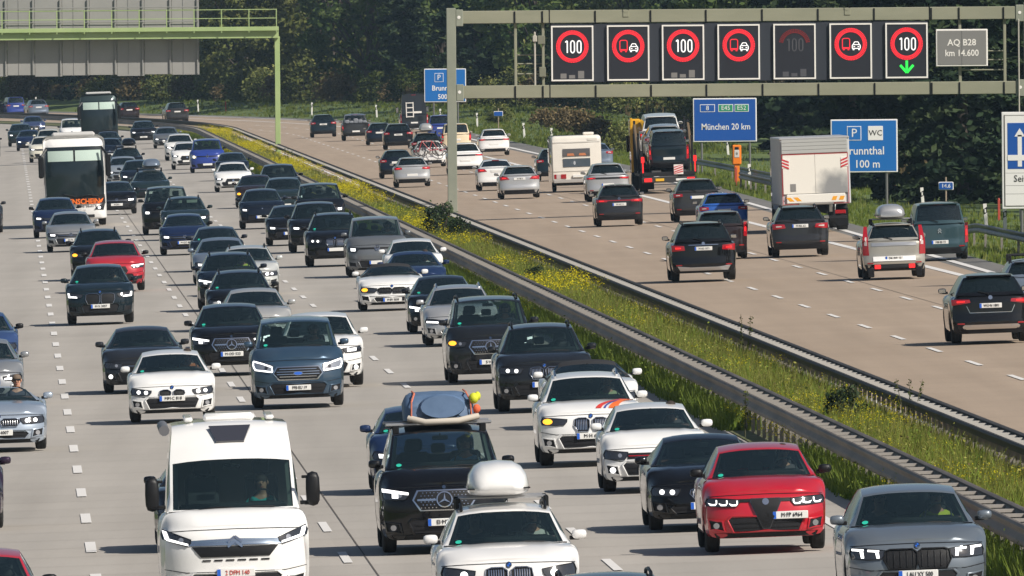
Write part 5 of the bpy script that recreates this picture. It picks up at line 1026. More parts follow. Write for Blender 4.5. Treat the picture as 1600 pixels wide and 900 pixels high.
    if S.H>1.4 and S.yg<S.L-.01:
        # third brake light and wiper on the tail glass
        a=S.rwp(-.16,.07);b=S.rwp(.16,.07); mb=MB(); mb.bbox(-.17,.17,a.y-.01,a.y+.05,a.z-.0,a.z+.03,.008); add('high_brake_light',mb,REDL)
        if lod>0 and S.zt>1.0 and S.yr>3.6:
            mb=MB(); mb.tube([S.rwp(.05,.93)+Vector((0,.03,0)),S.rwp(.38,.80)+Vector((0,.03,0))],.012,5); add('rear_wiper',mb,PLASTIC)
    if S.T['yr']>3.6 and S.H>1.4 and not S.T.get('camper'):
        a=S.prof[[p[4] for p in S.prof].index('rw')]; mb=MB(); mb.bbox(-a[2]*.9,a[2]*.9,S.y0+a[0]-.10,S.y0+a[0]+.10,a[1]-.035,a[1]+.005,.015); add('roof_spoiler',mb,'PAINT')
    return 0,zt+D['pz']
RCP={}
def wheel_mesh(r,w):
    k=('w',r,w)
    if k not in RCP:
        mb=MB(); mb.lathe([(-w/2,r*.66),(-w/2+.01,r*.9),(-w/2+.03,r*.985),(-w*.17,r),(-w*.15,r*.985),(-w*.13,r),(w*.13,r),(w*.15,r*.985),(w*.17,r),(w/2-.03,r*.985),(w/2-.01,r*.9),(w/2,r*.66)],'x',26)
        me=mb.mesh('tyre',TYRE,40)
        rb=MB(); rb.lathe([(w*.30,.001),(w*.32,r*.12),(w*.22,r*.16)],'x',12)
        for i in range(5):
            a=2*math.pi*i/5
            for s in (-.10,.10):
                ca,sa=math.cos(a+s),math.sin(a+s); n=Vector((0,-sa,ca))*r*.045
                p,q=Vector((w*.24,ca*r*.12,sa*r*.12)),Vector((w*.36,ca*r*.62,sa*r*.62))
                rb.add([p-n,p+n,q+n,q-n,p-n-Vector((.02,0,0)),p+n-Vector((.02,0,0)),q+n-Vector((.02,0,0)),q-n-Vector((.02,0,0))],[(0,1,2,3),(0,4,5,1),(2,6,7,3),(1,5,6,2),(0,3,7,4)])
        rb.lathe([(w*.36,r*.60),(w*.42,r*.67),(w*.30,r*.68),(-w*.3,r*.66),(-w*.05,r*.2),(-w*.05,.001)],'x',20)
        RCP[k]=(me,rb.mesh('rim',RIM,40))
    return RCP[k]
def build_recipe(typ,style,opt,lod):
    T=TYPES[typ]; S=Shape(T); rc=[]
    def add(name,mb,m,parent=None,loc=None,smooth=38):
        rc.append([name,mb.mesh(name,None if m=='PAINT' else m,smooth),m,parent,loc]); return len(rc)-1
    hw=S.hw; rear=style.startswith('r_')
    kb=add('body',S.body(),'PAINT',smooth=32)
    cb=S.cabin()
    open_=opt.get('open'); soft=typ=='roadster'
    for k,mb in [(k,q) for k,b_ in cb.items() for q in (islands(b_) if k=='side_window' else [b_])]:
        if soft and k=='roof':
            if open_:      # open car: keep only the windscreen frame
                n=len(S.prof); lim=S.y0+S.yw+.06
                mb.f=[f for f in mb.f if max(mb.v[i][1] for i in f)<lim]
            add('windscreen_frame' if open_ else 'soft_top',mb,'PAINT' if open_ else mat('canvas_black',(.018,.018,.02),.8)); continue
        if soft and open_ and k!='windscreen': continue
        if typ=='minibus' or T.get('camper'):
            if k=='side_window': add(k,mb,GLASSD); continue
        m={'roof':'PAINT','windscreen':GLASS,'rear_window':GLASSD if rear and typ not in('mpv',) else GLASSC,'side_window':GLASSD if rear else GLASSC}[k]
        if k=='roof' and opt.get('blackroof'): m=PLASTIC
        add(k,mb,m,smooth=30)
    # interior: dark deck over the body, seats, dashboard, steering wheel
    mb=MB(); n=8; y0,y1=S.yc+.06,min(S.yg-.05,S.yw+2.6 if T.get('camper') else 99)
    for i in range(n+1):
        y=y0+(y1-y0)*i/n
        for q in (-.86,-.5,0,.5,.86): mb.v.append((q*hw*S.ws(y),S.y0+y,S.hood(q*hw*S.ws(y)*.98,y)+.012))
    for i in range(n):
        for j in range(4): a=i*5+j; mb.f.append((a,a+1,a+6,a+5))
    add('cabin_floor',mb,INT)
    zb=S.zc+.03
    mb=MB(); mb.bbox(-.72*hw,.72*hw,S.y0+S.yc+.22,S.y0+S.yc+.55,zb-.05,zb+.06,.03); add('dashboard',mb,INT)
    ys=S.y0+(S.yw+.55 if not T.get('camper') else S.yw+.35); top=min(S.H-.20,zb+.48) if not T.get('camper') else zb+.62
    def seat(x,y,w,zt_):
        mb=MB(); mb.bbox(x-w/2,x+w/2,y,y+.14,zb-.12,zt_-.20,.04); mb.bbox(x-.13,x+.13,y+.02,y+.12,zt_-.19,zt_,.035); mb.box(x-.06,x+.06,y+.06,y+.08,zt_-.25,zt_-.15); add('seat',mb,SEAT)
    for x in (-.40*hw,.40*hw): seat(x,ys,.46,top)
    if typ not in('roadster',) and not T.get('camper') and S.yr-S.yw>1.2:
        yr=ys+.95; mb=MB(); mb.bbox(-.66*hw,.66*hw,yr,yr+.15,zb-.12,top-.26,.04)
        for x in (-.42*hw,0,.42*hw): mb.bbox(x-.11,x+.11,yr+.03,yr+.12,top-.25,top-.10,.03)
        add('rear_bench',mb,SEAT)
    mb=MB(); c=Vector((.40*hw,S.y0+S.yc+.62,zb+.06)); pts=[c+Vector((.18*math.cos(t),.07*math.sin(t)*1.0,.17*math.sin(t))) for t in [2*math.pi*i/14 for i in range(15)]]
    mb.tube(pts,.014,5,False); mb.tube([c+Vector((-.17,0,0)),c+Vector((.17,0,0))],.014,5); add('steering_wheel',mb,PLASTIC)
    if not rear and not (open_):
        a=S.wsp(0,.86); mb=MB(); mb.bbox(-.12,.12,a.y+.08,a.y+.11,a.z-.07,a.z+.0,.012); mb.box(-.012,.012,a.y+.05,a.y+.09,a.z-.02,a.z+.035); add('rear_view_mirror',mb,PLASTIC)
    if opt.get('visors'):
        for q in (-.45,.45): a=S.wsp(q,.84); mb=MB(); mb.bbox(a.x-.20,a.x+.20,a.y+.05,a.y+.07,a.z-.11,a.z+.0,.006); add('sun_visor',mb,mat('visor_cream',(.62,.62,.52),.8))
    if not rear:      # pale lining on the inside of the windscreen pillars
        for q in (-1,1):
            mb=MB(); n=6
            for i in range(n+1):
                t=.06+.86*i/n; a=S.wsp(q*.945,t)+Vector((0,.03,0)); b=S.wsp(q*.875,t)+Vector((0,.13,0)); mb.v+=[tuple(a),tuple(b)]
            mb.f=[(2*i,2*i+1,2*i+3,2*i+2) for i in range(n)]; add('pillar_lining',mb,mat('pillar_lining',(.50,.52,.46),.8))
    # mirrors
    big=T.get('camper'); zm=S.zc+.09+(.16 if big else 0); ym=S.y0+S.yc+(.42 if not big else .25)
    for sx in (1,-1):
        mb=MB(); x=sx*(hw*.97+(.11 if big else .065)); hh=(.064,.24)[bool(big)]; ww=(.098,.10)[bool(big)]
        bm=bmesh.new(); bmesh.ops.create_icosphere(bm,subdivisions=2,radius=1)
        vs=[]
        for v in bm.verts:
            p=v.co; f=lambda t:math.copysign(abs(t)**.6,t); vs.append((x+f(p.x)*ww,ym+f(p.y)*.075,zm+f(p.z)*hh))
        mb.add(vs,[tuple(v.index for v in f.verts) for f in bm.faces]); bm.free()
        blk=opt.get('paint') in('whitevan','crimson','red','navy2','blue3','blue','royalblue') or big
        km=add('door_mirror',mb,PLASTIC if blk else 'PAINT',smooth=60)
        m2=MB(); m2.bbox(min(x,sx*hw*.90),max(x,sx*hw*.90),ym-.02,ym+.05,zm-hh*.8-.02,zm-hh*.8+.035,.008)
        if big: m2.bbox(min(x,sx*hw*.93),max(x,sx*hw*.93),ym-.02,ym+.05,zm+hh*.7-.02,zm+hh*.7+.02,.008)
        add('mirror_arm',m2,PLASTIC,km)
        m3=MB(); m3.bbox(x-ww*.8,x+ww*.8,ym+.066,ym+.08,zm-hh*.75,zm+hh*.7,.004); add('mirror_glass',m3,CHROME,km)
    # wheels
    tw=.225 if S.r<.36 else .255
    tm,rm=wheel_mesh(S.r,tw)
    for y in (S.wf,S.wb):
        for sx in (1,-1):
            rc.append(['wheel',tm,TYRE,None,(sx*(hw-tw/2-.025),S.y0+y,S.r,0 if sx>0 else math.pi)]); kw=len(rc)-1; rc.append(['rim',rm,RIM,kw,None])
    if opt.get('rails'):
        for sx in (1,-1):
            x=sx*(S.ro*hw-.05); p=[(x,S.y0+S.yw+.22,S.H-.075),(x,S.y0+S.yw+.32,S.H+.0),(x,S.y0+(S.yw+S.yr)/2,S.H+.02),(x,S.y0+S.yr-.22,S.H-.02),(x,S.y0+S.yr-.1,S.H-.08)]
            mb=MB(); mb.tube(p,.022,6); add('roof_rail',mb,CHROME if opt.get('paint') in('silver','white') else PLASTIC)
    if opt.get('bars'):
        for y in (S.yw+.5,S.yr-.6): mb=MB(); mb.tube([(-S.ro*hw-.02,S.y0+y,S.H+.10),(S.ro*hw+.02,S.y0+y,S.H+.10)],.03,6); mb.bbox(-S.ro*hw-.03,-S.ro*hw+.05,S.y0+y-.04,S.y0+y+.04,S.H-.12,S.H+.1,.01); mb.bbox(S.ro*hw-.05,S.ro*hw+.03,S.y0+y-.04,S.y0+y+.04,S.H-.12,S.H+.1,.01); add('roof_bar',mb,PLASTIC)
    # windscreen wipers, sticker
    if not rear and lod>0:
        for q0,q1 in ((-.55,.02),(.05,.66)):
            mb=MB(); mb.tube([S.wsp(q0,.03)+Vector((0,-.02,.0)),S.wsp((q0+q1)/2,.055)+Vector((0,-.025,.01)),S.wsp(q1,.05)+Vector((0,-.02,.0))],.011,5); add('wiper',mb,PLASTIC)
        if opt.get('green'):
            a=S.wsp(-.80,.13); d=(S.wsp(-.80,.23)-a).normalized(); mb=MB(); k=len(mb.v)
            for i in range(12): t=2*math.pi*i/12; p=a+Vector((.042*math.cos(t),0,0))+d*.042*math.sin(t)+Vector((0,-.012,0)); mb.v.append(tuple(p)); mb.v.append((p.x,p.y+.008,p.z))
            mb.f.append(tuple(2*i for i in range(12)))
            for i in range(12): mb.f.append((2*i,2*i+1,2*((i+1)%12)+1,2*((i+1)%12)))
            add('windscreen_sticker',mb,STICK)
    if opt.get('stripes'):       # coloured stripes sweeping over the bonnet, laid on its surface
        def sweep(name,a,b,m,h):
            mb=MB(); n=10
            for i in range(n+1):
                t=i/n; y=.10+t*(S.yc-.12); 
                xa=a[0]+(a[1]-a[0])*t**1.5; xb=b[0]+(b[1]-b[0])*t**1.5
                for x in (xa,xb):
                    kf=max(0,1-y/.62); z=S.hood(x,y); mb.v.append((x,S.y0+y+kf*S.F(x,z)-.004,z+h))
            for i in range(n): mb.f.append((2*i,2*i+1,2*i+3,2*i+2))
            add(name,mb,m)
        sweep('stripe',(.10,.74),(.20,.80),mat('stripe_red',(.62,.05,.035),.4),.012); sweep('stripe',(.24,.76),(.28,.80),mat('stripe_blue',(.05,.07,.32),.4),.012); sweep('stripe',(.33,.74),(.50,.80),mat('stripe_orange',(.80,.16,.03),.4),.012)
    if typ=='minibus':
        # dark skylight on the sloping forehead, and roof items
        b=[p for p in S.prof if p[4]=='fore']; y_a,z_a=b[1][0],b[1][1]; r0=[p for p in S.prof if p[4]=='roof'][0]; y_b,z_b=r0[0],r0[1]
        mb=MB(); 
        for t,q in ((.35,.24),(.35,-.24),(1.0,-.36),(1.0,.36)): mb.v.append((q*.8,S.y0+y_a+(y_b-y_a)*t-.025+.03*q*q,z_a+(z_b-z_a)*t+.045))
        mb.v+= [(x,y+.05,z-.05) for x,y,z in mb.v[:4]]; mb.f=[(0,1,2,3),(0,4,5,1),(1,5,6,2),(2,6,7,3),(3,7,4,0)]; add('skylight',mb,mat('skylight_glass',(.04,.04,.05),.15,coat=1))
        mb=MB(); mb.bbox(-.35,.35,S.y0+2.4,S.y0+3.1,S.H-.02,S.H+.10,.04); add('roof_hatch',mb,PAINTS and PT('whitevan'))
        mb=MB(); mb.bbox(-.62,-.50,S.y0+2.1,S.y0+4.6,S.H,S.H+.06,.02); mb.bbox(.50,.62,S.y0+2.1,S.y0+4.6,S.H,S.H+.06,.02); add('roof_rail',mb,PAINTS and PT('whitevan'))
        mb=MB(); mb.tube([(-.90,S.y0+1.75,2.50),(-.90,S.y0+5.2,2.50)],.075,10); add('awning',mb,mat('awning_grey',(.12,.12,.13),.5))
        mb=MB()
        for q in strip([(-.10,2.20),(-.02,2.245),(.08,2.225),(.03,2.195),(-.10,2.20)],.02)+[circ(-.01,2.275,.014,8)]+strip([(-.14,2.155),(.14,2.155)],.016): mb.prism(q,S.y0+1.45-.03,S.y0+1.45)
        for i,(x,y,z) in enumerate(mb.v): mb.v[i]=(x,y+(z-2.15)*.75,z)
        add('emblem',mb,mat('emblem_dark',(.05,.06,.09),.5))
    if typ=='pickup':
        mb=MB(); hw_=S.hw*.9; mb.box(-hw_,hw_,S.y0+3.7,S.y0+5.2,S.zt-.3,S.zt-.02); add('cargo_bed',mb,TRIM)
        mb=MB()
        for i in range(5): x=-.6+.3*i; mb.bbox(x-.17,x+.15,S.y0+3.9,S.y0+4.8,S.zt-.02,S.zt+.16+.08*((i*7)%3),.05)
        add('covered_load',mb,mat('tarpaulin_grey',(.20,.21,.23),.6)); mb=MB(); mb.tube([(-.75,S.y0+3.75,S.zt),(-.72,S.y0+3.7,S.H-.1),(.72,S.y0+3.7,S.H-.1),(.75,S.y0+3.75,S.zt)],.035,8); add('roll_bar',mb,CHROME)
    if rear: px,pz=rear_parts(S,style,opt,add,lod); sg=1; fn=S.yR
    else: px,pz=front_parts(S,style,opt,add,lod); sg=-1; fn=S.yF
    plate=None
    if opt.get('plate')!='' or lod<2: kp,pp=plate_parts(S,add,fn,sg,px,pz,None,lod); plate=(kp,pp,sg)
    if style=='r_van':
        for (x,z,w_,h_) in ((.30,1.65,.50,1.05),):
            mb=MB()
            for zz in (z-h_*.5,z-h_*.2,z+h_*.12,z+h_*.45): patch(mb,rect(x-w_*.5,x+w_*.5,zz-.035,zz+.035),lambda a,b:S.y0+S.yg+.03-.10*(a/S.hw)**2,.03,.03,1)
            for xx in (x-w_*.5,x+w_*.5): patch(mb,rect(xx-.035,xx+.035,z-h_*.55,z+h_*.5),lambda a,b:S.y0+S.yg+.03-.10*(a/S.hw)**2,.03,.03,1)
            add('rear_ladder',mb,ROADW)
        mb=MB(); patch(mb,rect(-.55,.05,1.36,1.50),lambda a,b:S.y0+S.yg+.03,.02,.03,1); add('bike_carrier',mb,ROADW)
    return rc,S,plate
def instance(rc,root,pm):
    obs=[]
    for name,me,m,par,loc in rc:
        o=bpy.data.objects.new(name,me); COL.objects.link(o); o.parent=root if par is None else obs[par]
        if loc:
            o.location=loc[:3]
            if len(loc)>3: o.rotation_euler=(0,0,loc[3])
        if m=='PAINT': o.material_slots[0].link='OBJECT'; o.material_slots[0].material=pm
        obs.append(o)
    return obs
NAME=dict(hatch='hatchback_car',sedan='saloon_car',coupe='coupe_car',estate='estate_car',crossover='crossover_car',suv='suv',bigsuv='suv',van='passenger_van',roadster='convertible_car',mpv='compact_van',mpvs='hatchback_car',pickup='pickup_truck',minibus='camper_van',boxvan='delivery_van',camperbox='camper_van')
CAT=dict(hatch='car',sedan='car',coupe='car',estate='car',crossover='car',suv='car',bigsuv='car',van='van',roadster='convertible',mpv='van',mpvs='car',pickup='pickup truck',minibus='camper van',boxvan='van',camperbox='camper van')
VOBJ={}
def pose(u,Y,d,L):
    """place so that the end facing the camera is at distance Y"""
    Yc=Y+L/2; t=RT(Yc); phi=-math.atan(t); b=.028 if d=='R' else -.028
    return (RX(Yc)+u,Yc,GZ(u,Yc)+.03),(0,b,phi+(math.pi if d=='R' else 0))
def vehicle(typ,style,pnt,u,Y,d,opt,label):
    s=30000/Y; lod=2 if s>60 else 1 if s>36 else 0
    o2=dict(opt,paint=pnt); key=(typ,style,lod,tuple(sorted((k,str(v)) for k,v in o2.items() if k not in('plate','vest','bikes') and (k!='paint' or True))))
    if key not in RCP: RCP[key]=build_recipe(typ,style,o2,lod)
    rc,S,plate=RCP[key]; T=TYPES[typ]
    loc,rot=pose(u,Y,d,T['L'])
    root=empty(NAME[typ],label,CAT[typ],loc,rot,'oncoming vehicles on the left carriageway' if d=='F' else 'vehicles driving away on the right carriageway')
    obs=instance(rc,root,PT(pnt))
    txt=opt.get('plate')
    if txt and plate:
        kp,pp,sg=plate
        letter('plate_lettering',txt,.088,REDINK if txt.startswith('2 ') else INK,obs[kp],(pp[0]+(.02 if sg<0 else -.02),pp[1]+sg*.002,pp[2]),back=sg>0,sx=min(1,.42/(.056*len(txt))))
    VOBJ[label]=(root,S,obs); return root
# ---------------------------------------------------------------- coaches, caravan, lorry, car transporter
CGL=mat('coach_glass',(.014,.022,.026),.05,spec=.5); BLIND=mat('window_blind',(.42,.52,.46),.7)
def shell(L,W,z0,z1,rc=.18,bulge=.22,vb=.10,vprof=None):
    mb=MB(); hw=W/2; zc=(z0+z1)/2; y0=-L/2
    def sec(ins):
        p=[];r=max(.02,rc-ins*.3)
        for cx,cz,a0 in ((hw-ins-r,z0+ins+.04,270),(hw-ins-r,z1-ins-r,0),(-(hw-ins-r),z1-ins-r,90),(-(hw-ins-r),z0+ins+.04,180)):
            rr=r if cz>zc else .04
            for k in range(4): a=R(a0+30*k); p.append((cx+(r if cz>zc else r)*math.cos(a),cz+rr*math.sin(a)))
        return p
    fn=lambda x,z: y0+bulge*(abs(x)/hw)**2.4+(pl(vprof,z) if vprof else vb*max(0,(z-zc)/(z1-zc))**2)
    rings=[]
    for y,ins,k in ((0,.06,1),(.06,.02,.8),(.18,0,.5),(.5,0,0),(L*.5,0,0),(L-.1,0,0),(L,.05,0)):
        ring=[]
        for x,z in sec(ins): ring.append(len(mb.v)); mb.v.append((x,y0+y+k*(fn(x,z)-y0),z))
        rings.append(ring)
    n=len(rings[0])
    for a,b in zip(rings,rings[1:]):
        for i in range(n): mb.f.append((a[i],a[(i+1)%n],b[(i+1)%n],b[i]))
    mb.f.append(tuple(rings[-1])[::-1]); prev=rings[0]; base=[mb.v[i] for i in prev]
    for k in (.9,.7,.45,.2):
        cur=[]
        for x,_,z in base: X,Z=x*k,zc+(z-zc)*k; cur.append(len(mb.v)); mb.v.append((X,fn(X,Z),Z))
        for i in range(n): mb.f.append((prev[i],prev[(i+1)%n],cur[(i+1)%n],cur[i]))
        prev=cur
    mb.f.append(tuple(prev)[::-1]); return mb,fn
def add_wheels(root,r,w,W,ys,dual=()):
    tm,rm=wheel_mesh(r,w)
    for y in ys:
        for sx in (1,-1):
            o=link('wheel',tm,root,None,(sx*(W/2-w/2-.03),y,r)); o.rotation_euler=(0,0,0 if sx>0 else math.pi); link('rim',rm,o)
def coach(style,pnt,u,Y,label):
    L,W,H=12.5,2.55,3.74 if style=='coach_white' else 3.75
    loc,rot=pose(u,Y,'F',L); root=empty('coach',label,'coach',loc,rot,'oncoming vehicles on the left carriageway')
    white=style=='coach_white'; hw=W/2
    mb,fn=shell(L,W,.30,H,.22,.30,.45); mb.obj('body',PT(pnt),root,35)
    mb=MB(); patch(mb,[(-.93*hw,1.05),(.93*hw,1.05),(.96*hw,2.2),(.93*hw,3.32),(-.93*hw,3.32),(-.96*hw,2.2)],fn,.015,.03); wsn=mb.obj('windscreen',CGL,root,35)
    for sx in (1,-1):
        mb=MB(); x0,x1=(.04,.86*hw) if sx>0 else (-.86*hw,-.04); patch(mb,rect(x0,x1,2.72,3.16 if white else 3.22),fn,.022,.01); mb.obj('window_blind',BLIND,wsn)
    mb=MB(); patch(mb,rect(-.025,.025,2.70,3.28),fn,.026,.01); mb.obj('windscreen_bar',PLASTIC,wsn)
    mb=MB(); patch(mb,[(-.97*hw,.93),(.97*hw,.93),(.95*hw,1.30),(.3,1.22),(-.3,1.22),(-.95*hw,1.30)],fn,.020,.03); mb.obj('lower_windscreen_panel',PLASTIC,root)
    for q0,q1,zz in ((-.9,.0,1.34),(.05,.95,1.30)):
        mb=MB(); mb.tube([(q0,fn(q0,1.2)-.05,1.2),((q0+q1)/2,fn(0,zz)-.05,zz),(q1,fn(q1,1.24)-.05,1.24)],.02,5); mb.obj('wiper',PLASTIC,root)
    for sx in (1,-1):
        f=(lambda p:p) if sx>0 else mir
        mb=MB(); patch(mb,f([(.60*hw,.68),(.90*hw,.66),(.96*hw,.98),(.84*hw,.90),(.66*hw,.78)]),fn,.018,.03); k=mb.obj('headlight',LAMPD,root)
        mb=MB(); patch(mb,circ(sx*.76*hw,.76,.06,10),fn,.026,.01); mb.obj('light_element',LED,k)
        mb=MB(); x=sx*(hw+.12); mb.bbox(min(x-.11*sx,x+.11*sx),max(x-.11*sx,x+.11*sx),-L/2-.28,-L/2-.06,2.05,2.95,.05); k=mb.obj('mirror',PLASTIC,root)
        mb=MB(); mb.tube([(x,-L/2-.15,2.9),(sx*hw*.9,-L/2+.1,3.25)],.05,6); mb.obj('mirror_arm',PLASTIC,k)
        mb=MB(); 
        for i in range(7): mb.bbox(sx*hw-.01,sx*hw+.012,-L/2+1.2+i*1.5,-L/2+2.6+i*1.5,1.75,3.2,.004)
        mb.obj('side_windows',CGL,root)
    mb=MB(); patch(mb,rect(-.60*hw,.60*hw,.36,.48),fn,.012,.02); mb.obj('lower_intake',TRIM,root)
    mb=MB(); mb.bbox(-.9,.9,-L/2+1.6,-L/2+3.8,H-.02,H+.18,.08); mb.obj('roof_unit',mat('roof_grey',(.45,.44,.42),.6),root)
    mb=MB(); mb.bbox(-.26,.26,fn(0,.56)-.03,fn(0,.56)+.02,.50,.61,.008); mb.obj('number_plate',PLATE,root)
    add_wheels(root,.50,.30,W,(-L/2+2.7,-L/2+8.9))
    if white:
        OR=mat('orange_print',(.85,.16,.015),.5)
        letter('lettering','ENSCHEIN',.30,OR,root,(.36,fn(.4,1.0)-.05,1.02),bold=.010,sx=.92)
        mb=MB(); patch(mb,[(.86,.92),(1.08,.98),(1.16,1.16),(1.0,1.06)],fn,.026,.01); mb.obj('orange_swoosh',OR,root)
        letter('small_lettering','S RO 14',.13,INK,root,(.30,fn(.3,.78)-.03,.80))
    VOBJ[label]=(root,None,[])
def caravan(u,Y,label):
    L,W,H=6.0,2.28,2.55; loc,rot=pose(u,Y,'R',L); root=empty('caravan',label,'caravan',loc,rot,'vehicles driving away on the right carriageway')
    # rear end faces +Y in local axes: build the shell reversed
    mb,fn0=shell(L,W,.42,H,.16,.05,.10); mb.v=[(-x,-y,z) for x,y,z in mb.v]; mb.obj('body',PT('cream2'),root,35); fn=lambda x,z:-fn0(-x,z); hw=W/2
    mb=MB(); patch(mb,rect(-.62,.62,1.60,1.95),fn,.02,.03,1); k=mb.obj('tail_window',mat('acrylic_window',(.10,.09,.09),.2,coat=.6),root)
    for x in (-.28,.26): mb=MB(); patch(mb,[(x-.17,1.63),(x+.17,1.63),(x+.15,1.74),(x-.12,1.74)],fn,.026,.01,1); mb.obj('orange_cushion',mat('cushion_orange',(.48,.17,.07),.8),k)
    mb=MB(); patch(mb,rect(-.62,.62,1.12,1.50),fn,.02,.03,1); k=mb.obj('tail_window',mat('acrylic_window_lower',(.07,.09,.11),.15,coat=.8),root)
    mb=MB(); patch(mb,circ(.10,1.3,.05,10,.09),fn,.026,.01,1); mb.obj('window_sticker',mat('sticker_grey',(.4,.42,.45),.6),k)
    for z0,z1 in ((2.22,2.27),(.92,.95)): mb=MB(); patch(mb,rect(-1.08,1.08,z0,z1),fn,.014,.02,1); mb.obj('trim_strip',mat('trim_pale',(.55,.52,.47),.5),root)
    for sx in (1,-1):
        f=(lambda p:p) if sx>0 else mir
        mb=MB(); patch(mb,f(rect(.50,.74,.60,.80)),fn,.018,.03,1); mb.obj('tail_light',REDL,root); mb=MB(); patch(mb,f(rect(.76,.94,.60,.80)),fn,.02,.03,1); mb.obj('tail_light',CLEARL,root); mb=MB(); patch(mb,f(rect(.95,1.04,.60,.80)),fn,.018,.03,1); mb.obj('tail_light',REDL,root)
        mb=MB(); mb.bbox(sx*.95-.12,sx*.95+.12,L/2-.5,L/2+.01,.36,.46,.02); mb.obj('corner_steady',TRIM,root)
    mb=MB(); mb.bbox(-1.08,1.08,L/2-.05,L/2+.05,.40,.56,.02); mb.obj('bumper',mat('bumper_grey',(.35,.33,.31),.6),root)
    mb=MB(); mb.bbox(-.3,.2,L/2+.0,L/2+.07,.64,.76,.008); mb.obj('number_plate',PLATE,root)
    mb=MB(); mb.box(-.9,.9,-L/2+.5,L/2-.4,.28,.42); mb.obj('chassis',TRIM,root)
    mb=MB(); mb.tube([(0,-L/2+.3,.42),(0,-L/2-1.2,.45)],.06,6); mb.obj('drawbar',TRIM,root)
    mb=MB(); mb.bbox(-.9,-.4,-.2,.4,H-.01,H+.12,.04); mb.obj('roof_hatch',PT('cream2'),root)
    mb=MB(); patch(mb,rect(-.96,-.52,2.30,2.40),fn,.012,.01,1); mb.obj('faded_lettering',mat('faded_print',(.58,.54,.48),.6),root)
    for sx in (1,-1):
        mb=MB(); mb.bbox(sx*hw-.012,sx*hw+.012,-1.6,-.2,1.3,1.95,.004); mb.obj('side_window',CGL,root)
    add_wheels(root,.32,.20,W-.04,(.55,)); VOBJ[label]=(root,None,[])
def boxtruck(u,Y,label):
    L,W,H=10.2,2.50,3.34; loc,rot=pose(u,Y,'R',L); root=empty('box_lorry',label,'lorry',loc,rot,'vehicles driving away on the right carriageway'); yb=L/2
    BOXM=noisy('lorry_panel',(.70,.66,.60),(.78,.75,.70),1.3,.5); GREYB=mat('roller_grey',(.40,.40,.385),.6)
    mb=MB(); mb.bbox(-W/2,W/2,-yb+2.4,yb-.06,.95,H,.04); mb.obj('box_body',mat('box_side',(.50,.50,.51),.5),root)
    mb=MB(); mb.bbox(-W/2-.01,W/2+.01,-yb+2.4,yb-.02,H-.06,H+.03,.03); mb.obj('roof_edge',mat('alu',(.55,.54,.53),.4,.5),root)
    mb=MB(); mb.bbox(-W/2+.06,W/2-.06,yb-.06,yb+.0,2.78,H-.08,.02); mb.obj('shutter_box',GREYB,root)
    for k in range(4): mb=MB(); mb.bbox(-W/2+.08,W/2-.08,yb,yb+.012,2.80+k*.13,2.91+k*.13,.005); mb.obj('shutter_slat',GREYB,root)
    m,t,b=new_mat('tail_door_paint'); N=t.nodes; Lk=t.links       # cream door, a tree's soft shadow painted in as a grey patch
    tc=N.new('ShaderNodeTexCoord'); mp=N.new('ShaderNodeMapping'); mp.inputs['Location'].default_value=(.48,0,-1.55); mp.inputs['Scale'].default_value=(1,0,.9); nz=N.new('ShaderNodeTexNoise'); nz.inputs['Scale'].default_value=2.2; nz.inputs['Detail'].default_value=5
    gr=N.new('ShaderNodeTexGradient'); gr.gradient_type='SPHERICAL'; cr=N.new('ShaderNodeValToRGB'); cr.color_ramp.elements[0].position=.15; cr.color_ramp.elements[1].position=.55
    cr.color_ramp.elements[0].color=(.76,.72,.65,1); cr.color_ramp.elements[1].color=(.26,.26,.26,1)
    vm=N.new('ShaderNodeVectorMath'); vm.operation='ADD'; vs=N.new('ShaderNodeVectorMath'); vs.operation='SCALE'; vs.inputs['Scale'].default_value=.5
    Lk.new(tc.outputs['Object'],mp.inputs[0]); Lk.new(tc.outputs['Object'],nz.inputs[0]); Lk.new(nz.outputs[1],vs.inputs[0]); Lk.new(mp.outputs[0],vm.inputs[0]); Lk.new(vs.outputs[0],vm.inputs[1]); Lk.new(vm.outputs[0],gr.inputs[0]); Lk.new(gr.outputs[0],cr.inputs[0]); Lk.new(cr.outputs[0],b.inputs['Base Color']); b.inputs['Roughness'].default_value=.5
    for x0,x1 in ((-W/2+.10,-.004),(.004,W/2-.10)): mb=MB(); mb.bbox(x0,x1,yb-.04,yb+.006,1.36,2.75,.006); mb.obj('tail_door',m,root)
    REDT=mat('red_tape',(.45,.03,.035),.5)
    mb=MB()
    for q in (rect(-W/2+.06,W/2-.06,2.755,2.775),rect(-W/2+.065,-W/2+.085,.98,2.75),rect(W/2-.085,W/2-.065,.98,2.75),rect(-W/2+.1,W/2-.1,.985,1.0)): mb.prism(q,yb-.03,yb+.010)
    mb.obj('reflective_tape',REDT,root)
    mb=MB(); mb.bbox(-W/2+.20,W/2-.20,yb-.02,yb+.03,1.02,1.345,.02); kl=mb.obj('tail_lift',mat('lift_white',(.74,.71,.65),.5),root)
    YO=mat('hazard_orange',(.80,.35,.02),.5)
    for x,s in ((.92,1),(.66,1),(-.66,-1),(-.92,-1)):
        mb=MB(); mb.prism([(x-.10*1-.05*s,1.10),(x+.06-.05*s,1.10),(x+.10+.05*s,1.24),(x-.06+.05*s,1.24)],yb+.02,yb+.036); mb.obj('hazard_mark',YO,kl)
    mb=MB(); mb.bbox(.70,.90,yb,yb+.02,1.45,1.72,.006); mb.obj('document_box',mat('hatch_grey',(.22,.21,.20),.6),root)
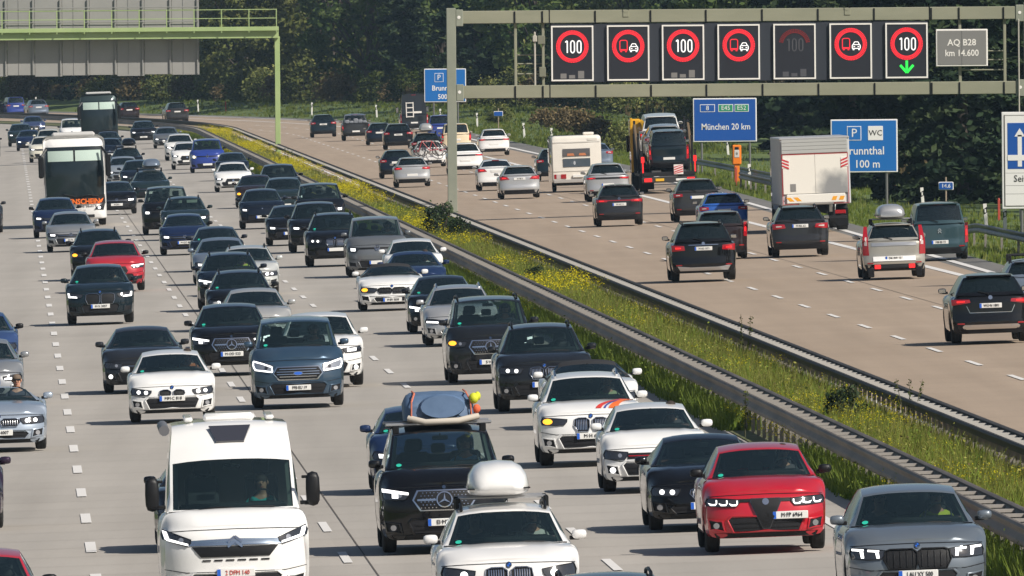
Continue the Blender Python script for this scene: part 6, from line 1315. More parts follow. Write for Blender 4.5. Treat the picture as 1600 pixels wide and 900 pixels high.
    for sx in (1,-1):
        mb=MB(); mb.bbox(sx*(W/2-.20)-.13,sx*(W/2-.20)+.13,yb+.0,yb+.02,2.28,2.62,.006); kb=mb.obj('marker_board',ROADW,root)
        for k in range(3):
            c=2.33+k*.11; mb=MB(); x=sx*(W/2-.20); mb.prism([(x-.125,c-.03-.05*sx),(x+.125,c-.03+.05*sx),(x+.125,c+.03+.05*sx),(x-.125,c+.03-.05*sx)],yb+.015,yb+.026); mb.obj('board_stripe',mat('hazard_red',(.55,.03,.04),.5),kb)
        mb=MB(); mb.bbox(sx*.85-.2,sx*.85+.2,yb-.25,yb-.15,.60,.74,.02); mb.obj('tail_light',REDL,root)
        mb=MB(); mb.box(sx*.42-.05,sx*.42+.05,-yb+.8,yb-.2,.62,.94); mb.obj('chassis_rail',TRIM,root)
        mb=MB(); mb.bbox(sx*.95-.22,sx*.95+.22,yb-1.0,yb-.97,.18,.80,.005); mb.obj('mud_flap',PLASTIC,root)
        mb=MB(); mb.tube([(sx*.62,yb-.05,.95),(sx*.62,yb-.12,.55)],.05,6); mb.obj('lift_arm',TRIM,root)
    mb=MB(); mb.bbox(-1.1,1.1,yb-.18,yb-.06,.42,.54,.02); mb.obj('underrun_bar',TRIM,root)
    mb=MB(); mb.bbox(-.62,.62,yb+.0,yb+.09,.96,1.02,.015); mb.obj('lift_step',mat('step_grey',(.25,.23,.21),.7),root)
    mb=MB(); mb.bbox(-1.2,1.2,-yb,-yb+2.1,.6,3.0,.18); mb.obj('cab',PT('whitevan'),root,35)
    mb=MB(); mb.bbox(-1.05,1.05,-yb-.02,-yb+.05,1.7,2.7,.02); mb.obj('windscreen',CGL,root)
    add_wheels(root,.48,.42,W,(-yb+1.2,yb-2.6)); VOBJ[label]=(root,None,[])
def transporter(u,Y,label):
    L,W=16.0,2.5; loc,rot=pose(u,Y,'R',L); root=empty('car_transporter',label,'lorry',loc,rot,'vehicles driving away on the right carriageway'); yb=L/2
    for sx in (1,-1):
        mb=MB(); mb.box(sx*1.0-.12,sx*1.0+.12,-yb+3.2,yb-.1,.72,.90); mb.obj('deck_rail',TRIM,root)
        mb=MB(); mb.add([(sx*.55-.2,yb-.2,.98),(sx*.55+.2,yb-.2,.98),(sx*.55+.2,-yb+3.4,1.55),(sx*.55-.2,-yb+3.4,1.55),(sx*.55-.2,yb-.2,.90),(sx*.55+.2,yb-.2,.90),(sx*.55+.2,-yb+3.4,1.45),(sx*.55-.2,-yb+3.4,1.45)],[(0,1,2,3),(7,6,5,4),(0,4,5,1),(1,5,6,2),(2,6,7,3),(3,7,4,0)]); mb.obj('wheel_ramp',mat('ramp_grey',(.10,.10,.10),.6,.4),root)
        for y,h in ((yb-.6,1.9),(yb-4.4,2.5),(yb-8.6,3.2),(-yb+3.1,3.3)): mb=MB(); mb.bbox(sx*1.2-.05,sx*1.2+.05,y-.07,y+.07,.85,h,.015); mb.obj('post',PT('yellow') if h>3.25 and sx>0 else TRIM,root)
        mb=MB(); mb.tube([(sx*1.2,yb-4.4,1.5),(sx*1.2,yb-8.6,3.0)],.07,6); mb.obj('brace',mat('brace_brown',(.16,.11,.06),.6),root)
        mb=MB(); mb.bbox(sx*.95-.17,sx*.95+.17,yb-.02,yb+.05,.50,.66,.015); mb.obj('tail_light',REDLIT,root)
        mb=MB(); mb.tube([(sx*1.16,yb-.1,.9),(sx*1.16,yb-.1,1.35)],.03,6); mb.bbox(sx*1.16-.07,sx*1.16+.07,yb-.13,yb-.03,1.35,1.62,.02); mb.obj('marker_lamp',REDLIT,root)
        mb=MB(); mb.bbox(sx*1.30-.06,sx*1.30+.06,-yb+.2,-yb+.4,1.75,2.5,.03); mb.obj('cab_mirror',PLASTIC,root)
        mb=MB(); mb.bbox(sx*.9-.28,sx*.9+.28,yb-2.2,yb-2.16,.15,.72,.005); mb.obj('mud_flap',PLASTIC,root)
    mb=MB(); mb.bbox(-1.22,1.22,yb-.16,yb-.02,.46,.72,.02); mb.obj('rear_bumper',mat('bumper_dark',(.03,.03,.03),.5),root)
    mb=MB(); mb.bbox(.24,.62,yb-.02,yb+.012,.52,.64,.006); mb.obj('number_plate',PLATEY,root)
    mb=MB(); mb.bbox(-.80,-.28,yb-.01,yb+.014,.52,.62,.006); mb.obj('white_marker',PLATE,root)
    mb=MB(); mb.bbox(-.62,-.20,yb-.02,yb+.02,.80,1.24,.008); kb=mb.obj('marker_board',ROADW,root)
    for k in range(4):
        c=-.10+k*.14; q=[(-.20-max(0,min(.42,c-.05)),.80+max(0,0)) ]
        mb=MB(); z0=.82+k*.105; mb.prism([(-.61,z0+.08),(-.21,z0-.05 if k else z0-.0),(-.21,z0+.0 if k else z0+.03),(-.61,z0+.135 if k<3 else z0+.10)],yb+.015,yb+.026); mb.obj('board_stripe',mat('hazard_red',(.55,.03,.04),.5),kb)
    mb=MB(); mb.bbox(-1.15,1.15,yb-.9,yb-.05,.74,.92,.02); mb.obj('rear_deck',TRIM,root)
    mb=MB(); mb.bbox(-1.22,1.22,-yb,-yb+2.3,.65,3.0,.16); mb.obj('cab',PT('black'),root,35); mb=MB(); mb.bbox(.72,1.24,-yb+.3,-yb+2.36,1.7,3.25,.08); mb.obj('cab_flank',PT('yellow'),root,35)
    mb=MB(); mb.bbox(-.9,.9,-yb+2.28,-yb+2.33,1.7,2.6,.02); mb.obj('rear_cab_window',CGL,root)
    mb=MB(); mb.bbox(-1.2,1.2,-yb+2.6,-yb+2.85,1.0,2.6,.03); mb.obj('headboard',TRIM,root)
    add_wheels(root,.42,.34,W,(yb-2.7,yb-4.0,-yb+1.5)); VOBJ[label]=(root,None,[])
    return root
# ---------------------------------------------------------------- loads
def on_roof(name,label,cat,car,group=None):
    root,S,obs=VOBJ[car]; return empty(name,label,cat,root.location,root.rotation_euler,group),S
def roofbox(car,label,pnt,w=.82,l=2.2,h=.42,dx=0.0,lift=.12,front=None):
    e,S=on_roof('roof_box',label,'roof box',car,'roof boxes carried on cars')
    y0=S.y0+(S.yw+.15 if front is None else front); zb=S.H+lift; mb=MB(); rings=[]
    for t,k,hh in ((0,.55,.16),(.02,.72,.40),(.10,.90,.74),(.25,1,.95),(.5,1,1),(.8,.98,.97),(.95,.9,.80),(1,.75,.45)):
        r=[]
        for i in range(16):
            a=2*math.pi*i/16; c,s_=math.cos(a),math.sin(a); x=w/2*k*math.copysign(abs(c)**.62,c)*(1-.10*max(0,s_)); z=zb+h*.24+(h*.76*hh*abs(s_)**.72 if s_>0 else -h*.24*min(1,hh*1.2)*abs(s_)**.5); r.append(len(mb.v)); mb.v.append((dx+x,y0+l*t,z))
        rings.append(r)
    for a,b in zip(rings,rings[1:]):
        for i in range(16): mb.f.append((a[i],a[(i+1)%16],b[(i+1)%16],b[i]))
    mb.f.append(tuple(rings[0])[::-1]); mb.f.append(tuple(rings[-1])); mb.obj('box_shell',PT(pnt),e,50)
    mb=MB(); mb.bbox(dx-w*.505,dx+w*.505,y0+.10,y0+l-.06,zb+h*.20,zb+h*.24,.008); mb.obj('lid_seam',TRIM,e)
    for t in (.28,.72):
        y=y0+l*t; mb=MB(); xx=S.ro*S.hw-.02; mb.bbox(-xx,xx,y-.03,y+.03,zb-.045,zb-.005,.012); k=mb.obj('crossbar',mat('bar_alu',(.45,.45,.46),.35,.7),e)
        for sx in (1,-1): mb=MB(); mb.bbox(sx*xx-.035,sx*xx+.035,y-.05,y+.05,S.H-.09,zb-.015,.015); mb.obj('bar_foot',PLASTIC,k)
    return e
def covered_load(car,label):
    e,S=on_roof('covered_roof_load',label,'roof load',car); zb=S.H+.06; y0=S.y0+S.yw+.25
    BL=noisy('blue_tarpaulin',(.065,.115,.20),(.105,.165,.27),3,.55,bump=.25); mb=MB(); rings=[]
    rg=random.Random(3)
    for t,k,hh in ((0,.80,.62),(.03,.93,.86),(.12,1,1),(.5,1.0,1.04),(.9,.98,1),(1,.9,.8)):
        r=[]
        for i in range(24):
            a=2*math.pi*i/24; c,s_=math.cos(a),math.sin(a); n=1+.03*rg.uniform(-1,1)
            x=.53*k*n*math.copysign(abs(c)**.42,c); z=zb+.02+(.40*hh*abs(s_)**.42*n if s_>0 else 0); r.append(len(mb.v)); mb.v.append((.0+x,y0+2.1*t-(.05*math.cos(a*2)),z))
        rings.append(r)
    for a,b in zip(rings,rings[1:]):
        for i in range(24): mb.f.append((a[i],a[(i+1)%24],b[(i+1)%24],b[i]))
    mb.f.append(tuple(rings[0])[::-1]); mb.f.append(tuple(rings[-1])); mb.obj('tarpaulin_cover',BL,e,60)
    mb=MB()
    mb.v=[(x,y0-.10+.06*abs(x),zb+.30+z) for x,z in circ(.06,-.08,.33,18,.17)]+[(x,y0+.02,zb+.30+z) for x,z in circ(.06,-.08,.36,18,.19)]
    mb.f=[tuple(range(18))]+[(i,18+i,18+(i+1)%18,(i+1)%18) for i in range(18)]; mb.obj('cover_front_panel',noisy('blue_tarpaulin_front',(.085,.145,.25),(.115,.185,.31),3,.6),e,40)
    mb=MB(); mb.tube([(-.46,y0-.02,zb+.06),(-.2,y0-.14,zb-.01),(.3,y0-.14,zb+.0),(.60,y0-.02,zb+.06)],.05,8); mb.obj('padded_roll',mat('padding_beige',(.50,.45,.38),.8),e,50)
    OG=mat('strap_orange',(.55,.16,.09),.7)
    for x in (-.42,.50): mb=MB(); mb.tube([(x,y0-.05,zb),(x*.97,y0-.06,zb+.30),(x*.85,y0+.1,zb+.43),(x*.85,y0+1.9,zb+.43)],.014,5); mb.obj('strap',OG,e)
    YE=mat('cloth_yellow',(.60,.62,.03),.8)
    mb=MB(); mb.ball((.54,y0-.02,zb+.33),(.075,.10,.085),10,7); mb.ball((.60,y0+.05,zb+.36),(.05,.09,.07),8,6); mb.obj('yellow_bundle',YE,e,60)
    mb=MB(); mb.ball((.58,y0-.03,zb+.17),(.06,.05,.07),8,5); mb.obj('orange_bundle',mat('cloth_orange',(.70,.13,.05),.8),e,60)
    for t in (.05,1.7):
        y=y0+t; mb=MB(); mb.bbox(-.82,.80,y-.05,y+.05,S.H+.0,S.H+.05,.015); k=mb.obj('crossbar',mat('bar_alu',(.45,.45,.46),.35,.7),e)
        for sx in (1,-1): mb=MB(); mb.bbox(sx*.66-.05,sx*.66+.05,y-.06,y+.06,S.H-.12,S.H+.01,.015); mb.obj('bar_foot',PLASTIC,k)
def bicycle(car,label,off,m,dx):
    root,S,obs=VOBJ[car]; e=empty('bicycle',label,'bicycle',root.location,root.rotation_euler,'bicycles on the car rack')
    y=S.L/2+.12+off; z=.62
    def wheel(x):
        pts=[(x+.33*math.cos(2*math.pi*i/20),y,z+.0+.33+.33*math.sin(2*math.pi*i/20)) for i in range(21)]; mb=MB(); mb.tube(pts,.022,5,False); k=mb.obj('wheel',TYRE,e)
        mb=MB(); 
        for i in range(8): a=math.pi*i/8; mb.tube([(x+.31*math.cos(a),y,z+.33+.31*math.sin(a)),(x-.31*math.cos(a),y,z+.33-.31*math.sin(a))],.004,3)
        mb.obj('spokes',CHROME,k)
    wheel(dx-.52); wheel(dx+.52); w1=Vector((dx-.52,y,z+.33)); w2=Vector((dx+.52,y,z+.33)); bb=Vector((dx-.05,y,z+.30)); st=Vector((dx-.20,y,z+.80)); hd=Vector((dx+.36,y,z+.82))
    mb=MB()
    for a,b in ((w1,bb),(w1,st),(bb,st),(bb,hd),(st,hd),(hd,w2)): mb.tube([a,b],.022,6)
    mb.obj('frame',m,e); mb=MB(); mb.tube([hd,hd+Vector((-.02,0,.14)),hd+Vector((.04,-.25,.16))],.015,5); mb.tube([hd+Vector((-.02,0,.14)),hd+Vector((.04,.2,.16))],.015,5); mb.obj('handlebar',PLASTIC,e)
    mb=MB(); mb.bbox(st.x-.13,st.x+.11,y-.06,y+.06,st.z+.06,st.z+.12,.02); mb.tube([st,st+Vector((0,0,.07))],.016,5); mb.obj('saddle',PLASTIC,e)
# ---------------------------------------------------------------- people (seated, hands on the wheel)
def skin_mesh(pts,edges,name,m,sub=1):
    me=bpy.data.meshes.new('tmp'); me.from_pydata([p[:3] for p in pts],edges,[]); o=bpy.data.objects.new('tmp',me); COL.objects.link(o)
    md=o.modifiers.new('Skin','SKIN'); md.use_smooth_shade=True
    if not me.skin_vertices: me.skin_vertices.new()
    for i,p in enumerate(pts):
        r=p[3]; sv=me.skin_vertices[0].data[i]; sv.radius=r if isinstance(r,tuple) else (r,r); sv.use_root=(i==0)
    s=o.modifiers.new('Subdivision','SUBSURF'); s.levels=sub; s.render_levels=sub
    dg=bpy.context.evaluated_depsgraph_get(); out=bpy.data.meshes.new_from_object(o.evaluated_get(dg)); out.name=name
    bpy.data.objects.remove(o); out.materials.clear(); out.materials.append(m); out.shade_smooth(); return out
PERS={}
def person_meshes():
    if PERS: return PERS
    pts=[(0,0,0,(.16,.12)),(0,.02,.18,(.15,.11)),(0,.05,.38,(.18,.12)),(0,.05,.50,(.13,.09)),(0,.03,.58,(.055,.055)),(0,.01,.66,(.075,.085)),(0,.0,.75,(.085,.10)),(0,.01,.82,(.06,.07))]
    ed=[(i,i+1) for i in range(7)]; sh=[tuple(p) for p in pts[:4]]; shE=[(0,1),(1,2),(2,3)]
    for s in (1,-1):
        k=len(pts); pts+=[(s*.19,.05,.46,.055),(s*.25,-.08,.22,.045),(s*.21,-.28,.24,.036),(s*.17,-.42,.30,.028),(s*.165,-.47,.325,(.035,.018))]
        ed+=[(3,k),(k,k+1),(k+1,k+2),(k+2,k+3),(k+3,k+4)]
        j=len(sh); sh+=[(s*.19,.05,.46,.062),(s*.25,-.08,.22,.055),(s*.21,-.28,.24,.047)]; shE+=[(3,j),(j,j+1),(j+1,j+2)]
        for q,(a,b,l) in enumerate(((.026,.00,.050),(.010,.012,.058),(-.008,.012,.055),(-.024,.0,.042))):
            m=len(pts); bx,by,bz=s*.165+a,-.485,.33; pts+=[(bx,by,bz,.009),(bx,by-l*.6,bz+.012,.0085),(bx,by-l*.75,bz-.022,.008)]; ed+=[(k+4,m),(m,m+1),(m+1,m+2)]
        m=len(pts); pts+=[(s*(.165-.035),-.465,.315,.010),(s*(.165-.055),-.50,.30,.009)]; ed+=[(k+4,m),(m,m+1)]
        h=len(pts); pts+=[(s*.10,-.04,-.02,.085),(s*.14,-.44,.06,.065),(s*.14,-.55,-.34,.048),(s*.14,-.66,-.38,.035)]; ed+=[(0,h),(h,h+1),(h+1,h+2),(h+2,h+3)]
    PERS['body']=skin_mesh(pts,ed,'body',None); sh=[(p[0],p[1],p[2],(p[3][0]+.02,p[3][1]+.02) if isinstance(p[3],tuple) else p[3]) for p in sh]; PERS['shirt']=skin_mesh(sh,shE,'shirt',None)
    mb=MB(); mb.ball((0,-.09,.715),(.014,.026,.022),8,6); PERS['nose']=mb.mesh('nose',None,60)
    mb=MB(); [mb.ball((s*.034,-.083,.745),(.014,.008,.007),8,5) for s in (1,-1)]; PERS['eyes']=mb.mesh('eyes',None,60)
    mb=MB(); mb.ball((0,-.083,.672),(.026,.010,.008),8,5); PERS['mouth']=mb.mesh('mouth',None,60)
    mb=MB(); [mb.ball((s*.088,.01,.73),(.012,.024,.032),8,5) for s in (1,-1)]; PERS['ears']=mb.mesh('ears',None,60)
    mb=MB(); mb.ball((0,.022,.775),(.094,.105,.085),12,8); mb.ball((0,.06,.72),(.085,.07,.08),10,6); PERS['hair']=mb.mesh('hair',None,60)
    mb=MB(); mb.bbox(-.075,.075,-.105,-.088,.728,.765,.008); PERS['sunglasses']=mb.mesh('sunglasses',None)
    return PERS
def person(car,label,shirt,seat=1,hair=(.03,.02,.015),glasses=False,skin=(.50,.27,.18),up=0.0,drive=True):
    root,S,obs=VOBJ[car]; Pm=person_meshes()
    zb=S.zc+.03; ys=S.y0+(S.yw+.55 if not S.T.get('camper') else S.yw+.35)
    loc=root.matrix_basis@Vector((seat*.40*S.hw,ys-.10,zb-.42+up))
    e=empty('person',label,'person',loc,root.rotation_euler,'people seated in the oncoming cars')
    sk=mat('skin_%d'%int(skin[0]*100),skin,.6); link('body',Pm['body'],e,sk); link('shirt',Pm['shirt'],e,mat('shirt_%d_%d_%d'%tuple(int(c*100) for c in shirt),shirt,.85)); link('hair',Pm['hair'],e,mat('hair_%d'%int(hair[0]*100),hair,.8))
    link('nose',Pm['nose'],e,sk); link('mouth',Pm['mouth'],e,mat('lips',(.30,.09,.08),.6)); link('ears',Pm['ears'],e,sk)
    if glasses: link('sunglasses',Pm['sunglasses'],e,PLASTIC)
    else: link('eyes',Pm['eyes'],e,mat('eye',(.05,.04,.04),.3))
VEH=[
('suv','kidney_wide','slate',-2.11,252.5,'F',{'plate': 'LAU XY 500', 'green': 1},'slate grey SUV with twin white light bars, nearest car beside the median barrier'),
('crossover','shield','crimson',-2.90,283.0,'F',{'plate': 'M·FP 6964', 'green': 1},'crimson crossover with triple white headlights and a dark v-shaped grille'),
('sedan','kidney','black',-3.28,296.3,'F',{'plate': 'M·KS 318', 'amber': 0},'black saloon half hidden behind the crimson crossover'),
('hatch','gti','white',-3.23,321.2,'F',{'plate': 'M·TT 204', 'green': 1},'white hatchback with a thin red grille line behind the black saloon'),
('suv','kidney','white',-3.68,341.5,'F',{'plate': 'M·H 666', 'stripes': 1, 'amber': 1, 'green': 1, 'rails': 1},'white SUV with red, orange and blue stripes across its bonnet'),
('roadster','kidney','white',-2.71,373.1,'F',{'plate': 'FS·Z 4'},'white convertible with dark soft top tucked behind the striped white SUV'),
('bigsuv','kidney','graphite',-3.14,389.8,'F',{'rails': 1},'dark graphite SUV with wide upright grille following the black people carrier'),
('van','merc','graphite',-3.40,422.6,'F',{'plate': 'S·VV 61', 'amber': 1, 'rails': 1, 'green': 1},'graphite people carrier with its orange indicator lit and star grille'),
('estate','audi','silver',-2.86,472.9,'F',{'rails': 1},'silver estate car with roof rails between dark cars near the median'),
('sedan','merc','black',-2.82,493.2,'F',{'green': 1},'black saloon beside the silver estate car, right of the white convertible'),
('roadster','kidney_wide','white',-3.31,534.7,'F',{'plate': 'M·BV 5030', 'amber': 1},'white convertible with black soft top and amber light, ahead of the grey van'),
('coupe','generic','navy',-2.28,552.7,'F',{},'navy coupe behind the white convertible, in front of a white car'),
('hatch','generic','white',-1.74,579.3,'F',{},'white hatchback mostly hidden behind the navy coupe'),
('van','vwvan','grey',-2.30,607.2,'F',{'green2': 1},'mid grey passenger van with a slim dark grille bar'),
('bigsuv','kidney','black',-3.12,636.7,'F',{'rails': 1, 'green': 1},'black SUV with chrome double grille just left of the grey van'),
('bigsuv','generic','black',-3.06,677.9,'F',{},'black boxy SUV with unlit lamps behind the chrome grilled SUV'),
('hatch','vw','black',-3.62,702.6,'F',{},'small black hatchback at the left of the boxy black SUV'),
('van','vwvan','black',-1.83,744.3,'F',{},'black passenger van beside the median with one white headlight showing'),
('crossover','smooth','blackblue',-3.82,764.0,'F',{'plate': 'M·E 77'},'blue black crossover with a smooth grille-free nose'),
('suv','generic','darkteal',-2.26,809.4,'F',{},'dark SUV squeezed between the smooth nosed crossover and the black van'),
('bigsuv','generic','black',-1.58,871.6,'F',{},'tall black SUV behind, close to the median barrier'),
('sedan','generic','darkbrown',-2.88,854.2,'F',{'amber': 1},'dark saloon showing an orange indicator'),
('sedan','lion','white',-2.85,941.9,'F',{},'white saloon with dark lower grille driving alone'),
('hatch','generic','blackblue',-2.03,1013.2,'F',{},'small dark car peeping out above the lone white saloon'),
('van','blueva','royalblue',-2.70,1073.8,'F',{},'royal blue delivery van with white lettering on its bonnet'),
('crossover','lion','white',-3.55,1104.1,'F',{},'white crossover beside the royal blue van'),
('suv','generic','white',-3.24,1182.0,'F',{},'white SUV behind the white crossover'),
('sedan','generic','grey',-2.98,1308.6,'F',{},'grey saloon ahead of the white SUV far up the road'),
('suv','vw','black',-4.10,1370.5,'F',{'plate': 'M·A 1'},'black SUV with white headlights far up the road, right of the dark coach'),
('suv','kidney_x1','offwhite',-7.54,250.3,'F',{'plate': 'M·X 3', 'rails': 1, 'green': 1},'white SUV carrying a white roof box, cut off by the bottom edge'),
('estate','generic','blackblue',-7.05,222.8,'F',{'rails': 1},'dark car of which only the roof shows at the bottom edge'),
('van','merc','black',-7.49,289.2,'F',{'plate': 'EI·MZ 24', 'green': 1},'black people carrier carrying a blue covered load on its roof'),
('hatch','vw','navy',-7.01,326.5,'F',{'green': 1},'dark blue hatchback peeping out left of the loaded black people carrier'),
('van','ford','steelblue',-7.95,402.9,'F',{'plate': 'FFB·EU 19', 'green': 1},'steel blue van with wide slatted grille and outlined headlights'),
('suv','generic','white',-7.09,424.7,'F',{'fog': 1},'white SUV hidden to the right behind the steel blue van'),
('suv','merc','black',-8.86,443.5,'F',{'plate': 'M·OD 533', 'green': 1},'black SUV with a large star on its grille left of the steel blue van'),
('sedan','generic','lightgrey',-7.80,482.2,'F',{},'light grey saloon half hidden behind the black star grilled SUV'),
('crossover','audi','black',-7.83,509.5,'F',{'rails': 1, 'green': 1},'black crossover with two round white lamps behind the light grey saloon'),
('suv','merc','blackblue',-7.67,545.9,'F',{'rails': 1, 'vest': 1},'dark blue SUV driven by someone in a yellow vest'),
('estate','kidney','palegrey',-6.77,575.8,'F',{'rails': 1},'pale grey estate with dark roof, right of the yellow vest driver'),
('sedan','generic','bluegrey',-7.27,602.5,'F',{},'blue grey saloon with silver mirror, left of the pale grey estate'),
('hatch','generic','blackblue',-7.04,636.3,'F',{'green': 1},'dark hatchback with a red object on its dashboard'),
('hatch','vw','navy2',-7.66,684.8,'F',{'plate': 'M·GO 88'},'navy hatchback with one bright headlight and white number plate'),
('suv','generic','darkteal',-7.16,734.7,'F',{'rails': 1, 'visors': 1},'dark teal SUV with both cream sun visors folded down'),
('van','vwvan','black',-7.69,755.6,'F',{},'black passenger van behind the dark teal SUV'),
('estate','generic','darkteal',-7.21,902.3,'F',{},'dark estate carrying a grey roof box'),
('hatch','vw','black',-9.14,845.2,'F',{'plate': 'M·DR 1'},'black hatchback right beside the white coach'),
('suv','generic','blackblue',-7.38,954.6,'F',{},'dark blue SUV behind the estate with the grey roof box'),
('sedan','generic','silver2',-7.77,1014.3,'F',{},'grey blue saloon with one headlight on, right of the white coach'),
('estate','generic','black',-7.13,1086.5,'F',{},'black estate carrying a black roof box'),
('hatch','generic','blackblue',-7.51,1193.9,'F',{},'dark hatchback in the queue right of the white coach roof'),
('sedan','generic','black',-7.13,1276.4,'F',{},'dark saloon directly in front of the far coach'),
('minibus','camper','whitevan',-10.96,262.8,'F',{'plate': '2 DFM 140'},'white camper van with a high roof and dark skylight'),
('sedan','generic','black',-10.91,295.3,'F',{},'black car hidden behind the white camper van, one mirror showing'),
('hatch','kidney1','white',-10.69,392.6,'F',{'plate': 'MM·C 818', 'green': 1},'white hatchback with double kidney grille and white mirrors'),
('sedan','vwdark','darkgrey',-11.03,426.3,'F',{},'dark grey saloon with lit fog lamp behind the white hatchback'),
('suv','kidney_big','blackteal',-11.47,528.6,'F',{'plate': 'M·X 3057', 'green': 1},'dark teal SUV with large chrome outlined double grille'),
('crossover','hyb','red',-10.66,593.8,'F',{},'red crossover behind the dark teal SUV'),
('suv','generic','black',-11.02,624.4,'F',{'amber': 1, 'rails': 1},'black SUV with orange lamp left of the red crossover'),
('estate','vw','silvergrey',-11.64,707.9,'F',{'plate': 'M·PA 2'},'silver grey estate below the white coach'),
('crossover','vw','navy2',-12.06,758.9,'F',{},'navy crossover left of the silver grey estate'),
('suv','generic','ivory',-11.57,1210.6,'F',{'rails': 1},'ivory SUV left of the white coach roof'),
('suv','generic','ivory',-11.03,1299.9,'F',{},'ivory SUV roof showing just above the other ivory SUV'),
('sedan','generic','navy2',-12.32,1336.9,'F',{},'navy saloon with headlights on at the left, ahead of the ivory SUV'),
('suv','generic','darkteal',-12.85,1394.6,'F',{},'dark SUV with one warm headlight at the far left'),
('mpv','whitevanf','whitevan',-9.00,1411.1,'F',{},'white delivery van between the blue saloon and the far coach'),
('sedan','audi','navyfar',-8.00,1540.3,'F',{},'blue saloon with two white headlights far up the road'),
('suv','generic','silver2',-7.20,1627.3,'F',{},'silver SUV with headlights on, farthest at the left edge'),
('crossover','generic','red',-14.50,240.0,'F',{},'red car cut off by the bottom left corner'),
('hatch','generic','plum',-15.03,312.2,'F',{},'dark plum car cut off by the left edge, one mirror showing'),
('roadster','kidney','silverblue',-14.23,370.9,'F',{'plate': 'M·Z 4007', 'open': 1},'silver open convertible driven by someone in sunglasses'),
('sedan','audi','silvergrey',-14.61,417.0,'F',{},'silver grey saloon behind the open convertible'),
('sedan','kidney','blue3',-14.69,458.2,'F',{},'dark blue saloon with white hood glare at the left edge'),
('suv','generic','darkgrey',-15.08,784.3,'F',{},'dark car showing only its mirror at the left edge, level with the white coach'),
('suv','generic','black',-15.26,1276.5,'F',{},'dark car at the far left edge above the white coach'),
('suv','r_merc','black',8.96,448.8,'R',{'plate': 'WÜ·N 1801'},'black SUV seen from behind with chrome lower bumper, nearest at the right'),
('estate','r_gen','bluegrey',11.87,483.4,'R',{'bars': 1},'blue grey car with roof bars cut off by the right edge'),
('bigsuv','r_ml','black',6.63,568.9,'R',{'plate': 'M·AS 1471', 'rails': 1},'black SUV from behind with silver bumper bar and red lamps'),
('suv','r_xc','champagne',11.85,559.7,'R',{'plate': 'DK·SW 12', 'rails': 1},'champagne SUV with tall red lamps carrying a silver roof box'),
('mpv','r_berl','tealgrey',14.96,596.2,'R',{'plate': 'MB·ES 73'},'teal grey compact van beside the right guardrail'),
('mpvs','r_tall','darkbrown',9.00,618.5,'R',{},'dark brown hatchback with tall red lamps beside the black SUV'),
('suv','r_jeep','charcoal',11.52,617.6,'R',{'plate': 'M·RK 62', 'rails': 1},'charcoal SUV with roof rails behind the white lorry'),
('hatch','r_gen','blue',11.80,690.8,'R',{},'bright blue hatchback above the dark brown hatchback'),
('crossover','r_vw','charcoal',9.18,726.1,'R',{'plate': 'M·VC 3'},'charcoal crossover with a red light band across its tailgate'),
('suv','r_gen','charcoal2',12.33,731.6,'R',{'plate': ''},'dark grey SUV behind the car transporter, left of the blue hatchback'),
('suv','r_gen2','silver',11.84,824.4,'R',{},'silver SUV right behind the white caravan'),
('estate','r_bmw','silver',8.76,850.8,'R',{'plate': 'M·TB 5'},'silver estate with red lamps, left of the caravan'),
('sedan','r_bmw','white',8.90,896.0,'R',{},'white saloon left of the silver estate'),
('hatch','r_golf','silver',5.69,930.0,'R',{},'silver hatchback in the left lane near the gantry post'),
('crossover','r_gen','blackteal',12.79,936.5,'R',{},'dark crossover hidden to the left of the caravan'),
('hatch','r_gen','blackblue',6.11,986.6,'R',{},'dark hatchback behind the silver hatchback'),
('suv','r_gen2','white',9.83,995.0,'R',{},'white SUV partly hidden behind the gantry post'),
('sedan','r_gen','bluegrey',16.28,984.9,'R',{},'blue car hidden to the right of the caravan'),
('estate','r_gen','white',9.23,1051.6,'R',{'bikes': 1},'white car carrying bicycles on its tailgate'),
('crossover','r_gen','black',10.28,1105.2,'R',{},'dark crossover carrying a silver roof box'),
('crossover','r_gen2','white2',14.56,1121.4,'R',{},'white crossover alone in the right lane'),
('mpv','r_taxi','cream',13.14,1154.4,'R',{},'cream coloured people carrier right of the gantry post'),
('suv','r_gen','black',10.75,1208.4,'R',{'plate': 'M·CX 5'},'black SUV with white plate ahead of the bicycle carrying car'),
('hatch','r_gen','blackblue',10.58,1259.3,'R',{},'dark hatchback between the pickup and the black SUV'),
('mpv','r_gen','royalblue',14.68,1262.4,'R',{},'blue van just visible beside the gantry post'),
('pickup','r_pick','charcoal2',10.08,1316.7,'R',{},'dark pickup truck with loaded bed'),
('suv','r_gen','blackteal',8.70,1368.0,'R',{'plate': 'M·ID 3'},'dark SUV with red lamps left of the pickup truck'),
('camperbox','r_van','darkgrey',15.65,1389.9,'R',{},'dark grey camper van with white ladder stickers on its tail'),
('bigsuv','r_gen','charcoal2',8.13,1608.4,'R',{'plate': ''},'dark grey SUV far off, beyond the grey saloon, in the bend'),
('crossover','r_gen','darkbrown',9.35,1669.2,'R',{},'dark car with one red lamp lit, right of the far coach'),
('suv','r_gen','bluegrey',8.90,1741.5,'R',{'plate': ''},'blue grey SUV far off in the bend, left of the far coach'),
('mpv','r_gen','royalblue',9.60,1765.0,'R',{},'dark blue van far off in the bend, beside the far coach'),
('hatch','r_gen','darkbrown',8.13,1767.5,'R',{},'dark car with red lamp at the far left edge in the bend'),
('coach','coach_white','whitevan',-11.10,798.6,'F',{},'white coach with orange lettering under its dark windscreen'),
('coach','coach_dark','darkcoach',-7.42,1329.0,'F',{},'dark coach farther up the road with pale blinds'),
('caravan','r_caravan','cream2',12.02,874.5,'R',{},'white caravan with two tail windows'),
('transporter','r_trans','yellow',15.44,852.0,'R',{},'car transporter with yellow cab and red and white board'),
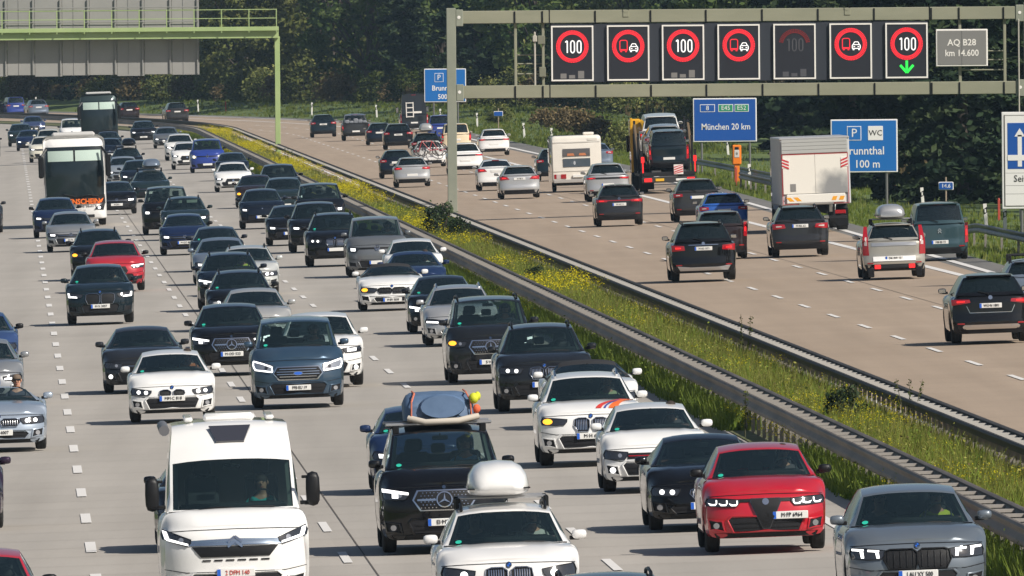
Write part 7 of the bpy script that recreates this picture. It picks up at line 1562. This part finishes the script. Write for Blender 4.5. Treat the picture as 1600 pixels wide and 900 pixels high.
('boxtruck','r_box','whitevan',14.86,684.3,'R',{},'white box lorry with red edged tail doors'),
]
# ---------------------------------------------------------------- vehicles: (type, face, paint, metres right of the barrier, distance, direction, options, label)
for (typ,sty,pnt,u,Y,d,opt,label) in VEH:
    if typ=='coach': coach(sty,pnt,u,Y,label)
    elif typ=='caravan': caravan(u,Y,label)
    elif typ=='boxtruck': boxtruck(u,Y,label)
    elif typ=='transporter': transporter(u,Y,label); TR=(u,Y)
    else: vehicle(typ,sty,pnt,u,Y,d,opt,label)
# cars riding on the transporter
def carried(typ,sty,pnt,dy,h,label,opt,slope=0.04,du=0):
    r=vehicle(typ,sty,pnt,TR[0]+du,TR[1]+dy,'R',opt,label); r.location.z+=h; r.rotation_euler.x=slope; r['group']='vehicles carried on the car transporter'
carried('mpv','r_berl','blackteal',.3,1.02,'dark compact van at the rear of the car transporter',{}, -.03); carried('suv','r_gen','silver',5.0,1.42,'silver SUV in the middle of the car transporter',{'plate':''},-.04); carried('van','r_taxi','white',9.9,1.62,'white van at the front of the car transporter',{'plate':''},-.04)
roofbox('white SUV carrying a white roof box, cut off by the bottom edge','white roof box on the white SUV at the bottom edge','white',.82,2.0,.46,-.04,.10)
roofbox('champagne SUV with tall red lamps carrying a silver roof box','silver roof box on the champagne SUV','silver',.86,2.1,.42,.0,.12,1.7)
roofbox('dark estate carrying a grey roof box','grey roof box on the dark estate beside the white coach','bluegrey',.86,2.1,.42,.10,.12); roofbox('black estate carrying a black roof box','black roof box on the black estate right of the white coach roof','black',.84,2.0,.42,.15,.12)
roofbox('dark crossover carrying a silver roof box','silver roof box on the dark crossover behind the gantry post','lightgrey',.80,1.9,.46,.0,.10,1.6)
covered_load('black people carrier carrying a blue covered load on its roof','blue tarpaulin covered load with orange straps on the black people carrier')
BC='white car carrying bicycles on its tailgate'
bicycle(BC,'red bicycle hung nearest on the white car tailgate',.16,mat('bike_red',(.40,.03,.03),.4),.05); bicycle(BC,'dark bicycle hung closest to the white car tailgate',.0,mat('bike_dark',(.05,.05,.055),.4),-.12)
YV=(.55,.62,.06); 
person('slate grey SUV with twin white light bars, nearest car beside the median barrier','driver in a yellow green vest inside the slate grey SUV',YV)
person('slate grey SUV with twin white light bars, nearest car beside the median barrier','passenger in dark clothes inside the slate grey SUV',(.05,.05,.06),-1)
person('crimson crossover with triple white headlights and a dark v-shaped grille','driver in dark clothes inside the crimson crossover',(.10,.09,.10))
person('white SUV carrying a white roof box, cut off by the bottom edge','driver in a white shirt inside the white SUV with the roof box',(.60,.60,.56)); person('white SUV carrying a white roof box, cut off by the bottom edge','passenger in a dark top inside the white SUV with the roof box',(.06,.05,.06),-1)
person('black people carrier carrying a blue covered load on its roof','driver in a light blue shirt inside the black people carrier',(.22,.40,.60))
person('white camper van with a high roof and dark skylight','driver in a turquoise shirt inside the white camper van',(.02,.42,.40))
person('steel blue van with wide slatted grille and outlined headlights','driver in a grey shirt inside the steel blue van',(.34,.36,.38))
person('silver open convertible driven by someone in sunglasses','driver with sunglasses in the silver open convertible',(.06,.06,.08),1,(.14,.10,.07),True,(.62,.33,.22),.04)
person('white SUV with red, orange and blue stripes across its bonnet','driver in a pale green shirt inside the striped white SUV',(.42,.46,.28)); person('white hatchback with a thin red grille line behind the black saloon','driver in dark clothes inside the white hatchback with the red grille line',(.09,.08,.09))
person('white hatchback with double kidney grille and white mirrors','driver with an orange top inside the white double kidney hatchback',(.50,.16,.06)); person('dark blue SUV driven by someone in a yellow vest','driver in a bright yellow vest inside the dark blue SUV',YV)
person('dark teal SUV with large chrome outlined double grille','driver in dark clothes inside the dark teal SUV',(.10,.10,.11)); person('graphite people carrier with its orange indicator lit and star grille','driver in a grey top inside the graphite people carrier',(.30,.30,.31))
person('mid grey passenger van with a slim dark grille bar','driver in a white shirt inside the mid grey passenger van',(.60,.60,.58)); person('navy coupe behind the white convertible, in front of a white car','driver in a white shirt inside the navy coupe',(.58,.58,.56))
